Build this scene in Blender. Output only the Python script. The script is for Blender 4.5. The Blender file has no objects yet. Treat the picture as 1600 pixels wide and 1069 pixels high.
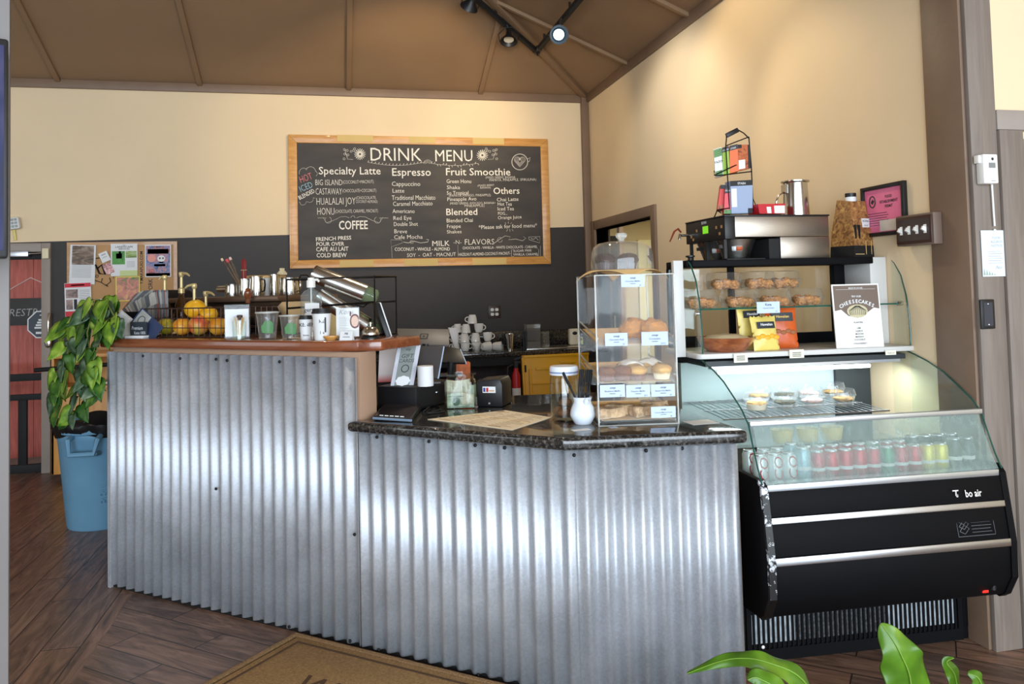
import bpy, bmesh, math, random
from mathutils import Vector, Matrix, noise as mnoise
random.seed(7)
SC = bpy.context.scene
COL = SC.collection
PI = math.pi
R_ = math.radians
V = Vector
# ------------------------------------------------------------------ camera
FPX, CYP, PITCH, ROLL, YAW, HCAM = 1233.3, 399.51, 0.04241, 0.02495, 0.21986, 1.44617
_Fh = V((math.sin(YAW), math.cos(YAW), 0)); _R0 = V((math.cos(YAW), -math.sin(YAW), 0)); _U0 = V((0, 0, 1))
CF = _Fh * math.cos(PITCH) + _U0 * math.sin(PITCH)
_U1 = _U0 * math.cos(PITCH) - _Fh * math.sin(PITCH)
CR = _R0 * math.cos(ROLL) - _U1 * math.sin(ROLL)
CU = _U1 * math.cos(ROLL) + _R0 * math.sin(ROLL)
CC = V((0, 0, HCAM))
cam_d = bpy.data.cameras.new('camera'); cam = bpy.data.objects.new('camera', cam_d); COL.objects.link(cam)
cam_d.sensor_width = 36; cam_d.sensor_fit = 'HORIZONTAL'; cam_d.lens = FPX / 1600 * 36
cam_d.shift_y = -(534.5 - CYP) / 1600; cam_d.clip_start = .02
_m = Matrix((CR, CU, -CF)).transposed().to_4x4(); _m.translation = CC
cam.matrix_world = _m
SC.camera = cam
# ------------------------------------------------------------------ light and exposure
SC.view_settings.view_transform = 'Standard'; SC.view_settings.look = 'None'
SC.view_settings.gamma = 1; SC.view_settings.use_curve_mapping = False
SC.view_settings.exposure = 0.0
SC.cycles.transparent_max_bounces = 40; SC.cycles.max_bounces = 14
SC.cycles.sample_clamp_indirect = 6
W = bpy.data.worlds.new('sky'); SC.world = W; W.use_nodes = True
W.node_tree.nodes['Background'].inputs[0].default_value = (.78, .9, 1, 1)
W.node_tree.nodes['Background'].inputs[1].default_value = 1.1
def area(name, loc, look, sx, sy, power, col):
    l = bpy.data.lights.new(name, 'AREA'); l.shape = 'RECTANGLE'; l.size = sx; l.size_y = sy; l.energy = power; l.color = col
    o = bpy.data.objects.new(name, l); COL.objects.link(o); o.location = loc
    o.rotation_euler = (V(look) - V(loc)).to_track_quat('-Z', 'Y').to_euler()
    return o
area('window_daylight', (.1, -3.8, 1.65), (.1, 3, 1.5), 8.4, 3.2, 790, (.76, .88, 1))
area('side_window_daylight', (-7.3, 1.2, 1.7), (0, 3.2, 1.3), 3.2, 2.4, 36, (.9, .95, 1))
def spot(name, loc, look, power, deg, col, blend=.6, rad=.03):
    l = bpy.data.lights.new(name, 'SPOT'); l.energy = power; l.spot_size = R_(deg); l.spot_blend = blend; l.color = col; l.shadow_soft_size = rad
    o = bpy.data.objects.new(name, l); COL.objects.link(o); o.location = loc
    o.rotation_euler = (V(look) - V(loc)).to_track_quat('-Z', 'Y').to_euler()
    return o
WARM = (1, .77, .46)
SPOTS = [('spot_board', (.93, 5.1, 3.27), (.55, 7.4, 2.85), 105, 75, WARM),
         ('spot_menu', (-.6, 4.7, 3.6), (-.2, 7.4, 2.6), 14, 80, WARM),
         ('spot_corner', (1.2, 5.2, 3.2), (2.0, 7.4, 2.7), 45, 70, WARM),
         ('spot_white', (1.56, 5.22, 3.12), (2.46, 5.3, 2.4), 32, 112, (1, .95, .86)),
         ('spot_brewer', (1.45, 4.4, 3.6), (2.46, 4.3, 2.3), 40, 90, WARM),
         ('spot_counter', (.75, 4.3, 3.85), (.8, 3.25, .9), 120, 46, (1, .86, .64)),
         ('spot_bar', (-.9, 4.6, 3.6), (-.5, 4.2, 1.2), 24, 60, (1, .84, .6)),
         ('spot_door', (1.5, 4.6, 3.5), (2.4, 3.05, 1.4), 55, 60, (1, .84, .6))]
for a in SPOTS: spot(*a)
# ------------------------------------------------------------------ where a sight line meets a plane of the room
def ray(px, py): return CF + CR * ((px - 800) / FPX) + CU * ((CYP - py) / FPX)
def az(px, py, z): d = ray(px, py); return CC + d * ((z - HCAM) / d.z)
def ay(px, py, y): d = ray(px, py); return CC + d * (y / d.y)
def ax(px, py, x): d = ray(px, py); return CC + d * (x / d.x)
BL = V((-1.126, 4.388, 0)); BU = V((.756, -.655, 0)).normalized(); BV = V((-BU.y, BU.x, 0)); BRZ = math.atan2(BU.y, BU.x)
def bw(t, v, z=0): return BL + BU * t + BV * v + V((0, 0, z))
def ab(px, py, off):
    d = ray(px, py); o = BL + BV * off; s = (o - CC).dot(BV) / d.dot(BV); P = CC + d * s
    return P
def depth(P): return (P - CC).dot(CF)
def pm(P, n): return n * depth(P) / FPX
def facing(P): return math.atan2(-P.x, P.y)
# ------------------------------------------------------------------ mesh helper
def C(r, g, b):
    f = lambda c: (c / 255 / 12.92) if c <= 10 else ((c / 255 + .055) / 1.055) ** 2.4
    return (f(r), f(g), f(b), 1)
_tc = {}
def _td(t, align='LEFT', bold=0, sp=1, it=0):
    key = (t, align, round(bold, 4), sp, it)
    if key not in _tc:
        cu = bpy.data.curves.new('t', 'FONT'); cu.body = t; cu.align_x = align; cu.resolution_u = 2; cu.offset = bold; cu.space_character = sp; cu.shear = it
        ob = bpy.data.objects.new('t', cu); me = bpy.data.meshes.new_from_object(ob)
        _tc[key] = ([tuple(v.co) for v in me.vertices], [tuple(p.vertices) for p in me.polygons])
        bpy.data.objects.remove(ob); bpy.data.curves.remove(cu); bpy.data.meshes.remove(me)
    return key
class MB:
    def __init__(s, M=None): s.bm = bmesh.new(); s.M = M or Matrix(); s.k = 0
    def v(s, co): return s.bm.verts.new(s.M @ V(co))
    def f(s, vs):
        try: fc = s.bm.faces.new(vs); fc.material_index = s.k; return fc
        except ValueError: return None
    def poly(s, pts): return s.f([s.v(p) for p in pts])
    def box(s, x0, y0, z0, x1, y1, z1):
        a = [s.v(p) for p in ((x0, y0, z0), (x1, y0, z0), (x1, y1, z0), (x0, y1, z0), (x0, y0, z1), (x1, y0, z1), (x1, y1, z1), (x0, y1, z1))]
        for q in ((0, 3, 2, 1), (4, 5, 6, 7), (0, 1, 5, 4), (1, 2, 6, 5), (2, 3, 7, 6), (3, 0, 4, 7)): s.f([a[i] for i in q])
        return s
    def cb(s, c, sz, rot=None):
        m = s.M; s.M = m @ Matrix.Translation(c) @ (rot.to_4x4() if rot else Matrix())
        s.box(-sz[0] / 2, -sz[1] / 2, -sz[2] / 2, sz[0] / 2, sz[1] / 2, sz[2] / 2); s.M = m; return s
    def rings(s, R, cap=True, closed=False, loop=True):
        n = len(R[0]); V_ = [[s.v(p) for p in r] for r in R]
        for i in range(len(R) - (0 if closed else 1)):
            a, b = V_[i], V_[(i + 1) % len(R)]
            for j in range(n if loop else n - 1): s.f([a[j], a[(j + 1) % n], b[(j + 1) % n], b[j]])
        if cap and not closed and loop: s.f(V_[0][::-1]); s.f(V_[-1])
        return s
    def tube(s, pts, r, n=8, closed=False, cap=True, flat=1):
        P = [V(p) for p in pts]; N = len(P); rr = r if hasattr(r, '__len__') else [r] * N
        T = []
        for i in range(N):
            a = P[i - 1] if (i > 0 or closed) else P[i]; b = P[(i + 1) % N] if (i < N - 1 or closed) else P[i]
            T.append((b - a).normalized())
        up = V((0, 0, 1)) if abs(T[0].z) < .9 else V((1, 0, 0))
        X = T[0].cross(up).normalized(); R = []
        for i in range(N):
            X = (X - T[i] * X.dot(T[i])).normalized(); Y = T[i].cross(X)
            R.append([P[i] + (X * math.cos(2 * PI * j / n) + Y * math.sin(2 * PI * j / n) * flat) * rr[i] for j in range(n)])
        return s.rings(R, cap, closed)
    def lathe(s, prof, n=24, c=(0, 0, 0), fn=None):
        c = V(c); R = []
        for r, z in prof:
            r = max(r, 1e-5); R.append([c + V((r * math.cos(2 * PI * j / n) * (fn(j / n) if fn else 1), r * math.sin(2 * PI * j / n) * (fn(j / n) if fn else 1), z)) for j in range(n)])
        return s.rings(R, True)
    def cyl(s, a, b, r, n=16, r2=None): return s.tube([a, b], [r, r if r2 is None else r2], n)
    def prism(s, poly, z0, z1):
        return s.rings([[(p[0], p[1], z0) for p in poly], [(p[0], p[1], z1) for p in poly]])
    def extr(s, poly, d):
        d = V(d); return s.rings([[V(p) for p in poly], [V(p) + d for p in poly]])
    def grid(s, fn, nu, nv):
        g = [[s.v(fn(i / nu, j / nv)) for j in range(nv + 1)] for i in range(nu + 1)]
        for i in range(nu):
            for j in range(nv): s.f([g[i][j], g[i + 1][j], g[i + 1][j + 1], g[i][j + 1]])
        return s
    def ball(s, c, r, nu=16, nv=10, fn=None):
        r = r if hasattr(r, '__len__') else (r, r, r); c = V(c); R = []
        for i in range(nv + 1):
            th = PI * i / nv; th = min(max(th, .02), PI - .02)
            ring = []
            for j in range(nu):
                ph = 2 * PI * j / nu; d = V((math.sin(th) * math.cos(ph), math.sin(th) * math.sin(ph), -math.cos(th)))
                k = fn(d) if fn else 1
                ring.append(c + V((d.x * r[0], d.y * r[1], d.z * r[2])) * k)
            R.append(ring)
        return s.rings(R)
    def text(s, t, size, pos, xa=(1, 0, 0), ya=(0, 0, 1), align='LEFT', sx=1, bold=0, sp=1, it=0):
        key = _td(t, align, bold, sp, it)
        vs, fs = _tc[key]; xa = V(xa); ya = V(ya); pos = V(pos)
        vv = [s.v(pos + xa * (c[0] * size * sx) + ya * (c[1] * size)) for c in vs]
        for f in fs: s.f([vv[i] for i in f])
        return s
    def build(s, name, mats, parent=None, loc=None, rz=0, smooth=True, bev=0, seg=2, sub=0, norm=True, ang=38, solid=0):
        bm = s.bm
        if norm: bmesh.ops.recalc_face_normals(bm, faces=bm.faces)
        if bev:
            es = [e for e in bm.edges if len(e.link_faces) == 2 and e.calc_face_angle(0) > R_(30)]
            bmesh.ops.bevel(bm, geom=es, offset=bev, segments=seg, affect='EDGES', profile=.5, clamp_overlap=True)
        for fc in bm.faces: fc.smooth = smooth
        for e in bm.edges:
            if len(e.link_faces) == 2 and e.calc_face_angle(0) > R_(ang): e.smooth = False
        me = bpy.data.meshes.new(name); bm.to_mesh(me); bm.free()
        for m in (mats if isinstance(mats, (list, tuple)) else [mats]): me.materials.append(m)
        o = bpy.data.objects.new(name, me); COL.objects.link(o)
        if parent: o.parent = parent
        if loc is not None: o.location = loc
        o.rotation_euler.z = rz
        if solid:
            m = o.modifiers.new('s', 'SOLIDIFY'); m.thickness = solid; m.offset = 0
        if sub:
            m = o.modifiers.new('u', 'SUBSURF'); m.levels = sub; m.render_levels = sub
        return o
def tag(o, label=None, cat=None, group=None, kind=None):
    if label: o['label'] = label
    if cat: o['category'] = cat
    if group: o['group'] = group
    if kind: o['kind'] = kind
    return o
def thing(name, label, cat, loc=(0, 0, 0), rz=0, group=None):
    o = bpy.data.objects.new(name, None); COL.objects.link(o); o.empty_display_size = .05
    o.location = loc; o.rotation_euler.z = rz
    return tag(o, label, cat, group)
def dup(o, loc=None, rz=None, label=None, group=None, parent=None):
    c = o.copy(); COL.objects.link(c)
    if parent: c.parent = parent
    if loc is not None: c.location = loc
    if rz is not None: c.rotation_euler.z = rz
    if label: c['label'] = label
    if group: c['group'] = group
    for ch in list(o.children): dup(ch, parent=c)
    return c
# ------------------------------------------------------------------ materials
def nodes(name):
    m = bpy.data.materials.new(name); m.use_nodes = True; nt = m.node_tree
    return m, nt, nt.nodes['Principled BSDF'], nt.nodes.new, nt.links.new
def ramp(nt, pts):
    r = nt.nodes.new('ShaderNodeValToRGB'); cr = r.color_ramp
    while len(cr.elements) < len(pts): cr.elements.new(.5)
    for e, (p, c) in zip(cr.elements, pts): e.position = p; e.color = c if hasattr(c, '__len__') else (c, c, c, 1)
    return r
def mat(name, col, rough=.5, metal=0, var=0, vs=8, bump=0, bs=60, spec=.5, coat=0, emit=0, trans=0, ior=1.45, stretch=(1, 1, 1), sss=0):
    m, nt, b, N, L = nodes(name)
    b.inputs['Base Color'].default_value = col; b.inputs['Roughness'].default_value = rough; b.inputs['Metallic'].default_value = metal
    b.inputs['Specular IOR Level'].default_value = spec; b.inputs['Coat Weight'].default_value = coat
    b.inputs['Transmission Weight'].default_value = trans; b.inputs['IOR'].default_value = ior
    if sss: b.inputs['Subsurface Weight'].default_value = sss; b.inputs['Subsurface Radius'].default_value = (.01, .006, .004)
    if emit: b.inputs['Emission Color'].default_value = col; b.inputs['Emission Strength'].default_value = emit
    if var or bump:
        tc = N('ShaderNodeTexCoord'); mp = N('ShaderNodeMapping'); mp.inputs['Scale'].default_value = stretch; L(tc.outputs['Object'], mp.inputs[0])
    if var:
        n = N('ShaderNodeTexNoise'); n.inputs['Scale'].default_value = vs; n.inputs['Detail'].default_value = 5; L(mp.outputs[0], n.inputs[0])
        lo = tuple(c * (1 - var) for c in col[:3]) + (1,); hi = tuple(min(1, c * (1 + var)) for c in col[:3]) + (1,)
        r = ramp(nt, [(.3, lo), (.7, hi)]); L(n.outputs[0], r.inputs[0]); L(r.outputs[0], b.inputs['Base Color'])
    if bump:
        n = N('ShaderNodeTexNoise'); n.inputs['Scale'].default_value = bs; n.inputs['Detail'].default_value = 4; L(mp.outputs[0], n.inputs[0])
        bp = N('ShaderNodeBump'); bp.inputs['Strength'].default_value = bump; bp.inputs['Distance'].default_value = .01; L(n.outputs[0], bp.inputs['Height']); L(bp.outputs[0], b.inputs['Normal'])
    return m
def thin(name, tint=(.97, .98, .98, 1), refl=.5, rough=.02, milk=0, milkcol=(.9, .95, .95, 1)):
    """thin clear sheet: transparent with a Fresnel gloss, optionally a little milky"""
    m, nt, b, N, L = nodes(name); nt.nodes.remove(b); out = nt.nodes['Material Output']
    t = N('ShaderNodeBsdfTransparent'); t.inputs[0].default_value = tint
    g = N('ShaderNodeBsdfGlossy'); g.inputs['Roughness'].default_value = rough; g.inputs[0].default_value = (1, 1, 1, 1)
    fr = N('ShaderNodeFresnel'); ge = N('ShaderNodeNewGeometry'); io = N('ShaderNodeMath'); io.operation = 'MULTIPLY_ADD'; io.inputs[1].default_value = 1 / 1.45 - 1.45; io.inputs[2].default_value = 1.45; L(ge.outputs['Backfacing'], io.inputs[0]); L(io.outputs[0], fr.inputs[0])
    mu = N('ShaderNodeMath'); mu.operation = 'MULTIPLY'; mu.inputs[1].default_value = refl; L(fr.outputs[0], mu.inputs[0])
    mx = N('ShaderNodeMixShader'); L(mu.outputs[0], mx.inputs[0]); L(t.outputs[0], mx.inputs[1]); L(g.outputs[0], mx.inputs[2])
    last = mx
    if milk:
        d = N('ShaderNodeBsdfDiffuse'); d.inputs[0].default_value = milkcol; tr = N('ShaderNodeBsdfTranslucent'); tr.inputs[0].default_value = milkcol
        m2 = N('ShaderNodeMixShader'); L(d.outputs[0], m2.inputs[1]); L(tr.outputs[0], m2.inputs[2])
        m3 = N('ShaderNodeMixShader'); m3.inputs[0].default_value = milk; L(mx.outputs[0], m3.inputs[1]); L(m2.outputs[0], m3.inputs[2]); last = m3
    L(last.outputs[0], out.inputs[0]); return m
def wood(name, c1, c2, rough=.4, scale=6, stretch=(1, 8, 8), coat=.2):
    m, nt, b, N, L = nodes(name); tc = N('ShaderNodeTexCoord'); mp = N('ShaderNodeMapping'); mp.inputs['Scale'].default_value = stretch
    L(tc.outputs['Object'], mp.inputs[0]); n = N('ShaderNodeTexNoise'); n.inputs['Scale'].default_value = scale; n.inputs['Detail'].default_value = 8; n.inputs['Distortion'].default_value = .8
    L(mp.outputs[0], n.inputs[0]); r = ramp(nt, [(.3, c1), (.72, c2)]); L(n.outputs[0], r.inputs[0]); L(r.outputs[0], b.inputs['Base Color'])
    b.inputs['Roughness'].default_value = rough; b.inputs['Coat Weight'].default_value = coat
    bp = N('ShaderNodeBump'); bp.inputs['Strength'].default_value = .15; bp.inputs['Distance'].default_value = .004; L(n.outputs[0], bp.inputs['Height']); L(bp.outputs[0], b.inputs['Normal'])
    return m
M = {}
M['cream'] = mat('cream wall paint', C(229, 206, 169), .75, var=.03, vs=1.5, bump=.08, bs=90)
M['dark'] = mat('charcoal wall paint', C(50, 45, 42), .55, var=.08, vs=2, bump=.06, bs=80)
M['brown'] = mat('brown trim paint', C(122, 99, 80), .5, var=.08, vs=5, bump=.1, bs=30)
M['ceil'] = mat('brown ceiling paint', C(140, 112, 84), .65, var=.06, vs=2, bump=.06, bs=40)
M['greige'] = mat('grey door paint', C(150, 138, 128), .5, var=.06, vs=5, bump=.1, bs=30)
M['plank'] = wood('weathered grey plank', C(114, 102, 93), C(132, 120, 110), .6, 5, (9, 9, .6), 0)
M['black'] = mat('black plastic', C(24, 24, 26), .42)
M['matte'] = mat('matte black', C(18, 18, 19), .7)
M['wire'] = mat('black wire', C(20, 19, 19), .35, .3)
M['white'] = mat('white paper', C(226, 227, 227), .6)
M['ceram'] = mat('white ceramic', C(238, 236, 230), .18, coat=.5)
M['steel'] = mat('polished steel', C(205, 203, 198), .16, 1)
M['brush'] = mat('brushed steel', C(206, 203, 196), .27, 1, var=.08, vs=20, stretch=(1, 1, 30))
M['alu'] = mat('aluminium strip', C(190, 192, 196), .34, 1)
M['glass'] = thin('clear glass', (.96, .985, .975, 1), 1.0)
M['acryl'] = thin('clear acrylic', (.985, .988, .985, 1), .25)
M['acedge'] = mat('acrylic edge', C(226, 226, 220), .1, trans=.55, ior=1.3)
M['pet'] = thin('clear plastic shell', (.975, .98, .98, 1), 1.1, .06, .04)
M['ink'] = mat('dark ink', C(45, 45, 50), .7)
M['kraft'] = mat('kraft paper', C(220, 182, 122), .75, var=.08, vs=10)
M['red'] = mat('red plastic', C(190, 26, 38), .4)
M['green'] = mat('green print', C(60, 130, 60), .5)
M['card'] = mat('pale blue-white label', C(190, 206, 230), .55)
M['brass'] = mat('champagne plastic pump', C(205, 184, 130), .3, .35)
# ------------------------------------------------------------------ the room
XR, YB, ZE, TAN = 2.462, 7.42, 3.34, .42
def struct(o): o['kind'] = 'structure'; return o
# floor: wood-look tile, boards run along the room left of a seam and along the bar right of it
def floor_mat():
    m, nt, b, N, L = nodes('wood-look floor tile'); tc = N('ShaderNodeTexCoord')
    def bricks(ang):
        mp = N('ShaderNodeMapping'); mp.inputs['Rotation'].default_value = (0, 0, ang); L(tc.outputs['Object'], mp.inputs[0])
        br = N('ShaderNodeTexBrick'); br.inputs['Scale'].default_value = 1; br.inputs['Brick Width'].default_value = .92; br.inputs['Row Height'].default_value = .152
        br.inputs['Mortar Size'].default_value = .0028; br.inputs['Mortar Smooth'].default_value = .2; br.offset = .37; br.inputs['Bias'].default_value = 0
        br.inputs['Color1'].default_value = (0, 0, 0, 1); br.inputs['Color2'].default_value = (1, 1, 1, 1); br.inputs['Mortar'].default_value = (.5, .5, .5, 1); L(mp.outputs[0], br.inputs[0])
        m2 = N('ShaderNodeMapping'); m2.inputs['Scale'].default_value = (1.6, 11, 1); L(mp.outputs[0], m2.inputs[0])
        ad = N('ShaderNodeVectorMath'); ad.operation = 'MULTIPLY_ADD'; L(br.outputs[0], ad.inputs[0]); ad.inputs[1].default_value = (7, 9, 0); L(m2.outputs[0], ad.inputs[2])
        g = N('ShaderNodeTexNoise'); g.inputs['Scale'].default_value = 1.3; g.inputs['Detail'].default_value = 9; g.inputs['Roughness'].default_value = .62; g.inputs['Distortion'].default_value = 2.2; L(ad.outputs[0], g.inputs[0])
        return br, g
    A, B = bricks(-PI / 2), bricks(-BRZ)
    sp = N('ShaderNodeSeparateXYZ'); L(tc.outputs['Object'], sp.inputs[0]); gt = N('ShaderNodeMath'); gt.operation = 'GREATER_THAN'; gt.inputs[1].default_value = -.996; L(sp.outputs[0], gt.inputs[0])
    def mixf(a, c):
        x = N('ShaderNodeMix'); x.data_type = 'RGBA'; L(gt.outputs[0], x.inputs[0]); L(a, x.inputs[6]); L(c, x.inputs[7]); return x.outputs[2]
    cell, grain, mort = mixf(A[0].outputs[0], B[0].outputs[0]), mixf(A[1].outputs[0], B[1].outputs[0]), mixf(A[0].outputs[1], B[0].outputs[1])
    r = ramp(nt, [(.3, C(82, 68, 60)), (.5, C(138, 114, 98)), (.7, C(176, 150, 132))]); L(grain, r.inputs[0])
    r2 = ramp(nt, [(0, C(92, 70, 62)), (.5, C(165, 132, 106)), (1, C(134, 122, 122))]); L(cell, r2.inputs[0])
    mu = N('ShaderNodeMix'); mu.data_type = 'RGBA'; mu.blend_type = 'OVERLAY'; mu.inputs[0].default_value = .55; L(r.outputs[0], mu.inputs[6]); L(r2.outputs[0], mu.inputs[7])
    mo = N('ShaderNodeMix'); mo.data_type = 'RGBA'; L(mort, mo.inputs[0]); L(mu.outputs[2], mo.inputs[6]); mo.inputs[7].default_value = C(40, 33, 30); L(mo.outputs[2], b.inputs['Base Color'])
    b.inputs['Roughness'].default_value = .36
    bp = N('ShaderNodeBump'); bp.inputs['Strength'].default_value = .25; bp.inputs['Distance'].default_value = .003; L(grain, bp.inputs['Height'])
    b2 = N('ShaderNodeBump'); b2.invert = True; b2.inputs['Strength'].default_value = .6; b2.inputs['Distance'].default_value = .003; L(mort, b2.inputs['Height']); L(bp.outputs[0], b2.inputs['Normal']); L(b2.outputs[0], b.inputs['Normal'])
    return m
m = MB(); m.box(-7.6, -4.2, -.1, 5, 7.6, 0); struct(m.build('floor', floor_mat(), smooth=False))
# back wall with the door opening on its left
DX0, DX1, DZ = -3.36, -2.437, 1.862
def wz(x): return 1.995 + .0195 * (x + .1)
m = MB()
def wallpiece(x0, x1, z0, z1, k): m.k = k; m.rings([[(x0, YB, z0[0]), (x1, YB, z0[1]), (x1, YB, z1[1]), (x0, YB, z1[0])], [(x0, YB + .12, z0[0]), (x1, YB + .12, z0[1]), (x1, YB + .12, z1[1]), (x0, YB + .12, z1[0])]])
wallpiece(-7.6, 2.6, (wz(-7.6),) * 1 + (wz(2.6),), (ZE + .3,) * 2, 0)
wallpiece(DX1, 2.6, (0, 0), (wz(DX1), wz(2.6)), 1)
wallpiece(DX0, DX1, (DZ, DZ), (wz(DX0), wz(DX1)), 1)
wallpiece(-7.6, DX0, (0, 0), (wz(-7.6), wz(DX0)), 1)
struct(m.build('wall_back', [M['cream'], M['dark']], smooth=False))
# right wall with the doorway beside the corner
RY0, RY1, RZ = 5.86, 7.25, 2.0
m = MB(); m.box(XR, 2.84, 0, XR + .12, RY0, ZE + .3); m.box(XR, RY0, RZ, XR + .12, RY1, ZE + .3); m.box(XR, RY1, 0, XR + .12, YB, ZE + .3)
struct(m.build('wall_right', M['cream'], smooth=False))
# the wall beyond the fridge: brown post, then cream above and grey boards below
m = MB(); m.box(XR + .02, 2.66, 0, 5, 2.78, 3.8); struct(m.build('wall_side', M['cream'], smooth=False))
m = MB(); m.box(XR - .012, 2.655, 0, XR + .13, 2.86, 3.6); struct(m.build('trim_1', M['brown'], bev=.004))
A_, B_ = 2.515, 2.585
m = MB(); m.box(XR + .0, 2.632, 0, A_ + .07, 2.66, 3.7); struct(m.build('trim_2', M['plank'], bev=.003))
m = MB(); m.box(2.587, 2.628, 2.035, 3.9, 2.66, 2.115); struct(m.build('trim_3', M['greige'], bev=.003))
m = MB(); m.box(2.587, 2.62, .0, 2.70, 2.66, 2.033); struct(m.build('trim_4', M['plank'], bev=.003))
m = MB(); m.box(2.712, 2.632, .0, 3.7, 2.655, 2.0); struct(m.build('door_3', M['greige'], bev=.003))
# far walls behind and beside the viewer, with window openings
m = MB(); Y0 = -4.0
m.box(-7.6, Y0 - .12, 0, 5, Y0, .12); m.box(-7.6, Y0 - .12, 3.2, 5, Y0, 5.6)
for x in (-7.6, -3.4, .7, 4.6): m.box(x, Y0 - .12, .12, x + .3, Y0, 3.2)
struct(m.build('wall_front', M['cream'], smooth=False))
m = MB(); m.box(-7.72, -4, 0, -7.6, -.6, 3.6); m.box(-7.72, 3, 0, -7.6, 7.5, 3.6); m.box(-7.72, -.6, 0, -7.6, 3, .6); m.box(-7.72, -.6, 2.8, -7.6, 3, 3.6)
struct(m.build('wall_left', M['cream'], smooth=False))
m = MB(); m.box(4.9, -4, 0, 5, 2.66, 3.9); struct(m.build('wall_side', M['cream'], smooth=False))
# hipped ceiling
XL = -7.6; T = (XR - XL) / 2; XM = XR - T
m = MB(); E0 = .06
def cz(t): return ZE + TAN * t
m.poly([(XL, YB, cz(0)), (XR, YB, cz(0)), (XM, YB - T, cz(T))])
m.poly([(XR, YB, cz(0)), (XR, Y0, cz(0)), (XM, Y0, cz(T)), (XM, YB - T, cz(T))])
m.poly([(XL, YB, cz(0)), (XM, YB - T, cz(T)), (XM, Y0, cz(T)), (XL, Y0, cz(0))])
m.poly([(XR, 2.66, cz(0)), (5.1, 2.66, cz(0)), (5.1, Y0, cz(0)), (XR, Y0, cz(0))])
o = struct(m.build('ceiling', M['ceil'], smooth=False, norm=False)); md = o.modifiers.new('s', 'SOLIDIFY'); md.thickness = .04; md.offset = -1
for p in o.data.polygons: p.use_smooth = False
# battens on the ceiling, eave trim and corner post
n_trim = 5
def batten(a, b, w=.045, h=.03, mt=None):
    global n_trim
    a, b = V(a), V(b); d = (b - a); q = d.to_track_quat('X', 'Z').to_matrix()
    m = MB(); m.cb((a + b) / 2 - V((0, 0, h * .4)), (d.length, w, h), q)
    struct(m.build('trim_%d' % n_trim, mt or M['ceil'], bev=.004)); n_trim += 1
for x in (-4.76, -3.53, -2.31, -1.16, .14, 1.38):
    t = min(XR - x, x - XL, 5.0); batten((x, YB, cz(0)), (x, YB - t, cz(t)))
for y in (6.26, 5.06, 3.85, 2.6): t = min(YB - y, T); batten((XR, y, cz(0)), (XR - t, y, cz(t)))
batten((XR, YB, cz(0)), (XM, YB - T, cz(T)), .06, .05)
for (a, b, lab) in (((XL, YB - .012, ZE), (XR, YB - .012, ZE), 0), ((XR - .012, YB, ZE), (XR - .012, 2.6, ZE), 1)):
    batten(a, b, .03, .075, M['brown'])
m = MB(); m.box(XR - .075, YB - .055, 0, XR - .004, YB - .002, ZE + .02); struct(m.build('trim_%d' % n_trim, M['brown'], bev=.004)); n_trim += 1
# doorway casing on the right wall
CW = .085
m = MB(); m.box(XR - .022, RY0 - CW, 0, XR + .14, RY0, RZ + CW); m.box(XR - .022, RY0 - .0, RZ, XR + .14, RY1 + .02, RZ + CW); m.box(XR - .022, RY1, 0, XR + .14, YB - .06, RZ + CW)
struct(m.build('trim_%d' % n_trim, M['brown'], bev=.004)); n_trim += 1
# the passage seen through that doorway
M['passage'] = mat('passage paint', C(205, 190, 150), .7); M['pale'] = mat('pale cream door paint', C(232, 226, 180), .6)
m = MB(); m.box(4.6, 4.8, 0, 4.7, 9.4, 2.9); m.box(2.58, 9.3, 0, 4.7, 9.4, 2.9); m.box(2.58, 4.7, 0, 4.7, 4.8, 2.9); m.box(2.58, 4.8, 2.35, 4.7, 9.4, 2.4)
struct(m.build('wall_passage', M['passage'], smooth=False))
m = MB(); m.box(2.3, 4.8, -.1, 4.7, 9.4, -.0); struct(m.build('floor', M['dark'], smooth=False))
YP = 9.3
xa, xb = ay(996, 380, YP - .03).x, ay(1040, 380, YP - .03).x
t = thing('storage_door', 'pale cream door with an arrow notice seen through the brown doorway', 'door', (xa, YP - .03, 0))
m = MB(); m.box(0, -.02, 0.01, xb - xa + .3, .028, 2.02); m.build('panel', M['pale'], t, bev=.004)
q0_, q1_ = ay(1011, 384, YP - .06), ay(1024, 412, YP - .06); w = q1_.x - q0_.x; h = q0_.z - q1_.z; X0_ = q0_.x - xa
m = MB(); m.box(X0_, -.028, q1_.z, X0_ + w, -.021, q0_.z); m.build('notice', M['white'], t)
m = MB(); c_ = X0_ + w * .45; m.box(c_ - .02, -.031, q1_.z + h * .4, c_ + .02, -.0285, q0_.z - h * .15); m.extr([(c_ - .05, -.031, q1_.z + h * .45), (c_ + .05, -.031, q1_.z + h * .45), (c_, -.031, q1_.z + h * .1)], (0, .002, 0)); m.build('arrow_print', M['ink'], t)
xc, xd = ay(900, 380, 8.9).x, ay(965, 380, 8.9).x
t = thing('black_cabinet', 'tall black cabinet in the passage behind the cake dome', 'cabinet', (xc, 8.9, 0))
m = MB(); m.box(0, 0, 0, xd - xc, .38, 2.05); m.build('body', M['matte'], t, bev=.006)
m = MB(); m.box(xd - xc - .08, -.02, .8, xd - xc - .06, -.001, 1.1); m.build('handle', M['alu'], t)
xe = ay(968, 380, 8.6).x
m = MB(); m.box(xe, 8.6, 0, xe + .05, 8.68, 2.35); struct(m.build('trim_%d' % n_trim, M['brown'])); n_trim += 1
area('passage_lamp', (3.6, 7.6, 2.33), (3.6, 7.6, 0), .5, .5, 45, (1, .9, .7))
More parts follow.
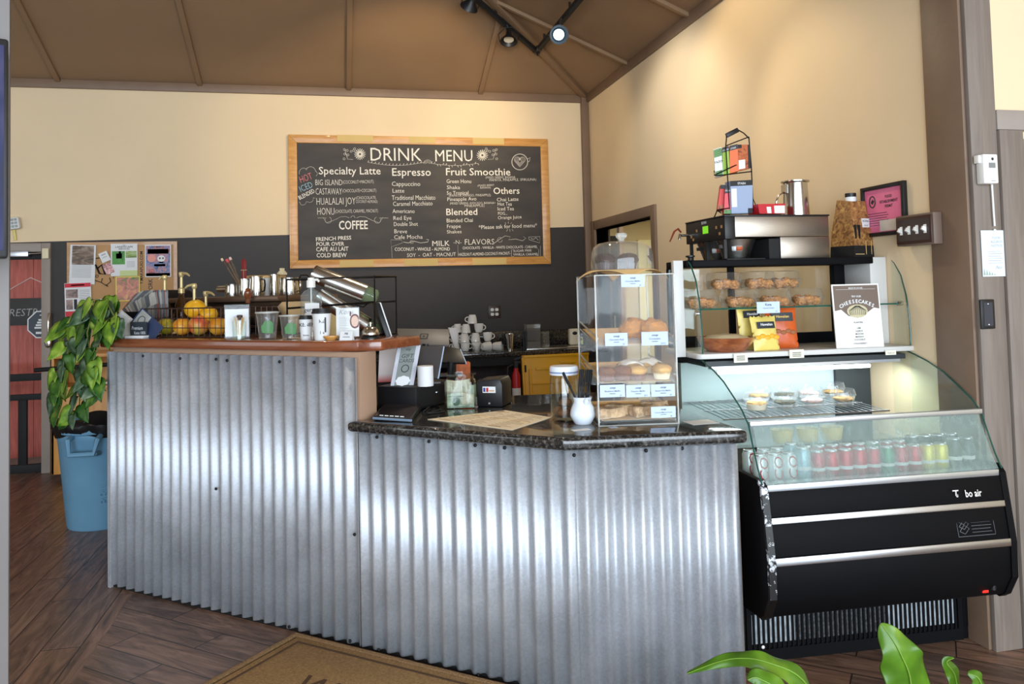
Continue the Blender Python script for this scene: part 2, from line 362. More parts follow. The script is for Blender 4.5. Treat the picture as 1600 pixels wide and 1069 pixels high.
# back door: casing, black framed glass door, porch outside
m = MB(); m.box(DX1, YB - .03, 0, DX1 + .07, YB + .14, DZ + .075); m.box(DX0 - .07, YB - .03, DZ, DX1 + .0, YB + .14, DZ + .075); m.box(DX0 - .07, YB - .03, 0, DX0, YB + .14, DZ)
struct(m.build('trim_%d' % n_trim, M['greige'], bev=.004)); n_trim += 1
def dz(py): return ay(45, py, YB + .05).z
d = bpy.data.objects.new('door_1', None); COL.objects.link(d); d.location = ((DX0 + DX1) / 2, YB + .05, 0); struct(d)
hw = (DX1 - DX0) / 2 - .004
m = MB()
m.box(-hw, -.02, DZ - .06, hw, .02, DZ - .002); m.box(-hw, -.02, .0, hw, .02, .07)
m.box(-hw, -.02, .07, -hw + .05, .02, DZ - .06); m.box(hw - .012, -.02, .07, hw, .02, DZ - .06)
m.box(-hw + .05, -.02, dz(595), hw - .012, .02, dz(584)); m.box(-hw + .05, -.02, dz(625), hw - .012, .02, dz(616))
xv = ay(36, 660, YB + .05).x - d.location.x
m.box(xv - .032, -.02, .07, xv + .032, .02, dz(625))
m.build('frame', M['matte'], d, bev=.002)
m = MB(); m.box(-hw + .05, -.004, .07, hw - .012, .004, DZ - .06); m.build('pane', M['acryl'], d)
t = thing('alarm_sticker', 'dark octagonal alarm sticker with white rim on the door glass', 'sticker', (ay(66, 507, YB + .03).x, YB + .03, ay(66, 507, YB + .03).z))
def octa(r): return [(r * math.cos(PI / 8 + i * PI / 4), 0, r * math.sin(PI / 8 + i * PI / 4)) for i in range(8)]
m = MB(); m.extr([V(p) + V((0, .004, 0)) for p in octa(.125)], (0, .002, 0)); m.build('rim', M['white'], t)
m = MB(); m.extr([V(p) + V((0, .002, 0)) for p in octa(.115)], (0, .002, 0)); m.build('field', mat('sticker slate', C(58, 66, 74), .5), t)
m = MB()
for i in range(4): m.box(-.06 + i * .01, .0005, -.035 + i * .022, .06, .0015, -.02 + i * .022)
m.box(-.05, .0005, -.08, .05, .0015, -.062); m.box(-.02, .0005, .075, .03, .0015, .083); m.build('print', M['white'], t)
t = thing('door_closer', 'silver door closer arm along the top of the back door', 'door closer', (d.location.x, YB - .01, DZ - .01))
P0 = ay(14, 397, YB - .01) - t.location; P1 = ay(48, 397, YB - .01) - t.location; P2 = ay(66, 396, YB - .01) - t.location; P3 = ay(73, 396, YB - .04) - t.location
m = MB(); m.box(P0.x - .1, -.06, P1.z - .024, P1.x, .0, P1.z + .024); m.build('body', M['alu'], t, bev=.004)
m = MB(); m.cyl((P1.x, -.03, P1.z), (P2.x + .02, -.03, P1.z + .005), .006); m.build('arm', M['steel'], t)
m = MB(); m.box(P3.x - .028, -.06, P3.z - .045, P3.x + .022, -.02, P3.z + .042); m.build('bracket', mat('beige bracket', C(225, 212, 178), .5), t, bev=.004)
P = ay(77, 490, YB - .05); Q = ay(76, 540, YB - .05)
t = thing('spoon_pull', 'big silver spoon used as the door pull on the grey jamb', 'door pull', (P.x, YB - .05, Q.z))
h = P.z - Q.z
m = MB(); m.tube([(0, 0, h), (0, -.02, h * .8), (0, -.022, h * .45), (-.003, -.01, h * .22)], [.014, .012, .009, .006], 10); m.build('handle', M['steel'], t)
m = MB(); m.ball((-.008, -.008, .03), (.03, .012, .05), 16, 10); m.build('bowl', M['steel'], t)
# porch
M['redw'] = wood('red stained plank', C(178, 84, 72), C(216, 112, 96), .7, 4, (9, 9, 1), 0)
m = MB(); x = -4.6
while x < -1.8: m.box(x, 8.3, -.1, x + .196, 8.34, 3); x += .2
struct(m.build('wall_porch', M['redw'], smooth=False))
m = MB(); x = -4.6
while x < -1.8: m.box(x, 7.54, -.06, x + .135, 8.3, -.02); x += .14
struct(m.build('floor_porch', M['plank'], smooth=False))
P = ay(45, 487, 8.27)
t = thing('restroom_sign', 'dark hand-lettered wooden sign hung by a string on the red porch wall', 'sign', (P.x + .1, 8.27, P.z)); xs = ay(14, 487, 8.27).x - P.x - .1
zt = ay(45, 466, 8.27).z - P.z
m = MB(); m.box(-.42, -.012, -zt, .62, .012, zt); m.build('board', M['dark'], t, bev=.004)
m = MB(); m.text('RESTROOMS', .1, (xs, -.014, -.04), bold=-.012, it=.2, sx=.9); m.build('lettering', mat('faded chalk', C(190, 190, 185), .8), t)
a = ay(48, 434, 8.27) - t.location
m = MB(); m.tube([(-.4, 0, zt), tuple(a), (.3, 0, zt)], .005, 6); m.build('string', mat('string', C(220, 190, 180), .9), t)
# pillar near the viewer with a screen on it
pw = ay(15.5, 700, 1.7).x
m = MB(); m.prism([(pw - .24, 1.5), (pw * 1.5 / 1.7 - .001, 1.5), (pw, 1.7), (pw - .24, 1.7)], 0, 4.2); struct(m.build('wall_pillar', mat('shade-darkened grey pillar paint', C(104, 98, 95), .5, var=.05, vs=5), bev=.003))  # door grey darkened: shade put into the colour, the near window overlights it
zt, zb, xr = ay(12, 66, 1.44).z, ay(11, 404, 1.44).z, ay(12.5, 250, 1.49).x
t = thing('menu_screen', 'wall screen with blue picture at the frame edge on the grey pillar', 'screen', (ay(12.5, 250, 1.44).x - .44 * math.cos(.36), 1.44 - .44 * math.sin(.36), zb), .36)
m = MB(); m.box(-.0, -.02, 0, .44, .02, zt - zb); m.build('bezel', M['black'], t, bev=.004)
def scr():
    m, nt, b, N, L = nodes('screen picture'); tc = N('ShaderNodeTexCoord'); n = N('ShaderNodeTexNoise'); n.inputs['Scale'].default_value = 9; L(tc.outputs['Object'], n.inputs[0])
    r = ramp(nt, [(.3, C(8, 14, 60)), (.5, C(30, 50, 150)), (.62, C(120, 110, 190)), (.75, C(200, 170, 140))]); L(n.outputs[0], r.inputs[0]); L(r.outputs[0], b.inputs['Base Color']); L(r.outputs[0], b.inputs['Emission Color']); b.inputs['Emission Strength'].default_value = .35; nt.links.remove(b.inputs['Base Color'].links[0]); b.inputs['Base Color'].default_value = (.01, .01, .012, 1); b.inputs['Roughness'].default_value = .5; b.inputs['Specular IOR Level'].default_value = .2; return m
m = MB(); m.box(.01, -.022, .012, .434, -.0195, zt - zb - .012); m.build('display', scr(), t)
m = MB()
for i, s in enumerate(('Sp', 'ol', 'lifi', '1d')): m.text(s, .035, (.425, -.0235, .2 - i * .045), align='RIGHT', sx=.9)
m.build('lettering', mat('screen letters', C(150, 180, 255), .5, emit=.8), t)
m = MB(); m.tube([(.42, 0, 0), (.41, .01, -.03), (.38, .02, -.05)], .004, 6); m.build('cable', M['black'], t)
# emergency light
P = ay(25, 350, YB); t = thing('emergency_lamp', 'small white square lamp of nine lenses above the back door', 'lamp', (P.x, YB, P.z))
rq = Matrix.Rotation(R_(-8), 3, 'Y')
m = MB(); m.cb((0, -.05, 0), (.095, .05, .1), rq); m.build('housing', M['white'], t, bev=.012)
m = MB()
for i in range(3):
    for j in range(3): p = rq @ V(((i - 1) * .026, -.077, (j - 1) * .028)); m.cb(tuple(p), (.02, .006, .021), rq)
m.build('lens_grid', mat('lens grey', C(170, 175, 170), .15, .6), t)
m = MB(); m.tube([(-.01, -.02, -.05), (-.005, -.01, -.1), (0, -.01, -.14)], .012, 8); m.build('bracket', mat('yellowed plastic', C(220, 205, 120), .4), t)
# ------------------------------------------------------------------ chalk menu board on the back wall
M['oak'] = wood('honey oak frame', C(186, 128, 58), C(214, 158, 84), .4, 5, (1.2, 9, 9), .2)
def slate():
    m, nt, b, N, L = nodes('smeared chalkboard'); tc = N('ShaderNodeTexCoord'); mp = N('ShaderNodeMapping'); mp.inputs['Scale'].default_value = (1, 1, 3); L(tc.outputs['Object'], mp.inputs[0])
    n = N('ShaderNodeTexNoise'); n.inputs['Scale'].default_value = 2.2; n.inputs['Detail'].default_value = 7; L(mp.outputs[0], n.inputs[0])
    r = ramp(nt, [(.3, C(40, 36, 34)), (.7, C(66, 58, 52))]); L(n.outputs[0], r.inputs[0]); L(r.outputs[0], b.inputs['Base Color']); b.inputs['Roughness'].default_value = .6; return m
BF = YB - .03
def bpx(cx, cy): p = ay(440 + cx / 3.6364, 190 + cy / 3.6364, BF); return p
bb = thing('menu_board', 'large oak-framed chalkboard drink menu on the back wall', 'chalkboard', (-.4053, BF, 2.9004))
BO = V(bb.location)
m = MB(); m.box(.06, .0, -1.16, 2.38, .025, -.06); m.build('slate', slate(), bb)
m = MB(); fw = .075
for (a, b, c, d) in (((0, 0), (2.44, 0), (2.44 - fw, -fw), (fw, -fw)), ((fw, -1.22 + fw), (2.44 - fw, -1.22 + fw), (2.44, -1.22), (0, -1.22)), ((0, 0), (fw, -fw), (fw, -1.22 + fw), (0, -1.22)), ((2.44, 0), (2.44, -1.22), (2.44 - fw, -1.22 + fw), (2.44 - fw, -fw))):
    m.extr([(q[0], -.012, q[1]) for q in (a, b, c, d)], (0, .038, 0))
m.build('frame', M['oak'], bb, bev=.003)
tape = mat('masking tape', C(206, 178, 110), .6)
for x0, x1, z in ((315, 520, 95), (722, 872, 104), (1085, 1262, 111), (330, 523, 808), (697, 887, 802), (1083, 1276, 797)):
    a, b = bpx(x0, z) - BO, bpx(x1, z) - BO
    m = MB(); m.box(a.x, -.0145, a.z - .03, b.x, -.012, a.z + .03); m.build('tape', tape, bb)
def chalk(m, s, x0, y0, x1, y1, h, bold=.004, it=0):
    bold -= .014
    a, b = bpx(x0, y0) - BO, bpx(x1, y1) - BO; a.y = b.y = -.0022
    size = h / 3.6364 / FPX * 7.35 / .73; d = b - a
    w = max(v[0] for v in _tc[_td(s, 'LEFT', bold, 1, it)][0])
    xa = d.normalized(); ya = V((0, 1, 0)).cross(xa) * -1
    m.text(s, size, tuple(a), tuple(xa), tuple(ya), sx=d.length / (w * size), bold=bold, it=it)
chalkw = mat('white chalk', C(236, 230, 218), .85); chalkr = mat('pink chalk', C(232, 130, 130), .85); chalkb = mat('blue chalk', C(160, 200, 220), .85)
m = MB()
L_ = [('DRINK', 498, 222, 795, 224, 78, .012), ('MENU', 868, 226, 1085, 226, 70, .012), ('Specialty Latte', 210, 300, 563, 300, 44, .02), ('Espresso', 624, 308, 848, 308, 46, .02), ('Fruit Smoothie', 930, 305, 1300, 306, 44, .02),
 ('BIG ISLAND', 190, 362, 345, 362, 34, .0), ('(COCONUT+MACNUT)', 347, 354, 523, 350, 20, .0), ('CASTAWAY', 192, 415, 343, 415, 38, .0), ('(CHOCOLATE+COCONUT)', 345, 403, 538, 400, 20, .0), ('HUALALAI JOY', 196, 474, 420, 470, 42, .0), ('(CHOCOLATE,', 421, 442, 538, 440, 18, .0), ('COCONUT+ALMOND)', 421, 463, 545, 463, 18, .0),
 ('HONU', 200, 530, 300, 530, 42, .0), ('(CHOCOLATE, CARAMEL, MACNUT)', 303, 520, 548, 516, 20, .0), ('COFFEE', 325, 613, 490, 610, 50, .03), ('FRENCH PRESS', 194, 680, 396, 670, 22, .025), ('POUR OVER', 196, 707, 356, 705, 22, .025), ('CAFE AU LAIT', 196, 738, 380, 734, 24, .025), ('COLD BREW', 198, 772, 370, 770, 25, .025),
 ('Cappuccino', 625, 366, 788, 366, 26, .01), ('Latte', 628, 404, 697, 404, 24, .01), ('Traditional Macchiato', 626, 446, 874, 444, 28, .01), ('Caramel Macchiato', 632, 480, 858, 476, 26, .01), ('Americano', 630, 520, 756, 520, 24, .01), ('Red Eye', 633, 560, 738, 558, 24, .01), ('Double Shot', 636, 594, 774, 592, 24, .01), ('Breve', 638, 635, 713, 635, 24, .01), ('Cafe Mocha', 638, 668, 801, 666, 24, .01),
 ('Green Honu', 936, 350, 1077, 350, 24, .01), ('(MIXED GREENS, BANANA,', 1158, 324, 1330, 322, 14, .0), ('PAPAYA, PINEAPPLE, SPIRULINA)', 1180, 340, 1446, 336, 16, .0), ('Shaka', 938, 384, 1014, 384, 22, .01), ('(MIXED BERRY', 1112, 370, 1208, 366, 12, .0), ('BANANA)', 1128, 382, 1188, 380, 12, .0), ('So Tropical', 938, 416, 1062, 414, 22, .01), ('(PAPAYA, MANGO, PINEAPPLE)', 950, 428, 1188, 424, 15, .0), ('Pineapple Avo', 940, 452, 1107, 448, 22, .01), ('(MIXED GREENS, AVOCADO, BANANA+', 955, 472, 1216, 468, 14, .0), ('PINEAPPLE)', 1038, 486, 1152, 484, 15, .0),
 ('Others', 1202, 412, 1352, 410, 40, .02), ('Blended', 932, 532, 1112, 530, 40, .02), ('Blended Chai', 936, 574, 1087, 570, 24, .01), ('Frappe', 938, 606, 1018, 604, 22, .01), ('Shakes', 938, 636, 1022, 634, 20, .01), ('Chai Latte', 1222, 454, 1346, 450, 22, .01), ('Hot Tea', 1226, 478, 1308, 478, 22, .01), ('Iced Tea', 1226, 506, 1320, 504, 22, .01), ('POG...', 1228, 530, 1282, 530, 18, .01), ('Orange Juice', 1228, 556, 1363, 550, 20, .01),
 ('*Please ask for food menu*', 1120, 612, 1452, 600, 24, .012), ('MILK', 853, 708, 955, 706, 32, .015), ('-N-', 975, 696, 1022, 696, 24, .0), ('FLAVORS', 1038, 700, 1208, 698, 34, .005), ('COCONUT - WHOLE - ALMOND', 642, 735, 956, 733, 20, .022), ('SOY  -  OAT - MACNUT', 712, 770, 990, 764, 22, .012), ('CHOCOLATE - VANILLA - WHITE CHOCOLATE - CARAMEL', 1028, 726, 1454, 718, 16, .015), ('HAZELNUT-ALMOND-COCONUT-MACNUT-', 1005, 764, 1300, 756, 18, .015), ('SUGAR FREE', 1316, 742, 1420, 738, 14, .012), ('VANILLA, CARAMEL', 1316, 762, 1458, 760, 15, .015), ('BLENDED', 102, 446, 190, 402, 24, .02)]
for a in L_: chalk(m, *a)
m.build('chalk_lettering', chalkw, bb, smooth=False)
m = MB(); chalk(m, 'HOT', 108, 350, 178, 326, 40, .0); m.build('chalk_lettering', chalkr, bb, smooth=False)['label'] = 'pink chalk word'
m = MB(); chalk(m, 'ICED', 108, 402, 180, 372, 36, .0); m.build('chalk_lettering', chalkb, bb, smooth=False)['label'] = 'pale blue chalk word'
# chalk drawings
m = MB()
def line(pts, r=.0035): m.tube([tuple(V(((bpx(x, y) - BO).x, -.002, (bpx(x, y) - BO).z))) for x, y in pts], r, 5, flat=.5)
def arc(cx, cy, r, a0, a1, n=16, ry=None): return [(cx + r * math.cos(R_(a0 + (a1 - a0) * i / n)), cy + (ry or r) * math.sin(R_(a0 + (a1 - a0) * i / n))) for i in range(n + 1)]
for cx, cy in ((445, 186), (1140, 192)):
    for i in range(16):
        a = i * PI / 8; line([(cx + 6 * math.cos(a), cy + 6 * math.sin(a)), (cx + 32 * math.cos(a), cy + 32 * math.sin(a))], .009)
for sgn, cx in ((1, 365), (-1, 1212)):
    line([(cx + sgn * 40, 216), (cx + sgn * 10, 214), (cx, 180), (cx - sgn * 5, 160)])
    for dx, dy in ((-8, 160), (8, 165), (-6, 185), (12, 190), (-10, 212), (30, 170), (45, 165), (50, 155)): line(arc(cx + sgn * dx, dy, 6, 0, 360, 8), .004)
g = [(490 + 320 * i / 16, 232 + 18 * math.sin(PI * i / 16)) for i in range(17)]; line(g)
for x, y in g: line([(x, y), (x + 5, y + (10 if int(x) % 2 else -10))], .006)
g = [(850 + 265 * i / 16, 238 + 12 * math.sin(PI * i / 16)) for i in range(17)]; line(g)
for x, y in g: line([(x, y), (x + 5, y + (10 if int(x) % 2 else -10))], .006)
for r in (8, 15, 22): line(arc(830, 240, r, 180, 360), .003)
line(arc(1353, 230, 45, 0, 360, 30), .008); line([(1394, 215), (1412, 204), (1408, 226), (1396, 230)], .006)
for r in (10, 17, 24, 30): line([(1353, 228 + r)] + arc(1353 + r * .5, 226 - r * .3, r * .55, 60, -180, 10)[::1] , .003); line([(1353, 228 + r)] + arc(1353 - r * .5, 226 - r * .3, r * .55, 120, 360, 10), .003)
line([(100, 300)] + arc(125, 290, 25, 180, 320, 8) + arc(165, 285, 28, 200, 350, 8) + [(205, 295), (196, 310)], .003)
line([(100, 455)] + arc(120, 455, 20, 120, 0, 6) + arc(160, 440, 20, 120, -20, 6) + [(192, 436)], .003)
for s in (1, -1):
    c = 405; line([(c + s * 200, 548), (c + s * 150, 548)] + [(c + s * q[0], q[1]) for q in arc(140, 560, 18, -20, 250, 12)], .003)
    line([(c + s * 170, 545), (c + s * 150, 575), (c + s * 110, 562), (c + s * 70, 542), (c + s * 40, 540), (c + s * 20, 548)], .003)
line(arc(c, 548, 12, 180, 360, 8), .003)
line([(620, 672), (682, 674), (686, 690), (624, 712), (620, 672)], .003); line([(624, 712), (628, 775)], .003)
g = [(690, 685), (720, 690), (750, 680), (790, 690), (830, 685), (836, 672), (822, 670)]; line(g, .007); line(arc(740, 684, 10, 0, 300, 8), .003)
g = [(1210, 690), (1240, 668), (1270, 650), (1300, 655), (1290, 672), (1330, 668), (1370, 678), (1388, 662), (1372, 654)]; line(g, .005); line(arc(1240, 672, 14, 0, 300, 8), .003)
line([(1404, 656), (1468, 654), (1466, 690), (1406, 672), (1404, 656)], .004); line([(1415, 664), (1430, 670), (1445, 660), (1458, 674)], .005)
line([(1001, 700), (1003, 766)], .002); line([(1318, 728), (1306, 728), (1306, 766), (1320, 766)], .003); line([(1450, 724), (1460, 724), (1460, 762), (1448, 762)], .003); line([(1470, 706), (1470, 765)], .003)
for x, y, dx, dy in ((1275, 582, -6, -8), (1288, 580, 0, -10), (1300, 582, 6, -8), (1284, 612, -6, 12), (1296, 612, 2, 14), (1308, 612, 8, 10)): line([(x, y), (x + dx, y + dy)], .003)
m.build('chalk_drawing', chalkw, bb)
# ------------------------------------------------------------------ socket plate
P = ay(772.5, 487.5, YB); t = thing('socket_plate', 'dark brown wall plate with two double power sockets', 'power socket', (P.x, YB, P.z))
m = MB(); m.box(-.06, -.008, -.06, .06, 0, .06); m.build('plate', mat('brown plate', C(58, 40, 34), .4), t, bev=.003)
for x in (-.022, .022):
    for z in (-.022, .022):
        m = MB(); m.extr([(x + .0165 * math.cos(a) * (1), -.011, z + .0165 * max(-.8, min(.8, math.sin(a)))) for a in [2 * PI * i / 20 for i in range(20)]], (0, .006, 0)); s_ = m.build('socket', M['ceram'], t)
        m = MB(); m.box(x - .008, -.0118, z - .004, x - .005, -.0105, z + .006); m.box(x + .005, -.0118, z - .004, x + .008, -.0105, z + .006); m.build('slots', M['ink'], s_)
# ------------------------------------------------------------------ pin board with notices
a, b = ay(105, 379, YB - .02), ay(277, 377, YB - .02); zb = .98
t = thing('pin_board', 'brown cardboard-covered pin board on the dark wall above the plant', 'pin board', (a.x, YB - .02, zb)); PBH = a.z - zb; PBW = b.x - a.x
m = MB(); m.box(0, 0, 0, PBW, .02, PBH); m.build('board', mat('brown card', C(188, 146, 100), .8, var=.05, vs=4), t)
m = MB(); e = .03; m.box(0, -.01, PBH - e, PBW, 0, PBH); m.box(0, -.01, 0, PBW, 0, e); m.box(0, -.01, e, e, 0, PBH - e); m.box(PBW - e, -.01, e, PBW, 0, PBH - e); m.build('frame', wood('tan frame', C(176, 130, 84), C(196, 150, 100)), t)
def pb(cx, cy): return ay(90 + cx / 8, 370 + cy / 8, YB - .035)
m = MB()
def stroke(pts, r): m.tube([tuple(pb(x, y) - V(t.location)) for x, y in pts], r, 5, flat=.3)
m.M = Matrix.Translation((0, .0135, 0))
stroke([(440, 520), (460, 545), (540, 570), (555, 520)], .012); stroke([(540, 570), (600, 610), (660, 560), (645, 510)], .012); stroke([(590, 600), (625, 620)], .014); stroke([(470, 270), (540, 262)], .014); stroke(arc(487, 492, 16, 0, 360, 10), .008); stroke([(470, 350), (520, 460), (590, 470), (550, 350), (490, 400)], .026); stroke([(690, 525), (715, 440)], .005)
q = pb(1062, 590) - V(t.location); m.M = Matrix.Translation((0, 0, 0)); m.text('Y.MAKAPUIO.COM', .034, (q.x, -.001, q.z), (0, 0, 1), (-1, 0, 0), sx=1.0, bold=.02)
q = pb(1120, 580) - V(t.location); m.text('PORK', .05, (q.x + .04, -.001, q.z - .08), (0, 0, 1), (-1, 0, 0), sx=.9, bold=.01); m.build('bag_print', M['ink'], t)
def notice(lab, c0, c1, rot, back, paint, cat='notice', lift=.034):
    A, B = pb(*c0), pb(*c1); w, h = B.x - A.x, A.z - B.z
    tt = thing('pinned_notice', lab, cat, ((A.x + B.x) / 2, YB - lift, (A.z + B.z) / 2), 0, 'notices on the pin board'); tt.rotation_euler = (0, R_(rot), 0)
    m = MB(); m.box(-w / 2, 0, -h / 2, w / 2, .0015, h / 2); m.build('sheet', back, tt)
    for (nm, mt, parts) in paint:
        m = MB()
        for p in parts:
            if isinstance(p[0], str): m.text(p[0], p[3] * h, ((p[1] - .5) * w, -.0008, (.5 - p[2]) * h), align='CENTER', bold=.01, sx=p[4] if len(p) > 4 else 1)
            elif len(p) == 4: m.box((p[0] - .5) * w, -.0006, (.5 - p[3]) * h, (p[2] - .5) * w, -.0002, (.5 - p[1]) * h)
            else: m.extr([((p[0] + p[2] * math.cos(a) - .5) * w, -.0011, (.5 - p[1] - p[3] * math.sin(a)) * h) for a in [i * PI / 10 for i in range(20)]], (0, .0004, 0))
        m.build(nm, mt, tt)
    return tt
def photo(nm, c): return mat(nm, c[0], .5) if len(c) == 1 else pic(nm, c)
def pic(nm, cols, sc=14, st=(1, 1, 1)):
    m, nt, b, N, L = nodes(nm); tc = N('ShaderNodeTexCoord'); mp = N('ShaderNodeMapping'); mp.inputs['Scale'].default_value = st; L(tc.outputs['Object'], mp.inputs[0]); n = N('ShaderNodeTexNoise'); n.inputs['Scale'].default_value = sc; n.inputs['Detail'].default_value = 6; n.inputs['Distortion'].default_value = 1.5; L(mp.outputs[0], n.inputs[0])
    r = ramp(nt, [(.3 + .4 * i / (len(cols) - 1), c) for i, c in enumerate(cols)]); L(n.outputs[0], r.inputs[0]); L(r.outputs[0], b.inputs['Base Color']); b.inputs['Roughness'].default_value = .45; return m
tl = [(.1, .5 + .035 * i, .85, .512 + .035 * i) for i in range(10)]
greyt = mat('grey print', C(160, 165, 172), .6); lime = mat('pale green band', C(200, 215, 150), .6)
notice('white notice with a brown rock photo, top of the pin board beside the door', (150, 105), (472, 590), 2, M['white'], [('photo', pic('rocks', [C(40, 34, 30), C(120, 95, 72), C(170, 160, 150)], 9, (1, 1, 3)), [(.08, .02, .93, .5)]), ('print', greyt, tl)])
notice('small white business card pinned over the bag drawing', (530, 190), (645, 315), -24, M['white'], [('print', greyt, [(.25, .2, .75, .3), (.2, .5, .8, .55)])], lift=.038)
notice('small pink photo card pinned under the business card', (580, 330), (690, 465), -24, pic('pink photo', [C(70, 40, 40), C(210, 150, 150), C(240, 210, 205)], 25), [], lift=.036)
notice('landscape services notice with a mower photo on green grass', (663, 88), (998, 488), 0, M['white'], [('photo', pic('lawn', [C(40, 110, 30), C(80, 160, 50)], 20), [(.05, .23, .53, .64)]), ('photo', pic('field', [C(60, 80, 40), C(140, 170, 70), C(190, 195, 180)], 12, (1, 1, 4)), [(.56, .23, .97, .44)]), ('mower_print', M['ink'], [(.2, .3, .42, .46), (.3, .23, .38, .32)]), ('print', M['ink'], [('SOS', .5, .07, .05), ('LANDSCAPE', .5, .125, .07, 1.3), ('SERVICES', .5, .185, .06, 1.3)]), ('print', greyt, [(.6, .55 + .04 * i, .9, .562 + .04 * i) for i in range(5)]), ('tear_strips', lime, [(.34, .83, 1, 1)])], lift=.033)
notice('blue and red concert poster with a white skull drawing', (1090, 102), (1420, 500), 0, M['white'], [('picture', pic('poster art', [C(120, 40, 50), C(190, 130, 130), C(90, 120, 170), C(60, 60, 90)], 16), [(.04, .03, .96, .97)]), ('banner', mat('sky blue print', C(90, 170, 215), .5), [(.1, .13, .9, .28), (.04, .88, .96, .97)]), ('skull', M['white'], [(.62, .43, .15, .1, 0), (.55, .5, .7, .57)]), ('face', mat('pink print', C(225, 150, 135), .5), [(.25, .42, .16, .12, 0)]), ('bone', mat('cream print', C(225, 215, 170), .5), [(.35, .6, .78, .67)]), ('eyes', M['ink'], [(.57, .42, .03, .025, 0), (.69, .42, .03, .025, 0), ('LEI MANA', .5, .1, .08)]), ('price', M['red'], [('$15', .25, .84, .12)])])
notice('yellow-edged notice with a pink and green picture behind the brochures', (725, 500), (1030, 800), 0, mat('yellow sheet', C(235, 225, 90), .6), [('picture', pic('garden', [C(70, 120, 40), C(200, 120, 110), C(220, 170, 100)], 14), [(.04, .03, .96, .97)])])
notice('white notice with red bands and two photos, lowest beside the door', (92, 580), (425, 990), -1.5, M['white'], [('band', mat('crimson band', C(205, 30, 50), .5), [(.01, .01, .99, .13), (.01, .84, .99, .99)]), ('photo', pic('skin', [C(60, 50, 50), C(190, 160, 150)], 18), [(.05, .19, .5, .45), (.05, .49, .3, .79)]), ('photo', M['ink'], [(.34, .49, .46, .79)]), ('print', greyt, [(.55, .22 + .05 * i, .95, .235 + .05 * i) for i in range(8)] + [(.5, .65, .98, .78)]), ('print', M['white'], [(.25, .05, .75, .085)])], lift=.04)
notice('white notice with blue marks half hidden by the plant leaves', (500, 780), (715, 930), 0, M['white'], [('print', mat('violet ink', C(110, 120, 180), .6), [(.3, .3, .9, .5), (.5, .6, .8, .8)])])
# ------------------------------------------------------------------ wooden cart under the pin board
P = az(90, 752, 0); M['pine'] = wood('orange pine', C(200, 138, 66), C(224, 166, 92), .4, 4, (6, 6, .8), .2)
t = thing('wooden_cart', 'honey wooden cart on black casters behind the potted plant', 'cart', (-2.235, 7.0, 0))
m = MB(); m.box(0, 0, .06, 1.1, .02, .72); m.box(0, .0, .06, .02, .38, .98); m.box(1.08, 0, .06, 1.1, .38, .98); m.box(0, .36, .06, 1.1, .38, .98); m.box(0.02, 0.02, .06, 1.08, .36, .08); m.build('body', M['pine'], t, bev=.003)
m = MB(); m.box(-.01, -.01, .72, 1.11, .37, .75); m.build('shelf', M['pine'], t, bev=.003)
m = MB(); m.box(-.02, -.02, .98, 1.12, .4, 1.01); m.build('top', M['pine'], t, bev=.004)
m = MB(); m.box(.02, -.004, .33, 1.08, .0, .345); m.box(.02, -.004, .52, 1.08, 0, .532); m.build('groove', M['oak'], t)
m = MB(); m.tube([(-.1, -.06, .9), (.4, -.06, .92), (1.0, -.06, .94)], .018, 10); m.build('rail', M['matte'], t)
for x in (.1, 1.0):
    for y in (.06, .32):
        m = MB(); m.cyl((x - .012, y, .03), (x + .012, y, .03), .03); m.build('caster', M['black'], t)
for k, (x, c, w) in enumerate(((.22, M['red'], 'red and white'), (.36, M['white'], 'plain white'), (.52, greyt, 'grey'))):
    o = MB(); o.box(-.06, -.1, 0, .06, .1, .012 + .004 * k); tag(o.build('flyer_stack', c, None, (-2.235 + x, 7.2, .752), .1), 'stack of %s flyers on the wooden cart shelf behind the plant' % w, 'flyers', 'flyer stacks on the cart')
# ------------------------------------------------------------------ back worktop along the wall
def granite(name, base, fl, sc=60):
    m, nt, b, N, L = nodes(name); tc = N('ShaderNodeTexCoord'); v = N('ShaderNodeTexVoronoi'); v.inputs['Scale'].default_value = sc * 1.4; L(tc.outputs['Object'], v.inputs[0])
    n = N('ShaderNodeTexNoise'); n.inputs['Scale'].default_value = sc; n.inputs['Detail'].default_value = 6; L(tc.outputs['Object'], n.inputs[0])
    r = ramp(nt, [(.35, base), (.52, tuple(c * 1.6 for c in base[:3]) + (1,)), (.62, fl), (.78, C(116, 114, 110))]); L(n.outputs[0], r.inputs[0])
    r2 = ramp(nt, [(0, C(24, 22, 22)), (.6, C(58, 56, 54)), (1, C(132, 130, 124))]); L(v.outputs['Color'], r2.inputs[0])
    mx = N('ShaderNodeMix'); mx.data_type = 'RGBA'; mx.inputs[0].default_value = .35; L(r.outputs[0], mx.inputs[6]); L(r2.outputs[0], mx.inputs[7]); L(mx.outputs[2], b.inputs['Base Color']); b.inputs['Roughness'].default_value = .09; b.inputs['Coat Weight'].default_value = .3
    return m
M['granite'] = granite('speckled black granite', C(14, 14, 15), C(84, 80, 74), 85)
BY = 6.78; ZB = .9
m = MB(); m.box(.2, BY, ZB - .04, XR - .08, YB - .004, ZB); m.box(.2, YB - .03, ZB, XR - .08, YB - .004, 1.045)
tag(m.build('back_worktop', M['granite'], bev=.006), 'speckled granite worktop with upstand along the back wall', 'worktop')
t = thing('back_cabinet', 'dark open base cabinet carrying the granite worktop by the wall', 'cabinet', (.25, BY + .04, 0)); wine = mat('dark wine paint', C(46, 22, 26), .5)
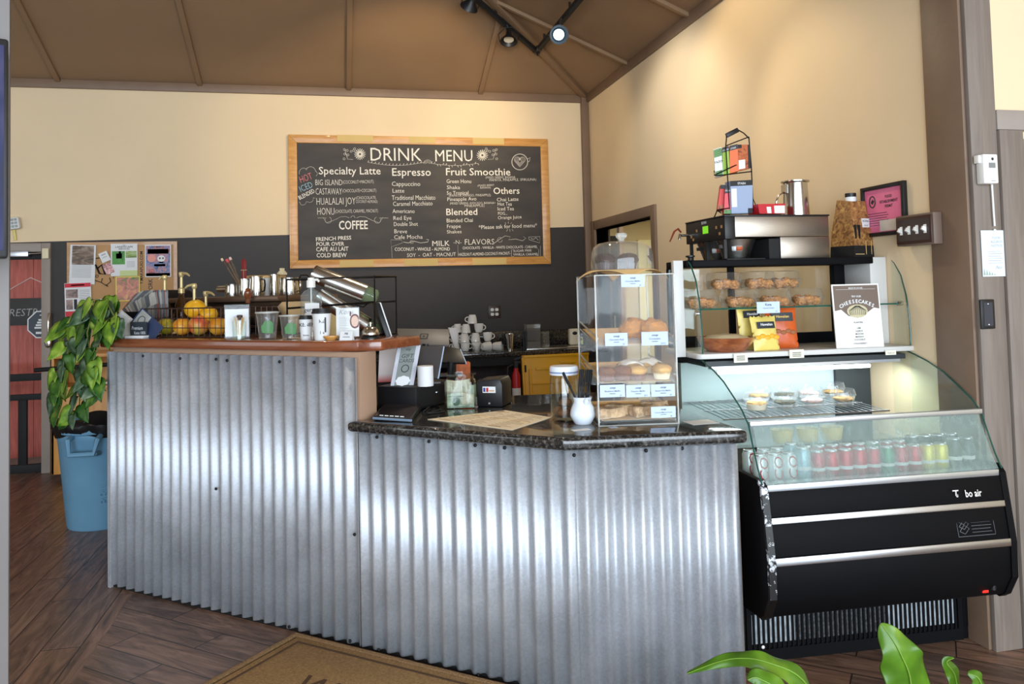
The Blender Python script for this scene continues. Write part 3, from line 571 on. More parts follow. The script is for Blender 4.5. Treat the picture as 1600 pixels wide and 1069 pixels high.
m = MB(); m.box(0, .5, 0, 2.05, .53, ZB - .042); m.box(0, 0, 0, .03, .5, ZB - .042); m.box(2.02, 0, 0, 2.05, .5, ZB - .042); m.box(.68, 0, 0, .7, .5, ZB - .042); m.box(.03, .02, .05, 2.02, .5, .07); m.build('body', wine, t)
m = MB(); m.box(.03, 0, ZB - .12, 2.02, .02, ZB - .045); m.build('rail', M['matte'], t)
# cups stacked in a pyramid
def mug_mb():
    m = MB(); m.lathe([(.0, 0), (.026, 0), (.03, .004), (.038, .03), (.043, .078), (.0405, .078), (.035, .03), (.0, .008)], 24); return m
mugP = bpx  # keep name local
def cupat(px, py, y): return ay(px, py, y)
protoM = None
spots_ = [(738, 497, 0, 1, 'single white coffee cup on the very top of the cup pyramid'), (715, 511, 1, 1, 'white coffee cup at the far end of the second tier of the pyramid'), (728, 512, 0, 1, 'white coffee cup in the middle of the second tier of the pyramid'), (748, 512, 0, 0, 'white coffee cup with handle outwards, near the socket plate in the second tier'),
 (711, 527, 1, 1, 'white coffee cup at the far end of the third tier of the pyramid'), (726, 528, 0, 1, 'white coffee cup third tier, two along from the tablet register'), (743, 528, 0, 1, 'white coffee cup third tier, above the clear tray'), (762, 528, 0, 0, 'white coffee cup at the outlet end of the third tier'),
 (712, 543, 1, 1, 'white coffee cup at the far end of the bottom tier'), (727, 544, 0, 0, 'white coffee cup of the bottom tier just left of the clear tray'), (744, 543, 0, 0, 'white coffee cup of the bottom tier standing behind the clear tray')]
YC = 7.0; zt = [ZB + .004 + .0815 * k for k in range(4)]
for px, py, dp, inv, lab in spots_:
    tier = {497: 3, 511: 2, 512: 2, 527: 1, 528: 1, 543: 0, 544: 0}[py]
    P = ay(px, py, YC + .1 * dp)
    if not protoM:
        protoM = thing('coffee_cup', lab, 'cup', (0, 0, 0), 0, 'cups in the pyramid'); mug_mb().build('bowl', M['ceram'], protoM)
        m = MB(); m.tube([(.036, 0, .062)] + [(.04 + .026 * math.sin(a), 0, .042 + .022 * math.cos(a)) for a in [R_(x) for x in range(10, 171, 20)]] + [(.034, 0, .02)], .0045, 8); m.build('handle', M['ceram'], protoM); c = protoM
    else: c = dup(protoM, label=lab)
    c.location = (P.x, YC + .1 * dp, zt[tier] + (.078 if inv else 0)); c.rotation_euler = (PI if inv else 0, 0, PI if (inv and px in (738,)) else (.2 if not inv else 2.4))
P = ay(762, 540, 6.9); t = thing('clear_tray', 'clear plastic tray holding two cups on the back worktop', 'tray', (P.x, 6.9, ZB))
m = MB(); w = .13
m.box(-w, -.07, 0, w, .07, .004); m.box(-w, -.07, .004, w, -.066, .06); m.box(-w, .066, .004, w, .07, .06); m.box(-w, -.066, .004, -w + .004, .066, .06); m.box(w - .004, -.066, .004, w, .066, .06); m.build('shell', M['pet'], t)
for k, (dx, r) in enumerate(((-.05, .036), (.045, .04))):
    c = dup(protoM, (P.x + dx, 6.9, ZB + .044), 0, ('white cup lying on its side in the clear tray, the one nearer the pyramid', 'white cup lying on its side in the clear tray, the one nearer the steel tumbler')[k], 'cups in the clear tray'); c.rotation_euler = (PI / 2, 0, PI / 2 + .3 - .6 * k)
P = ay(797, 545, 6.88); m = MB(); m.lathe([(0, 0), (.026, 0), (.038, .15), (.036, .15), (.024, .004), (0, .004)], 24)
tag(m.build('steel_tumbler', M['steel'], None, (P.x, 6.88, ZB)), 'steel shaker tumbler standing on the back worktop', 'tumbler')
P = ay(832, 544, 6.95); t = thing('lid_dispenser', 'clear upright plastic dispenser with black side on the back worktop', 'dispenser', (P.x, 6.95, ZB))
h = .225
m = MB(); m.box(-.06, -.05, 0, .065, -.046, h); m.box(-.06, .046, 0, .065, .05, h); m.box(.061, -.046, 0, .065, .046, h); m.box(-.06, -.046, 0, .061, .046, .004); m.build('shell', M['pet'], t)
m = MB(); m.box(-.075, -.05, 0, -.061, .05, h - .06); m.box(-.09, -.02, 0, -.076, .02, .1); m.build('side', M['black'], t)
m = MB(); m.box(-.055, -.04, .005, .058, .04, .07); m.build('contents', mat('smoke grey sleeves', C(88, 86, 84), .5), t)
m = MB(); m.box(-.055, -.04, .085, .058, .04, .17); m.build('contents', mat('dark sleeves', C(60, 60, 64), .5), t)
m = MB(); m.box(-.062, -.052, h - .03, .067, .052, h); m.build('lid', M['pet'], t)
P = ay(852, 543, 7.05); m = MB(); m.box(-.03, -.04, 0, .03, -.037, .15); m.box(-.03, .037, 0, .03, .04, .15); m.box(-.03, -.037, 0, -.027, .037, .15); m.box(.027, -.037, 0, .03, .037, .15); m.box(-.027, -.037, 0, .027, .037, .003)
tag(m.build('clear_bin', M['pet'], None, (P.x, 7.05, ZB)), 'narrow empty clear bin beside the lid dispenser', 'bin')
P = ay(897, 540, 7.1); t = thing('soap_dispenser', 'cream plastic dispenser on the back worktop behind the pastry case', 'dispenser', (P.x, 7.1, ZB + .012))
m = MB(); m.box(-.05, -.035, 0, .05, .035, .15); m.build('body', mat('cream plastic', C(228, 218, 196), .4), t, bev=.016, seg=3)
m = MB(); m.ball((0, -.036, .11), (.024, .004, .016)); m.build('window', M['black'], t)
m = MB(); m.box(.75, -.2, 0, 1.3, .16, .01); tag(m.build('drip_tray', M['brush'], None, (.9, 7.08, ZB), bev=.003), 'low dull metal tray lying on the back worktop', 'tray')
# yellow tote lid and extinguisher below the worktop
yl = mat('yellow plastic', C(236, 176, 22), .42)
A, B = ay(817, 556, 6.62), ay(925, 625, 6.62); w, h = B.x - A.x, .6
t = thing('yellow_lid', 'big yellow plastic lid with moulded ribs leaning below the back worktop', 'crate lid', (A.x, 6.62, A.z - h), 0); t.rotation_euler.x = R_(-6)
m = MB(); m.box(0, 0, 0, w, .02, h); m.build('panel', yl, t, bev=.02, seg=3)
m = MB(); e = .022
for a, b, c, d in ((0, h - e, w, h), (0, 0, e, h), (.12, h * .78, .32, h * .78 + e), (.06, h * .3, w * .9, h * .3 + e), (.06, h * .58, w * .9, h * .58 + e * .6), (.06, h * .1, .06 + e, h * .8), (w * .45, h * .1, w * .45 + e, h * .85), (w * .75, h * .1, w * .75 + e, h * .85), (.34, h * .86, .48, h * .86 + e)): m.box(a, -.018, b, c, 0, d)
m.build('ribs', yl, t, bev=.004)
m = MB(); m.box(.02, -.02, h * .76, .035, .0, h * .86); m.build('slot', M['matte'], t)
P = ay(808, 620, 6.6); m_ = ay(808, 570, 6.6)
t = thing('fire_extinguisher', 'small red fire extinguisher beside the yellow lid', 'fire extinguisher', (P.x, 6.62, 0.28))
zz = m_.z - .28
m = MB(); m.lathe([(0, 0), (.032, 0), (.036, .01), (.036, zz - .09), (.02, zz - .05), (.02, zz - .03), (0, zz - .03)], 24); m.build('cylinder', M['red'], t)
m = MB(); m.lathe([(.0365, zz * .3), (.037, zz * .3), (.037, zz * .62), (.0365, zz * .62)], 24); m.build('label', M['white'], t)
m = MB(); m.cb((0, 0, zz), (.03, .03, .06)); m.cb((.02, 0, zz + .02), (.06, .014, .012)); m.cb((.02, 0, zz + .05), (.07, .014, .012), Matrix.Rotation(-.3, 3, 'Y')); m.build('valve', M['black'], t)
m = MB(); m.tube([(-.02, 0, zz), (-.07, 0, zz - .02), (-.08, 0, zz - .15), (-.07, 0, zz - .25)], .008, 8); m.build('hose', M['black'], t)
m = MB(); m.box(-.18, -.12, 0, .18, .12, .278); tag(m.build('black_crate', M['matte'], None, (P.x - .05, 6.64, 0), bev=.006), 'black crate under the fire extinguisher', 'crate')
# ------------------------------------------------------------------ service counter clad in corrugated metal
def galv():
    m, nt, b, N, L = nodes('galvanised sheet'); tc = N('ShaderNodeTexCoord'); v = N('ShaderNodeTexVoronoi'); v.inputs['Scale'].default_value = 140; L(tc.outputs['Object'], v.inputs[0])
    n = N('ShaderNodeTexNoise'); n.inputs['Scale'].default_value = 5; n.inputs['Detail'].default_value = 6; L(tc.outputs['Object'], n.inputs[0])
    mx = N('ShaderNodeMix'); mx.data_type = 'RGBA'; mx.inputs[0].default_value = .2; L(n.outputs['Color'], mx.inputs[6]); L(v.outputs['Color'], mx.inputs[7])
    bw_ = N('ShaderNodeRGBToBW'); L(mx.outputs[2], bw_.inputs[0])
    r = ramp(nt, [(.3, C(172, 176, 182)), (.7, C(206, 210, 216))]); L(bw_.outputs[0], r.inputs[0]); L(r.outputs[0], b.inputs['Base Color'])
    b.inputs['Metallic'].default_value = .6; r2 = ramp(nt, [(.3, .46), (.7, .56)]); L(bw_.outputs[0], r2.inputs[0]); L(r2.outputs[0], b.inputs['Roughness']); return m
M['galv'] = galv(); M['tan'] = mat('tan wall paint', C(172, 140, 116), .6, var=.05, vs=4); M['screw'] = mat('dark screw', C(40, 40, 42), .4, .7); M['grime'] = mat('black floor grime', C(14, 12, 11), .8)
PITCH_ = .0667
def corr(path, z0, z1, amp=.0118):
    # path: list of (x, y) in bar frame; sheet undulates to the outside
    m = MB(); pts = []; s = 0
    for (a, b) in zip(path[:-1], path[1:]):
        a, b = V((*a, 0)), V((*b, 0)); d = b - a; n = V((d.y, -d.x, 0)).normalized(); k = max(2, int(d.length / PITCH_ * 14))
        for i in range(k + (1 if b == V((*path[-1], 0)) else 0)):
            q = a + d * (i / k); w = amp * math.cos(2 * PI * (s + d.length * i / k) / PITCH_); pts.append(q + n * w)
        s += d.length
    m.rings([[(p.x, p.y, z0) for p in pts], [(p.x, p.y, z1) for p in pts]], loop=False)
    return m
TC = 2.567
CRN = bw(TC, 0); RE = V((1.402, 2.628, 0)); d_ = RE - CRN; EB = (d_.dot(BU) + TC, d_.dot(BV))   # far end of the front counter in the bar frame
def screws(par, spots):
    for (t, v, z) in spots:
        v = v - .004 if abs(v) < .02 else v; m = MB(); m.M = Matrix.Translation((t, v, min(z, .862) if par.name.startswith('front') else z)); m.ball((0, 0, 0), (.007, .006, .007), 10, 6); m.build('screw', M['screw'], par)
hb = thing('bar_wall', 'tall half wall of the bar clad in grey corrugated metal', 'counter', BL, BRZ)
m = MB(); m.box(0.0, .012, 0, 1.6, .12, 1.2); m.build('core', M['tan'], hb, bev=.004)
corr([(0, 0), (1.6, 0)], .012, 1.178).build('corrugated_cladding', M['galv'], hb, solid=.0015, norm=False)
m = MB(); m.box(.004, .004, 0, 1.6, .012, .013); m.build('floor_grime', M['grime'], hb)
m = MB(); m.box(-.012, -.012, 0.0, .008, .12, 1.18); m.build('corner_strip', M['galv'], hb)
def tz(px, py): P = ab(px, py, 0); return (P - BL).dot(BU), P.z
screws(hb, [(*((tz(px, py)[0]), -.0085), tz(px, py)[1]) for px, py in ((227, 556), (285, 560), (341, 561), (358, 563), (440, 565), (494, 566), (341, 763), (455, 978), (550, 1000), (557, 834))])
ZG = .922; KY = az(825, 619, ZG).y
fc_ = thing('front_counter', 'low counter base clad in silver corrugated metal under the granite', 'counter', BL, BRZ)
m = MB(); m.prism([(1.605, .014), (TC - .004, .014), (EB[0] - .004, EB[1] + .014), *[((V(q) - BL).dot(BU), (V(q) - BL).dot(BV)) for q in ((1.40, KY - .05, 0), (.6, KY - .05, 0))], (1.605, .45)], 0.0, .874); m.build('core', M['tan'], fc_)
corr([(1.604, 0), (TC, 0), EB], .012, .872).build('corrugated_cladding', M['galv'], fc_, solid=.0015, norm=False)
m = MB(); m.prism([(1.605, .004), (TC, .004), (EB[0], EB[1] + .006), (EB[0], EB[1] + .014), (TC, .014), (1.605, .014)], 0, .013); m.build('floor_grime', M['grime'], fc_)
def tz2(px, py): P = ay(px, py, 2.655 + (1147 - px) * .0001); d = P - BL; return d.dot(BU), d.dot(BV) - .012, P.z
screws(fc_, [((tz(px, py)[0]), -.0085, tz(px, py)[1]) for px, py in ((592, 677), (673, 682), (745, 690), (791, 696), (595, 1014), (681, 1040), (750, 1053))] + [tz2(*q) for q in ((899, 706), (1011, 698), (1067, 694), (1122, 690), (1144, 697), (1148, 845), (1150, 970))])
# wooden bar top
M['barwood'] = wood('varnished red-brown bar wood', C(112, 58, 34), C(148, 84, 52), .22, 3, (1, 10, 10), .6)
ZW = 1.248
poly = [(-.045, -.032), (1.47, -.032), (1.665, .075), (1.665, .36), (-.045, .36)]
m = MB(); m.prism(poly, 1.202, ZW); o = m.build('bar_top', M['barwood'], None, BL, BRZ, bev=.01, seg=3); tag(o, 'varnished red-brown wooden top along the tall bar wall', 'bar top')
# granite top of the front counter
ZG = .922
g0 = BL + BU * 1.563 - BV * .036
KY = az(825, 619, ZG).y
pts = [(g0.x, g0.y), (.765, 2.672), (1.425, 2.59), (1.43, 3.2), (1.43, KY), (.5, KY + .1), (.22, 3.78), (bw(1.607, .5).x, bw(1.607, .5).y), (bw(1.607, .0).x, bw(1.607, 0).y)]
m = MB(); m.prism(pts, .876, ZG); tag(m.build('granite_worktop', M['granite'], bev=.014, seg=4), 'polished black granite worktop of the front counter', 'worktop')
# hidden work counter carrying the espresso machine
m = MB(); m.box(-.35, .5, 0, 1.35, 1.1, .9); o = m.build('work_counter', M['dark'], None, BL, BRZ, bev=.004); tag(o, 'dark work counter under the espresso machine behind the bar', 'counter')
def onbar(px, v, z=ZW, py=520):
    P = ab(px, py, v); return V((P.x, P.y, z))
def zbar(px, py, v): return ab(px, py, v).z
# ------------------------------------------------------------------ espresso machine and what stands on it
EM = onbar(388, .8, .9, 480); ez = ab(388, 463, .72).z
em = thing('espresso_machine', 'wide steel espresso machine behind the bar with pitchers on top', 'espresso machine', EM, BRZ)
LW = ((ab(482, 470, .8) - EM).dot(BU)); L0 = (ab(306, 470, .8) - EM).dot(BU)
H = ez - .9
m = MB(); m.extr([(L0, -.22, 0), (L0, .24, 0), (L0, .24, H - .031), (L0, -.2, H - .031), (L0, -.24, H - .06), (L0, -.2, H - .12), (L0, -.12, H - .2), (L0, -.1, .06), (L0, -.22, .05)], (LW - L0, 0, 0)); m.build('body', M['brush'], em, bev=.006)
m = MB(); m.box(L0 - .01, -.245, H - .03, LW + .01, .24, H - .0); m.build('cup_tray', mat('worn bronze tray', C(120, 98, 82), .35, .6), em, bev=.004)
m = MB(); m.tube([(L0 - .02, -.19, H + .05), (LW + .02, -.19, H + .05)], .006, 8) if 0 else None
m.tube([(L0 - .05, .22, H + .05), (L0 + .3, .22, H + .05)], .02, 12); m.tube([(L0 + .28, .22, H + .05), (L0 + .3, .22, H - .01)], .012, 8); m.build('rail', M['brush'], em)
m = MB(); m.cyl((L0 + .0, -.235, H - .09), (L0 - .09, -.235, H - .05), .05, 20); m.cyl((L0 - .02, -.24, H - .02), (L0 - .02, -.05, H - .02), .07, 24); m.build('steam_group', M['matte'], em)
for k in (.28, .62):
    x = L0 + (LW - L0) * k; m = MB(); m.cyl((x, -.22, H - .26), (x, -.22, H - .15), .042, 24); m.cyl((x, -.22, H - .2), (x + .05, -.4, H - .22), .014, 10); m.build('portafilter', M['black'], em)
x = (ab(392, 470, .55) - EM).dot(BU); zk = ab(392, 462, .5).z - .9
m = MB(); m.lathe([(0, -.045), (.014, -.04), (.01, -.02), (.022, .0), (.022, .02), (.014, .03), (.016, .036), (0, .045)], 16, (x, -.27, zk)); m.build('wooden_knob', M['barwood'], em)
m = MB(); m.box(L0 + .1, -.185, .1, LW - .25, -.13, H - .2) ; m.build('panel', mat('dark mirror panel', C(60, 62, 66), .15, .9), em)
def pitcher(px0, px1, pyt, lab, v=.74, handle=1):
    P = onbar((px0 + px1) / 2, v, ez + .001, 450); r = pm(P, (px1 - px0) / 2); h = ab((px0 + px1) / 2, pyt, v).z - ez
    t = thing('milk_pitcher', lab, 'pitcher', P, BRZ, 'steel pitchers on the espresso machine')
    m = MB(); m.lathe([(0, 0), (r * .97, 0), (r, .006), (r * .98, h * .45), (r * .9, h * .8), (r * .95, h), (r * .92, h), (r * .86, h * .8), (r * .93, h * .4), (r * .9, .008), (0, .008)], 28); m.build('body', M['steel'], t)
    if handle: m = MB(); m.tube([(r * .9, .01 * 0, h * .85), (r * 1.4, 0, h * .8), (r * 1.5, 0, h * .55), (r * 1.35, 0, h * .25), (r * .95, 0, h * .2)], .006, 8, flat=.7); m.M = Matrix(); m.build('handle', M['matte'] if handle == 2 else M['steel'], t)
    return t
pitcher(352, 374, 444, 'small squat steel milk pitcher at the left end of the row', .74, 0)
tp = pitcher(374, 391, 436, 'narrow steel pitcher holding thermometers and a red spatula', .72, 0)
pitcher(390, 413, 432, 'large steel milk pitcher with dark handle in the middle of the row', .74, 2)
pitcher(421, 437, 429, 'tall slim steel pitcher behind, under the cream knob', .86, 0)
pitcher(437, 468, 434, 'widest steel pitcher at the right end of the row', .74, 1)
P = onbar(415, .92, ez + .001, 450); r = pm(P, 30); h = ab(415, 432, .9).z - ez
t = thing('lidded_tub', 'cream plastic tub with knobbed lid behind the steel pitchers', 'tub', P, BRZ)
m = MB(); m.lathe([(0, 0), (r * .9, 0), (r, h * .9), (0, h * .9)], 28); m.build('body', M['ceram'], t)
m = MB(); m.lathe([(0, h * .9), (r * 1.04, h * .9), (r * 1.04, h), (r * .9, h + .005), (0, h + .006)], 28); k = (ab(437, 430, .9) - P).dot(BU); m.build('lid', M['kraft'], t)
m = MB(); m.cb((k, 0, h + .012), (.05, .03, .014)); m.cb((k, 0, h + .03), (.02, .02, .03)); m.cb((k, 0, h + .022), (.035, .025, .01)); m.build('knob', mat('cream knob', C(226, 210, 170), .5), t)
PP = V(tp.location)
def stick(name, lab, cat, px, py, bx, mats, r, grip):
    top = ab(px, py, .72); b = onbar(bx, .72, ez + .012, 450); t = thing(name, lab, cat, b, 0); d = top - b
    m = MB(); m.tube([(0, 0, 0), tuple(d * .98)], r * .5, 8); m.build('shaft', mats[0], t)
    m = MB(); u = d.normalized(); m.tube([tuple(d - u * grip), tuple(d - u * grip * .98), tuple(d - u * grip * .15), tuple(d)], [r * .6, r, r, r * .5], 12); m.build('head', mats[1], t)
stick('thermometer', 'thin milk thermometer with pale tip leaning left in the narrow pitcher', 'thermometer', 346, 404, 381, (M['steel'], mat('cream tip', C(222, 200, 170), .4)), .007, .02)
stick('thermometer', 'milk thermometer with pink head in the narrow pitcher', 'thermometer', 354, 405, 382, (M['steel'], mat('pink tip', C(196, 80, 84), .4)), .01, .025)
stick('thermometer', 'milk thermometer with white tip, the one nearest the red spatula', 'thermometer', 359, 402, 383, (M['steel'], mat('white tip', C(220, 190, 180), .4)), .008, .02)
top = ab(379, 404, .72); b = onbar(380.5, .72, ez + .012, 450); t = thing('red_spatula', 'dark red silicone spatula standing in the narrow pitcher', 'spatula', b, BRZ); h = top.z - b.z
m = MB(); m.extr([(-.019, 0, h * .35), (.019, 0, h * .35), (.019, 0, h * .86), (.012, 0, h * .97), (-.005, 0, h), (-.017, 0, h * .93)], (0, .008, 0)); m.build('blade', mat('dark red silicone', C(132, 36, 40), .4), t, bev=.003)
m = MB(); m.tube([(0, .004, 0), (0, .004, h * .68)], .005, 8); m.build('handle', M['steel'], t); m = MB(); m.box(-.02, -.001, h * .66, .02, .009, h * .69); m.build('collar', M['steel'], t)
# ------------------------------------------------------------------ on the bar top
# syrup bottles with pumps
def syrup(px, v, pyt, spout, lab):
    P = onbar(px, v); z = ab(px, pyt, v).z - ZW
    t = thing('syrup_bottle', lab, 'syrup pump', P, BRZ, 'syrup bottles with pumps')
    m = MB(); hb_ = z - .12; m.lathe([(0, 0), (.034, 0), (.036, .01), (.036, hb_ * .7), (.015, hb_ * .92), (.014, hb_), (0, hb_)], 20); m.build('bottle', mat('amber syrup glass', C(120, 80, 40), .08, trans=.7), t)
    m = MB(); m.lathe([(0, hb_), (.018, hb_), (.018, hb_ + .025), (.009, hb_ + .03), (.008, z - .03), (.013, z - .025), (.015, z - .008), (.012, z), (0, z)], 16); m.build('pump', M['brass'], t)
    m = MB(); m.tube([(0, 0, z - .014), (spout * .02, -.004, z - .008), (spout * .06, -.012, z - .012), (spout * .085, -.016, z - .024)], [.009, .0085, .007, .005], 10); m.build('spout', M['brass'], t)
syrup(284, .45, 425, 1, 'tallest cream syrup pump beside the brochures')
syrup(304, .37, 443, -.6, 'short cream syrup pump above the heaped mangoes')
syrup(322, .44, 455, 1, 'low cream syrup pump next to the espresso machine')
syrup(258, .48, 430, -.3, 'cream syrup pump standing behind the brochures')
# wire basket
def mango(name, c, r, lab, px, py, v, zc=None, rot=(0, 0, 0), tilt=0):
    P = ab(px, py, v); m = MB()
    m.ball((0, 0, 0), (r * 1.0, r * .9, r * .92), 20, 14, lambda d: 1 + .1 * d.x * abs(d.x) - .06 * max(0, d.z) ** 2 + .04 * mnoise.noise(d * 2 + P))
    t = thing('mango', lab, 'mango', (P.x, P.y, zc if zc else P.z), BRZ + tilt, 'mangoes in the wire basket')
    m.build('fruit', name, t); m = MB(); m.tube([(0, 0, r * .82), (.003, 0, r * .98)], .004, 6); m.build('stem', M['grime'], t)
def mangom(nm, cols):
    m, nt, b, N, L = nodes(nm); tc = N('ShaderNodeTexCoord'); n = N('ShaderNodeTexNoise'); n.inputs['Scale'].default_value = 14; n.inputs['Detail'].default_value = 3; L(tc.outputs['Object'], n.inputs[0])
    r = ramp(nt, [(.35, cols[0]), (.5, cols[1]), (.68, cols[2])]); L(n.outputs[0], r.inputs[0]); L(r.outputs[0], b.inputs['Base Color']); b.inputs['Roughness'].default_value = .35; b.inputs['Subsurface Weight'].default_value = .1; b.inputs['Subsurface Radius'].default_value = (.02, .01, .004); return m
mg = [mangom('green-yellow mango', [C(110, 118, 30), C(170, 158, 40), C(205, 175, 60)]), mangom('orange mango', [C(206, 120, 28), C(226, 150, 40), C(226, 180, 70)]), mangom('red mango', [C(200, 80, 60), C(222, 130, 60), C(200, 180, 80)]), mangom('yellow mango', [C(220, 160, 24), C(236, 180, 32), C(220, 150, 40)])]
BXL = (onbar(244, .09) - BL).dot(BU); BXR = (onbar(399, .09) - BL).dot(BU)
zb_ = ZW + .006
for (i, rr, lab, px, v, lv) in ((0, .048, 'green-yellow mango at the left end of the basket', 259, .13, 0), (1, .049, 'orange mango second along the bottom of the basket', 284, .11, 0), (2, .056, 'large red and green mango in the middle of the basket', 311, .12, 0), (1, .05, 'orange-red mango behind the card at the right of the basket', 341, .12, 0), (3, .054, 'big yellow mango crowning the heap', 307, .16, 2), (3, .044, 'smaller yellow mango on the heap next to the espresso machine', 328, .17, 1), (0, .046, 'shadowed green mango behind the glass of straws', 372, .14, 0)):
    v += .05; P = onbar(px, v); zc = zb_ + rr * .92 + (0, .062, .082)[lv]
    mango(mg[i], None, rr, lab, px, 515, v, zc, tilt=i * 1.3)
t = thing('wire_basket', 'low brown wire basket holding mangoes on the bar top', 'basket', onbar(321, .18), BRZ)
hw_ = (BXR - BXL) / 2; bh = ab(300, 482, .03).z - ZW; y0, y1 = -.105, .11; wm = mat('brown wire', C(74, 58, 50), .4, .5)
m = MB()
for z in (.004, bh * .33, bh * .66, bh): m.tube([(-hw_, y0, z), (hw_, y0, z), (hw_, y1, z), (-hw_, y1, z)], .0022 if z < bh else .0035, 6, closed=True)
n = 18
for i in range(n + 1):
    x = -hw_ + 2 * hw_ * i / n; m.tube([(x, y0, bh), (x, y0, .004), (x, y1, .004), (x, y1, bh)], .0018, 5)
for j in range(7):
    y = y0 + (y1 - y0) * j / 6; m.tube([(-hw_, y, bh), (-hw_, y, .004), (hw_, y, .004), (hw_, y, bh)], .0018, 5)
m.build('wires', wm, t)
# brochures fanned behind the basket
brm = [mat('slate brochure', C(104, 110, 116), .4, var=.25, vs=20), mat('grey brochure', C(160, 160, 156), .4, var=.2, vs=25), mat('brown brochure', C(150, 84, 72), .45, var=.3, vs=20), mat('pale brochure', C(206, 202, 194), .45, var=.15, vs=25)]
bp0 = None; base = onbar(252, .33, ZW + .012); n = 22
for i in range(n):
    f = i / (n - 1); ang = -R_(2 + 62 * f ** 1.6); x = .11 - .24 * min(1, f * 1.2); z = (max(0, f - .45)) * .06
    lab = ['upright grey brochure in the fan behind the mangoes', 'leaning dark brochure in the fan behind the mangoes', 'dark brochure fallen over towards the plant'][0 if f < .4 else 1 if f < .75 else 2]
    loc = base + BU * x + BV * (.004 * i - .05) + V((0, 0, z))
    if bp0 is None:
        m = MB(); m.box(-.055, -.002, 0, .055, .002, .225); bp0 = m.build('brochure', brm[0], None); m = MB(); m.box(-.05, -.0026, .15, .05, -.0021, .215); c = m.build('cover_band', brm[3], bp0); o = bp0
    else:
        o = bp0.copy(); COL.objects.link(o)
        k = bp0.children[0].copy(); COL.objects.link(k); k.parent = o
        if i % 4: o.data = o.data.copy(); o.data.materials[0] = brm[(1, 0, 2, 0, 1)[i % 5]]; k.data = k.data.copy(); k.data.materials[0] = brm[(2, 3, 0, 1)[i % 4]]
    o.location = loc; o.rotation_euler = Matrix.Rotation(BRZ + (.95 - .8 * f), 3, 'Z').to_euler(); o.rotation_euler = (Matrix.Rotation(BRZ, 3, 'Z') @ Matrix.Rotation(ang, 3, 'Y') @ Matrix.Rotation(-.5 + 1.0 * f ** 1.5, 3, 'Z')).to_euler()
    tag(o, lab, 'brochure', 'brochures in the fan, %s' % ('upright' if f < .4 else 'leaning' if f < .75 else 'fallen'))
for k, (px, py, a, lab, mt) in enumerate(((190, 503, -62, 'flyer with a round emblem hanging out over the bar end', brm[3]), (222, 502, -58, 'navy flyer drooping beside the small slate sign', mat('navy flyer', C(50, 62, 92), .45, var=.2, vs=20)))):
    P = onbar(px + 24, .03 + .02 * k, ZW + .012); t = thing('flyer', lab, 'flyer', P, 0); t.rotation_euler = (Matrix.Rotation(BRZ, 3, 'Z') @ Matrix.Rotation(R_(a), 3, 'Y') @ Matrix.Rotation(.35, 3, 'Z')).to_euler()
    m = MB(); m.box(-.05, -.001, 0, .05, .001, .19); m.build('sheet', mt, t)
    m = MB(); m.box(-.044, -.0018, .1, .044, -.0011, .18); m.build('panel_print', (M['white'], brm[1])[k], t)
    m = MB(); m.tube([(.022 * math.cos(q * PI / 6), -.002, .14 + .022 * math.sin(q * PI / 6)) for q in range(12)], .002, 5, closed=True); m.build('emblem', M['ink'], t)
# small slate sign
P = onbar(214, .015); t = thing('slate_sign', 'tiny hand-lettered slate sign on a white base', 'sign', P, BRZ + .1)
w, h = pm(P, 19), pm(P, 25)
m = MB(); m.box(-w, -.02, 0, w, .02, .013); m.build('base', M['white'], t, bev=.002)
m = MB(); m.box(-w * .75, .0, .013, w * 1.0, .008, h); m.build('slate', mat('slate', C(50, 58, 64), .6), t)
m = MB(); m.text('Premium', .026, (-w * .6, -.001, h * .52), it=.2, sx=.8); m.text('Kona 100%', .021, (-w * .3, -.001, h * .24), sx=.8); m.build('lettering', M['white'], t)
# acrylic card stands
def cardstand(name, lab, px0, px1, pyt, pyb, v, cardt, paint, cat='card stand', rz=None):
    P = onbar((px0 + px1) / 2, v); w = pm(P, (px1 - px0) / 2); h = ab((px0 + px1) / 2, pyt, v).z - ZW
    t = thing(name, lab, cat, P, facing(P) if rz is None else rz)
    m = MB(); m.box(-w, 0, .004, w, .002, h); m.box(-w, .006, .004, w, .008, h); m.box(-w, -.03, 0, w, .035, .004); m.build('holder', M['acryl'], t)
    m = MB(); m.box(-w * .94, .0025, .012, w * .94, .0055, h * cardt); m.build('card', M['white'], t)
    for nm, mt, fn in paint: m = MB(); fn(m, w, h); m.build(nm, mt, t)
    return t
def p1_(m, w, h):
    m.text('cafe', .02, (0, .0015, h * .62), align='CENTER', it=.3); m.box(-w * .5, .0016, h * .55, w * .5, .002, h * .56)
cardstand('card_stand', 'clear stand with a pale card behind the glass of stir sticks', 352, 389, 476, 535, .025, .87, [('print', greyt, p1_)])
def p2_(m, w, h):
    m.text('Kona', .03, (-w * .75, .0015, h * .78), it=.4)
    for i in range(8): m.box(-w * .7, .0016, h * (.68 - .05 * i), w * (.1 + .05 * (i % 3)), .002, h * (.69 - .05 * i))
def p3_(m, w, h): m.extr([(w * .62 + w * .42 * math.cos(a) if w * .62 + w * .42 * math.cos(a) < w * .94 else w * .94, .001, h * .56 + w * .6 * math.sin(a)) for a in [i * PI / 12 for i in range(24)]], (0, .001, 0)); m.box(w * .2, .001, h * .72, w * .32, .002, h * .86)
def p4_(m, w, h): m.extr([(w * .62 + w * .3 * math.cos(a), .0004, h * .56 + w * .45 * math.sin(a)) for a in [i * PI / 12 for i in range(24)]], (0, .001, 0))
cardstand('card_stand', 'clear stand with a white latte card beside the brass bell', 524, 562, 480, 536, .075, .97, [('print', greyt, p2_), ('cup_print', mat('cocoa print', C(110, 60, 52), .5), p3_), ('foam_print', mat('foam print', C(222, 190, 170), .5), p4_)], rz=BRZ + .45)
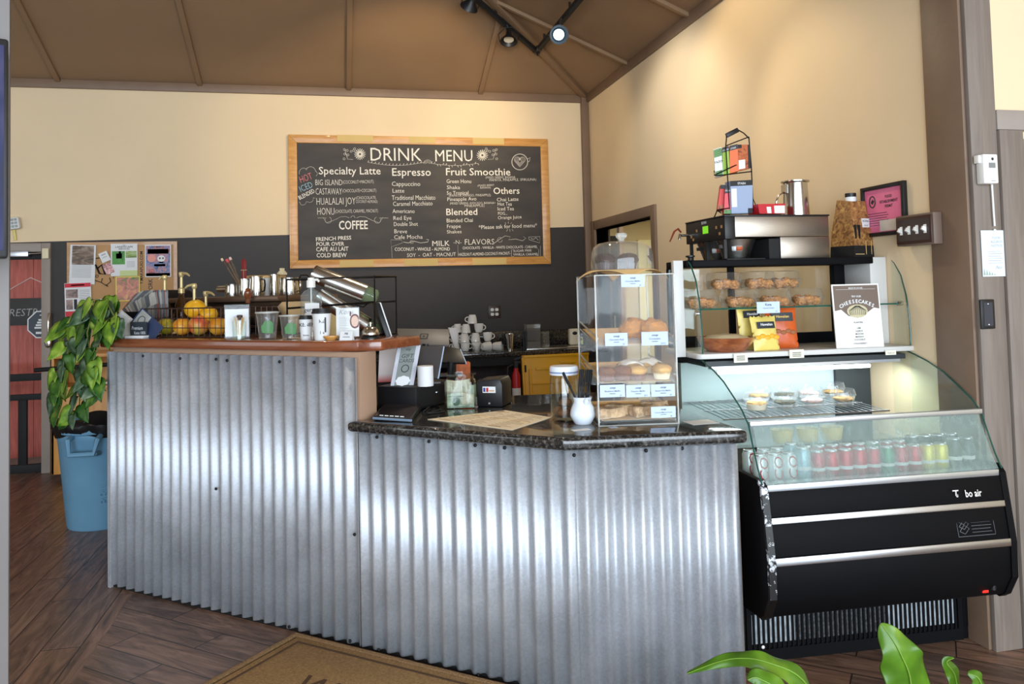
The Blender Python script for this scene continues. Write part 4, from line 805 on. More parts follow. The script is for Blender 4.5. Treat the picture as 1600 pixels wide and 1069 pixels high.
# glass of stir sticks
P = onbar(374, -.012); t = thing('stick_glass', 'small glass of wooden stir sticks in front of the card stand', 'glass', P); r = pm(P, 11); h = pm(P, 29)
m = MB(); m.lathe([(0, 0), (r * .9, 0), (r, h), (r * .94, h), (r * .84, .006), (0, .006)], 24); m.build('tumbler', M['glass'], t)
stm = mat('birch stick', C(214, 184, 140), .6)
for i in range(7):
    a = i * .9; m = MB(); m.cb((r * .4 * math.cos(a), r * .4 * math.sin(a), h * .55), (.006, .0015, h * 1.0), (Matrix.Rotation(.22 * math.cos(a), 3, 'Y') @ Matrix.Rotation(-.22 * math.sin(a), 3, 'X') @ Matrix.Rotation(a, 3, 'Z'))); tag(m.build('stir_stick', stm, None, P + V((0, 0, .012))), 'wooden stir stick in the small glass on the bar', 'stir stick', 'stir sticks in the glass')
m = MB(); m.lathe([(0, 0), (.016, 0), (.019, .03), (.0, .032)], 16); o = m.build('dark_lid', mat('brown leather cap', C(70, 48, 40), .5), None, P + V((.002, .002, h * 1.07))); tag(o, 'dark brown cap perched on the stir sticks in the small glass', 'cap'); o.scale = (.7, .7, .7)
# clear cups
def clearcup(px, pyt, rp, v, lab):
    P = onbar(px, v); r = pm(P, rp); h = ab(px, pyt, v).z - ZW
    t = thing('plastic_cup', lab, 'cup', P, 0, 'clear plastic cups on the bar')
    m = MB(); m.lathe([(0, 0), (r * .68, 0), (r * .72, .004), (r * .94, h * .94), (r * .9, h * .94), (r * .68, .006), (0, .006)], 28); m.build('wall', M['pet'], t)
    m = MB(); m.lathe([(r * .88, h * .945), (r * 1.02, h * .945), (r * 1.02, h), (r * .85, h), (r * .85, h * .97)], 28); m.build('rim', M['acedge'], t)
    m = MB(); m.extr([(r * .84 * math.sin(a), -r * .84 * math.cos(a), z) for a, z in ((-.55, h * .25), (.5, h * .22), (.62, h * .42), (.55, h * .6), (.2, h * .7), (-.3, h * .66), (-.65, h * .48))], (0, .002, 0)); m.build('leaf_print', M['green'], t); t.rotation_euler.z = facing(P)
clearcup(418, 487, 18, .03, 'clear plastic cup with green print, the one beside the stir sticks')
clearcup(454, 492, 17.5, .045, 'clear plastic cup with green print, the one beside the paper cups')
# paper cups
def papercup(px, pyt, rp, v, lab, txt):
    P = onbar(px, v); r = pm(P, rp); h = ab(px, pyt, v).z - ZW; t = thing('paper_cup', lab, 'cup', P, facing(P), 'paper coffee cups on the bar')
    m = MB(); m.lathe([(0, 0), (r * .72, 0), (r * .94, h * .86), (0, h * .86)], 28); m.build('cup', M['white'], t)
    m = MB(); m.lathe([(0, h * .84), (r, h * .84), (r, h * .9), (r * .9, h * .91), (r * .86, h), (r * .78, h), (r * .76, h * .96), (0, h * .96)], 28); m.build('lid', M['black'], t)
    m = MB()
    for s, f, sz, k in txt: m.text(s, sz * r, (0, -r * (.74 + .22 * f), h * f), align='CENTER', bold=.01)
    if rp > 14: m.box(r * .28, -r * .9, h * .25, r * .42, -r * .86, h * .72)
    m.build('print', M['ink'], t)
papercup(478, 493, 11, .05, 'short white paper cup with black lid', [('KENEI', .55, .7, 1), ('kona', .15, .4, 1)])
papercup(503, 482, 15.5, .035, 'tall white paper cup with black lid and a dark bar printed on it', [('KE', .55, .5, 1), ('1 a', .2, .4, 1)])
# sanitizer
P = onbar(487, .17); t = thing('sanitizer_bottle', 'clear hand sanitizer bottle with white pump', 'bottle', P, facing(P)); w = pm(P, 16); z = lambda py: ab(487, py, .17).z - ZW
zt_, zs, zl = z(434), z(462), z(452)
def rr(w, d, r, z, n=5):
    out = []
    for cx, cy, a0 in ((w - r, d - r, 0), (-w + r, d - r, 90), (-w + r, -d + r, 180), (w - r, -d + r, 270)):
        for i in range(n + 1): a = R_(a0 + 90 * i / n); out.append((cx + r * math.cos(a), cy + r * math.sin(a), z))
    return out
m = MB(); m.rings([rr(w, .03, .02, 0), rr(w, .03, .02, zs), rr(w * .6, .025, .02, zl * .97), rr(.014, .014, .013, zl), rr(.014, .014, .013, zl + .01)]); m.build('bottle', thin('sanitizer gel', (.9, .95, .96, 1), 1, .03, .12), t)
m = MB(); m.box(-w * .6, -.0325, zs * .3, w * .75, -.031, zs * .82); m.build('label', M['white'], t)
m = MB(); m.text('germ-x', .026, (.005, -.034, zs * .62), align='CENTER', bold=.01); m.build('lettering', M['ink'], t)
m = MB(); m.lathe([(0, zl + .008), (.02, zl + .008), (.02, zl + .04), (.01, zl + .045), (.008, zt_ - .02), (.015, zt_ - .018), (.015, zt_), (0, zt_)], 16); m.tube([(0, 0, zt_ - .01), (.03, -.012, zt_ - .01), (.036, -.014, zt_ - .02)], .006, 8); m.build('pump', M['ceram'], t)
m = MB(); m.tube([(0, 0, .02), (0, 0, zl)], .004, 6); m.build('dip_tube', M['white'], t)
# wooden dish, small card, bell
P = onbar(517, .03); m = MB(); r = pm(P, 12); m.lathe([(0, 0), (r * .6, 0), (r, .014), (r * .97, .018), (r * .85, .01), (0, .006)], 24)
o = m.build('wooden_dish', M['oak'], None, P); o.scale.y = .6; tag(o, 'tiny shallow wooden dish beside the small white card', 'dish')
P = onbar(540, .02); t = thing('price_card', 'small white folded price card in front of the latte card', 'card', P, BRZ + .3); w, h = pm(P, 10.5), pm(P, 14)
m = MB(); m.extr([(-w, 0, 0), (-w, h * .3, h), (-w, h * .3 + .001, h), (-w, .003, 0)], (2 * w, 0, 0)); m.extr([(-w, h * .6, 0), (-w, h * .3, h), (-w, h * .3 + .001, h), (-w, h * .6 + .003, 0)], (2 * w, 0, 0)); m.build('card', M['white'], t)
m = MB(); m.M = Matrix.Rotation(-math.atan(.3), 4, 'X'); m.text('PIE', .012, (0, -.001, h * .65), align='CENTER', bold=.02); m.box(-w * .5, -.0015, h * .35, w * .6, -.001, h * .4); m.build('lettering', M['ink'], t)
P = onbar(579, .14); t = thing('service_bell', 'chrome service bell on a black base at the bar end', 'bell', P); r = pm(P, 15)
m = MB(); m.lathe([(0, 0), (r, 0), (r, .006), (r * .8, .014), (0, .014)], 28); m.build('base', M['black'], t)
m = MB(); m.lathe([(r * .92, .016), (r * .95, .02), (r * .85, .035), (r * .6, .047), (r * .2, .053), (0, .053)], 28); m.build('dome', M['steel'], t)
m = MB(); m.lathe([(0, .05), (.004, .05), (.004, .062), (.009, .063), (.008, .07), (0, .071)], 12); m.build('plunger', M['steel'], t)
# cup dispenser rack
t = thing('cup_dispenser_rack', 'black wire rack holding two slanting steel cup tubes on the bar', 'cup dispenser', onbar(515, .26)); VV = .26; T0 = Matrix.Translation(-onbar(515, .26))
def q(px, py, v=VV): return tuple(ab(px, py, v))
zt1 = q(584, 432)[2]
m = MB(T0); rw = .005
L1, R1 = ab(448, 438, VV), ab(585, 433, VV); Lb, Rb = onbar(449, VV, ZW + .006), onbar(585.5, VV, ZW + .006)
for off in (0, .16):
    s_ = BV * off
    m.tube([tuple(Lb + s_), tuple(V((L1.x, L1.y, zt1)) + s_), tuple(V((R1.x, R1.y, zt1)) + s_), tuple(Rb + s_)], rw, 8)
    a = ab(449, 482, VV); b = ab(585, 472, VV); m.tube([tuple(a + s_), tuple(b + s_)], rw, 8)
for P_ in (Lb, Rb, V((L1.x, L1.y, zt1)), V((R1.x, R1.y, zt1))): m.tube([tuple(P_), tuple(P_ + BV * .16)], rw, 8)
m.tube([q(466, 440), q(470, 430), q(480, 430), q(486, 436)], .003, 6); m.tube([q(556, 476), q(568, 480), q(575, 474)], .003, 6)
m.build('wire_frame', M['wire'], t)
for (a, b, rp, nm) in (((490, 428), (589, 466), 14, 0), ((498, 462), (592, 520), 13, 1)):
    A = ab(*a, VV + .03); B = ab(*b, VV + .17); r = pm(A, rp); d = (B - A); u = d.normalized(); cut = A + d * .82
    m = MB(T0); m.tube([tuple(A), tuple(A + d * .02), tuple(cut)], [r, r, r], 32, cap=False); m.tube([tuple(A), tuple(cut)], r * .96, 32, cap=False)
    tb = m.build('tube', M['brush'], t)
    m = MB(T0); m.tube([tuple(A), tuple(A + u * .006)], r * 1.03, 32, cap=False); m.build('collar', M['steel'], tb)
    m = MB(); m.tube([tuple(cut), tuple(cut + u * .05), tuple(B)], [r * .92, r * .86, r * .6], 28); o = m.build('cup_stack', thin('pale green cup plastic', (.75, .88, .7, 1), 1, .1, .25, (.6, .75, .5, 1)), None); tag(o, ('stack of clear green-tinted cups in the upper steel tube', 'stack of clear green-tinted cups in the lower steel tube')[nm], 'cups', 'cup stacks in the steel tubes')
# dark tablet leaning at the end of the bar
A = ab(589, 473, .3); B = ab(607, 527, .3); t = thing('tilted_tablet', 'black tablet with white edge leaning at the bar end beside the cup tubes', 'tablet', B, 0)
d = A - B; vd = V(((A - CC).x, (A - CC).y, 0)).normalized(); vd = (vd - BU * .08).normalized(); s1 = V((vd.y, -vd.x, 0)) * .012
m = MB(); m.rings([[-s1, s1, s1 + vd * .24, vd * .24 - s1], [d - s1, d + s1, d + s1 + vd * .24, d + vd * .24 - s1]]); m.build('body', M['black'], t, bev=.003)
m = MB(); m.rings([[s1 * 1.02, s1 * 1.5, s1 * 1.5 + vd * .23, s1 + vd * .23], [d + s1 * 1.02, d + s1 * 1.5, d + s1 * 1.5 + vd * .23, d + s1 + vd * .23]]); m.build('edge', M['white'], t)
m = MB(); q_ = d * .5 + vd * .12; m.tube([tuple(q_), (q_.x + .02, q_.y, .06), (q_.x + .03, q_.y, ZW - B.z + .004)], .012, 8); m.build('stand', M['alu'], t)
# potted vine at the bar end
pot = onbar(186, .22); t = thing('potted_vine', 'green heart-leaved vine trailing from a dark pot at the bar end', 'plant', pot)
m = MB(); m.lathe([(0, 0), (.08, 0), (.1, .12), (.105, .125), (.095, .12), (.07, .02), (0, .02)], 24); m.build('pot', M['matte'], t)
m = MB(); m.lathe([(0, .1), (.094, .112), (0, .113)], 20); m.build('soil', M['grime'], t)
def leafm(nm, a, b_, c_):
    m, nt, b, N, L = nodes(nm); tc = N('ShaderNodeTexCoord'); n = N('ShaderNodeTexNoise'); n.inputs['Scale'].default_value = 18; L(tc.outputs['Object'], n.inputs[0])
    r = ramp(nt, [(.35, a), (.55, b_), (.72, c_)]); L(n.outputs[0], r.inputs[0]); L(r.outputs[0], b.inputs['Base Color']); b.inputs['Roughness'].default_value = .3
    tr = N('ShaderNodeBsdfTranslucent'); L(r.outputs[0], tr.inputs[0]); mx = N('ShaderNodeMixShader'); mx.inputs[0].default_value = .3; L(b.outputs[0], mx.inputs[1]); L(tr.outputs[0], mx.inputs[2]); L(mx.outputs[0], nt.nodes['Material Output'].inputs[0]); return m
lm = [leafm('deep green leaf', C(40, 84, 34), C(72, 122, 44), C(124, 156, 58)), leafm('bright green leaf', C(96, 140, 44), C(140, 180, 58), C(186, 208, 92)), leafm('grey green leaf', C(60, 90, 60), C(100, 130, 100), C(150, 170, 140))]
def heart(m, o, d, nrm, L_, W_):
    d = V(d).normalized(); s = d.cross(V(nrm)).normalized(); nn = s.cross(d)
    prof = [(0, .0), (-.1, .28), (.05, .46), (.28, .5), (.55, .38), (.8, .17), (1.0, 0)]
    R = []
    for (a, w) in prof:
        c = V(o) + d * (a * L_) - nn * (.12 * L_ * a * a); R.append([c - s * w * W_ + nn * (.1 * W_ * w), c - s * w * W_ * .5 + nn * .02 * W_, V(o) + d * (max(a, .08) * L_) - nn * (.12 * L_ * a * a + .05 * W_), c + s * w * W_ * .5 + nn * .02 * W_, c + s * w * W_ + nn * (.1 * W_ * w)])
    m.rings(R, loop=False)
rl = random.Random(3); count = 0
vines = MB()
def vine(px_pts, v0, n, k):
    pts = [ab(x, y, v0) - pot + BV * rl.uniform(-.03, .03) for x, y in px_pts]
    vines.tube([tuple(p) for p in pts], .0035, 6)
    for i in range(n):
        f = (i + .5) / n * (len(pts) - 1); j = min(int(f), len(pts) - 2); c = pts[j].lerp(pts[j + 1], f - j)
        side = BU * rl.choice((-1, 1)) * rl.uniform(.3, 1) - BV * rl.uniform(.1, .8); st = c + side * .03
        vines.tube([tuple(c), tuple(st)], .002, 5)
        m = MB(); ll = rl.uniform(.085, .14); heart(m, st, V((0, 0, -1)) * rl.uniform(.3, 1.1) + side * rl.uniform(.3, .9), -BV + V((0, 0, rl.uniform(.1, .7))) + side * rl.uniform(-.3, .4), ll, ll * .85)
        m.build('leaf', rl.choice(lm if k else lm[:2]), t, norm=False, solid=.0008)
vine([(180, 505), (165, 480), (150, 478), (130, 500), (112, 530), (105, 570), (95, 600), (82, 622)], .0, 19, 1)
vine([(182, 505), (160, 488), (140, 505), (128, 550), (125, 600), (118, 640), (108, 655)], .06, 18, 1)
vine([(184, 505), (165, 500), (150, 530), (148, 570), (150, 600), (158, 612)], -.06, 15, 1)
vine([(184, 500), (150, 470), (125, 490), (105, 520), (96, 560), (100, 610), (98, 640)], .12, 17, 1)
vine([(184, 500), (172, 470), (158, 468), (142, 485), (140, 520), (136, 560), (140, 600)], -.03, 15, 1)
vine([(186, 500), (178, 480), (182, 462), (186, 470)], .2, 6, 1)
vine([(180, 505), (150, 490), (120, 500), (100, 505)], .1, 9, 1)
vines.build('stem', mat('vine stem', C(110, 120, 60), .5), t)
# blue bin below it
P = V((ay(160, 800, 5.66).x, 5.66, 0)); t = thing('waste_bin', 'round pale blue waste bin with black liner at the bar end', 'bin', P)
bl = mat('pale blue plastic', C(104, 150, 178), .45, var=.06, vs=6)
m = MB(); m.lathe([(0, 0), (.2, 0), (.205, .012), (.255, .56), (.262, .57), (.262, .6), (.275, .61), (.283, .655), (.275, .665), (.262, .66), (.25, .6), (.2, .03), (0, .03)], 40, fn=lambda u: 1 - .025 * (abs(math.sin(u * 2 * PI * 3)) < .12)); m.build('body', bl, t)
for a in (facing(P) - PI / 2 - .35, facing(P) + PI / 2 - .35):
    m = MB(); X_ = V((math.cos(a), math.sin(a), 0)); Y_ = V((-X_.y, X_.x, 0))
    def pt(r, s, z): return tuple(X_ * r + Y_ * s + V((0, 0, z)))
    m.tube([pt(.25, -.085, .6), pt(.31, -.085, .585), pt(.325, -.07, .5), pt(.325, .07, .5), pt(.31, .085, .585), pt(.25, .085, .6)], .017, 8)
    m.tube([pt(.245, -.07, .49), pt(.322, -.07, .5)], .015, 8); m.tube([pt(.245, .07, .49), pt(.322, .07, .5)], .015, 8); m.build('handle', bl, t)
m = MB(); R = []
for (r, z) in ((.272, .6), (.288, .645), (.289, .668), (.27, .672), (.25, .63), (.23, .4), (.2, .2), (0.001, .2)):
    R.append([((r + .006 * math.sin(9 * a + z * 30)) * math.cos(a), (r + .006 * math.sin(9 * a + z * 30)) * math.sin(a), z + .018 * math.sin(5 * a + r * 40) * (r < .28 or z < .62)) for a in [2 * PI * i / 64 for i in range(64)]])
m.rings(R, cap=False); m.build('liner', mat('black bag film', C(20, 20, 22), .3), t)
m = MB(); c = facing(P)
m.M = Matrix.Rotation(c + .15, 4, 'Z'); m.text('BRUTE', .05, (-.03, -.245, .2), (0, 0, 1), (-1, 0, 0), sx=1.4) if 0 else None
m.text('BRUT', .075, (.0, -.236, .16), (0, .05, 1), (-1, 0, 0), sx=1.1) ; m.build('moulded_letters', bl, t)
# door mat
A, B = V((-.474, 3.168)), V((-.189, 3.52)); m_ = V((.557, 2.875)); ux = (m_ - B).normalized(); uy = V((-ux.y, ux.x)); aa = math.atan2(ux.y, ux.x)
t = thing('door_mat', 'tan coir door mat with worn lettering on the floor in front of the counter', 'door mat', (B.x, B.y, 0), aa)
coir = mat('coir', C(190, 150, 98), .95, var=.25, vs=120, bump=.8, bs=260); cd = mat('darker coir', C(140, 108, 72), .95, var=.25, vs=120, bump=.8, bs=260)
m = MB(); m.box(0.02, -.9, 0, 1.2, -.012, .012); m.build('pile', coir, t, bev=.003)
m = MB()
for a, b in (((.0, -.0), (1.22, -.0)), ((0, -.92), (1.22, -.92)), ((0, 0), (0, -.92)), ((1.22, 0), (1.22, -.92))): m.tube([(a[0], a[1], .009), (b[0], b[1], .009)], .012, 8)
m.build('edge_binding', cd, t)
m = MB()
for a, b in (((.06, -.05), (1.16, -.05)), ((.06, -.87), (1.16, -.87)), ((.06, -.05), (.06, -.87)), ((1.16, -.05), (1.16, -.87))): m.tube([(a[0], a[1], .0115), (b[0], b[1], .0115)], .005, 6)
m.build('border_line', mat('brown coir print', C(84, 60, 40), .95, bump=.8, bs=260), t)
m = MB(); m.text('WELCOME', .17, (.3, -.36, .0128), (1, 0, 0), (0, 1, 0), align='LEFT', bold=.01, sx=.9); m.build('lettering', mat('worn dark print', C(92, 66, 42), .95), t)
# ------------------------------------------------------------------ on the granite counter
def ong(px, py): return az(px, py, ZG)
def zat(P, py):   # height seen at picture row py above the floor point P
    d = ray(*(lambda q: q)(proj_x(P, py))); s = ((P - CC).dot(CF)) / d.dot(CF); return (CC + d * s).z
def proj_x(P, py):
    d = P - CC; return (800 + FPX * d.dot(CR) / d.dot(CF), py)
# till: cash drawer, register, screens, paper roll, printer
K = ong(651, 643); cd_rz = facing(K) - .62
t = thing('cash_drawer', 'black steel cash drawer at the end of the bar wall', 'cash drawer', K, 0); hD = zat(K, 606) - ZG
uL = (ong(597, 640) - K); uL.z = 0; uL.normalize(); uR = V((uL.y, -uL.x, 0));
if uR.y < 0: uR = -uR
m = MB(); m.prism([(0, 0), (uR.x * .32, uR.y * .32), (uR.x * .32 + uL.x * .21, uR.y * .32 + uL.y * .21), (uL.x * .21, uL.y * .21)], .004, hD); m.build('case', M['black'], t, bev=.004)
m = MB(); m.prism([(uR.x * .02 - uL.x * .003, uR.y * .02 - uL.y * .003), (uR.x * .3 - uL.x * .003, uR.y * .3 - uL.y * .003), (uR.x * .3, uR.y * .3), (uR.x * .02, uR.y * .02)], .015, hD - .012); m.build('drawer_front', M['matte'], t)
m = MB(); m.lathe([(0, 0), (.008, 0), (.008, .004), (0, .004)], 12, tuple(K * 0 + uR * .16 - uL * .003 + V((0, 0, hD * .6)))); m.build('lock', M['alu'], t)
ZD = ZG + hD
def onD(px, py): return az(px, py, ZD + .001)
# paper bag like white box behind the bar end
P = V((bw(1.66, .34).x, bw(1.66, .34).y, ZD + .001)); P = K + uL * .19 + uR * .12; P.z = ZD + .001
P2 = onD(606, 597); t = thing('white_bag', 'white paper bag with a reddish foot behind the bar end', 'bag', P2, facing(P2)); w = pm(P2, 15); h = zat(P2, 541) - P2.z
m = MB(); m.rings([[(-w, 0, 0), (w * .9, 0, 0), (w * .9, .06, 0), (-w, .06, 0)], [(-w * .9, .01, h * .5), (w * .95, .01, h * .5), (w * .95, .05, h * .5), (-w * .9, .05, h * .5)], [(-w * .8, .02, h), (w, .02, h), (w, .04, h), (-w * .8, .04, h)]])
def bagm():
    m_, nt, b, N, L = nodes('white and red bag'); tc = N('ShaderNodeTexCoord'); sp = N('ShaderNodeSeparateXYZ'); L(tc.outputs['Generated'], sp.inputs[0]); r = ramp(nt, [(0, C(226, 90, 84)), (.22, C(240, 226, 220))]); L(sp.outputs[2], r.inputs[0]); L(r.outputs[0], b.inputs['Base Color']); b.inputs['Roughness'].default_value = .6; return m_
m.build('bag', bagm(), t)
P = onD(628, 603); t = thing('card_stand', 'leaning clear stand with a grey card beside the white paper roll', 'card stand', P, facing(P) - .1); w = pm(P, 18); h = zat(P, 539) - P.z
t.rotation_euler = (R_(-12), 0, facing(P) - .1)
Sk = Matrix(((1, 0, .18, 0), (0, 1, 0, 0), (0, 0, 1, 0), (0, 0, 0, 1)))
m = MB(Sk); m.box(-w, 0, .0, w, .002, h); m.box(-w, .006, .0, w, .008, h); m.build('holder', M['acryl'], t)
m = MB(Sk); m.box(-w, .0025, .002, w, .0055, h * .99); m.build('card', mat('lilac card', C(200, 200, 210), .5), t)
m = MB(Sk); m.box(-w * .68, .0008, .002, w * .62, .0022, h * .98); m.build('panel_print', mat('sage grey print', C(128, 134, 130), .5), t)
m = MB(Sk)
for s_, sz, zz in (('vip', .02, .86), ('GIFT', .026, .68), ('CARDS', .022, .57)): m.text(s_, sz, (0, .0004, h * zz), align='CENTER', it=.1)
m.tube([(.016 * math.cos(a), .0004, h * .42 + .016 * math.sin(a)) for a in [i * PI / 8 for i in range(16)]], .002, 5, closed=True); m.build('lettering', M['ink'], t)
m = MB(Sk); m.extr([(w * .62 * math.cos(a) * (1 + .06 * math.cos(8 * a)), -.001, h * .12 + h * .12 * math.sin(a) * (1 + .06 * math.cos(8 * a))) for a in [i * PI / 16 for i in range(32)]], (0, .0016, 0)); m.text('sorry', .014, (0, -.0015, h * .11), align='CENTER'); m.build('scalloped_label', M['white'], t)
P = onD(665, 603); r = pm(P, 12.5); h = zat(P, 572) - P.z
m = MB(); m.lathe([(r * .3, 0), (r, 0), (r, h), (r * .3, h), (r * .28, h * .5)], 28); tag(m.build('paper_roll', M['white'], None, P), 'upright white till paper roll on the cash drawer', 'paper roll')
# register: display back with the square emblem, stand, and two dark screens
gm = mat('dark grey shell', C(92, 86, 82), .45); lt = mat('pale bezel edge', C(170, 190, 215), .3)
D0 = K + uR * .16 + uL * .02; D0.z = ZD
def plate(name, lab, quad, yy, mt, cat, edge=None, emb=False, thick=.012, foot=None):
    Q = [V(ay(px, py, y)) for (px, py), y in zip(quad, yy)]; base = V(((Q[0].x + Q[1].x) / 2, (Q[0].y + Q[1].y) / 2 + .03, foot if foot else ZD))
    t = thing(name, lab, cat, base); n = (Q[1] - Q[0]).cross(Q[3] - Q[0]).normalized()
    if n.y < 0: n = -n
    m = MB(); m.extr([q - base for q in Q], n * thick); m.build('shell', mt, t, bev=.003)
    if edge:
        a, b = Q[edge[0]] - base, Q[edge[1]] - base; m = MB(); m.tube([tuple(a + n * .005), tuple(b + n * .005)], .004, 6); m.build('bezel', lt, t)
    c = (Q[0] + Q[1]) / 2 - base
    m = MB(); m.tube([tuple(c + n * .02 + V((0, 0, .02))), tuple(V((c.x * .5, c.y + .02, .01))), (0, 0.02, .005)], .018, 10); m.box(-.06, -.03, 0, .06, .07, .008); m.build('stand', M['black'], t)
    if emb:
        cx = [q - base for q in Q]; o = (cx[0] + cx[1] + cx[2] + cx[3]) / 4 - n * .001; ux = (cx[1] - cx[0]).normalized(); uz = (cx[3] - cx[0]); uz = (uz - ux * uz.dot(ux)).normalized(); s = .021
        def rq(k, e): m.extr([o + ux * a * k + uz * b * k - n * e for a, b in ((-s, -s * .8), (-s * .8, -s), (s * .8, -s), (s, -s * .8), (s, s * .8), (s * .8, s), (-s * .8, s), (-s, s * .8))], n * .001)
        m = MB(); rq(1, .0002); m.build('emblem', M['black'], t); m = MB(); rq(.62, .0008); m.build('emblem', gm, t); m = MB(); rq(.28, .0014); m.build('emblem', M['black'], t)
    return t
plate('till_display', 'grey tablet register display with a black square emblem on its back', ((628, 538), (702, 539), (702, 514), (618, 513)), (3.75, 3.68, 3.78, 3.86), gm, 'register', emb=True)
plate('till_screen', 'dark till screen with bright right edge behind the paper roll', ((652, 590), (684, 591), (693, 541), (655, 540)), (3.62, 3.58, 3.66, 3.7), mat('charcoal screen', C(70, 68, 68), .25), 'screen', (1, 2))
plate('till_screen', 'dark slanted screen above the orange box', ((680, 566), (728, 567), (719, 545), (694, 540)), (3.9, 3.84, 3.92, 3.98), M['black'], 'screen', (1, 2))
P = V((ay(702, 512, 4.1).x, 4.1, 0)); A = ay(702, 510, 4.1); B = ay(714, 545, 4.1)
t = thing('card_reader_arm', 'grey plastic side shield hanging beside the cup pyramid', 'shield', (A.x, 4.1, ZG)); 
m = MB(); q = [ay(x, y, 4.1) - V(t.location) for x, y in ((700, 512), (716, 512), (716, 540), (711, 548))]; m.extr(q, (0, .02, 0)); m.build('shell', mat('warm grey shell', C(160, 150, 142), .4), t, bev=.003)
m = MB(); m.tube([tuple(q[3]), (q[3].x, .05, .2), (q[3].x, .05, 0.004)], .012, 8); m.lathe([(0, 0), (.05, 0), (.05, .008), (0, .008)], 20, (q[3].x, .05, 0)); m.build('stand', M['black'], t)
P = ong(722, 612); P.y += .1; A = ay(709, 583, P.y); B = ay(735, 566, P.y)
m = MB(); m.box(0, 0, 0, B.x - A.x, .06, B.z - ZG); o = m.build('orange_box', mat('orange print card', C(206, 106, 52), .55, var=.25, vs=30), None, (A.x, P.y, ZG), bev=.003); tag(o, 'orange printed box standing behind the tip jar', 'box')
# receipt printer
P = ong(765, 636); t = thing('receipt_printer', 'black receipt printer with a small sticker behind the tip jar', 'printer', P, facing(P) - .3); w = pm(P, 21); h = zat(P, 592) - ZG
m = MB(); m.extr([(-w, 0, 0), (w, 0, 0), (w, 0, h * .8), (w * .8, 0, h), (-w, 0, h * .92)], (0, .16, 0)); m.build('body', M['black'], t, bev=.006)
m = MB(); m.box(-w * .5, -.003, h * .5, w * .5, -.001, h * .72); m.build('sticker', M['white'], t)
m = MB(); m.box(-w * .45, -.0035, h * .53, -w * .28, -.003, h * .68); m.build('sticker_print', mat('navy print', C(40, 60, 130), .5), t)
m = MB(); m.box(-w * .22, -.0035, h * .53, -w * .05, -.003, h * .68); m.build('sticker_print', M['red'], t)
m = MB(); m.box(.0, -.0035, h * .55, w * .4, -.003, h * .6); m.build('sticker_print', mat('tan print', C(200, 160, 120), .5), t)
m = MB(); m.box(-.004, -.003, h * .1, .004, -.001, h * .16); m.build('feed_button', M['alu'], t)
m = MB(); m.box(-w * .9, .02, h * .9, w * .6, .03, h * .96); m.build('slot', M['matte'], t)
# tip jar with banknotes
P = ong(720, 636) ; r = pm(P, 26); h = zat(P, 583) - ZG; t = thing('tip_jar', 'square-shouldered glass tip jar with folded banknotes inside', 'jar', P, facing(P))
def sq(rr_, z, k=.35): return [(V((math.cos(a), math.sin(a), 0)) * rr_ * (1 + k * .18 * math.cos(4 * a + PI))) + V((0, 0, z)) for a in [2 * PI * i / 40 for i in range(40)]]
m = MB(); m.rings([sq(r * .9, 0, 1), sq(r, .006, 1), sq(r, h * .78, 1), sq(r * .84, h * .88, .3), sq(r * .84, h * .93, 0), sq(r * .95, h * .96, 0), sq(r * .95, h, 0), sq(r * .82, h, 0), sq(r * .8, h * .9, 0), sq(r * .95, h * .76, 1), sq(r * .95, .01, 1), sq(r * .5, .008, 1)]); m.build('glass', thin('jar glass', (.97, .985, .98, 1), .45), t)
bill = mat('green banknote', C(150, 165, 140), .7, var=.3, vs=60); bill2 = mat('cream banknote', C(176, 172, 148), .7, var=.25, vs=50)
for k, (mt, cx, y, w_, z0, z1, a, lab) in enumerate(((bill, -.0, -.72, .8, .03, .42, 0, 'green banknote lying along the front of the tip jar'), (bill2, .35, -.8, .36, .12, .44, .1, 'folded cream banknote at the front right of the tip jar'), (bill2, -.1, .1, .7, .3, .8, .25, 'pale banknote curling high in the tip jar'), (bill, .2, .3, .6, .1, .6, -.3, 'green banknote at the back of the tip jar'))):
    m = MB(); m.grid(lambda u, v: (cx * r + (u - .5) * 2 * w_ * r, y * r + .12 * r * math.sin(u * 3 + k) * (1 if k > 1 else .3) + .1 * r * (v - .5), (z0 + (z1 - z0) * v) * h + .03 * h * math.sin(u * 4 + 1.5 * k) * v), 12, 6); o = m.build('banknote', mt, None, P, facing(P) + a * .6, norm=False, solid=.0006); tag(o, lab, 'banknote', 'banknotes in the tip jar')
    if k == 0:
        m = MB(); m.box(-.06 * 0 - r * .7, y * r - .008, h * .06, r * .7, y * r - .0075, h * .075); m.box(-r * .7, y * r - .008, h * .36, r * .2, y * r - .0075, h * .375); m.ball((-r * .25, y * r - .008, h * .22), (.016, .001, .02), 12, 8); m.build('print', mat('dark green print', C(70, 95, 75), .7), o)
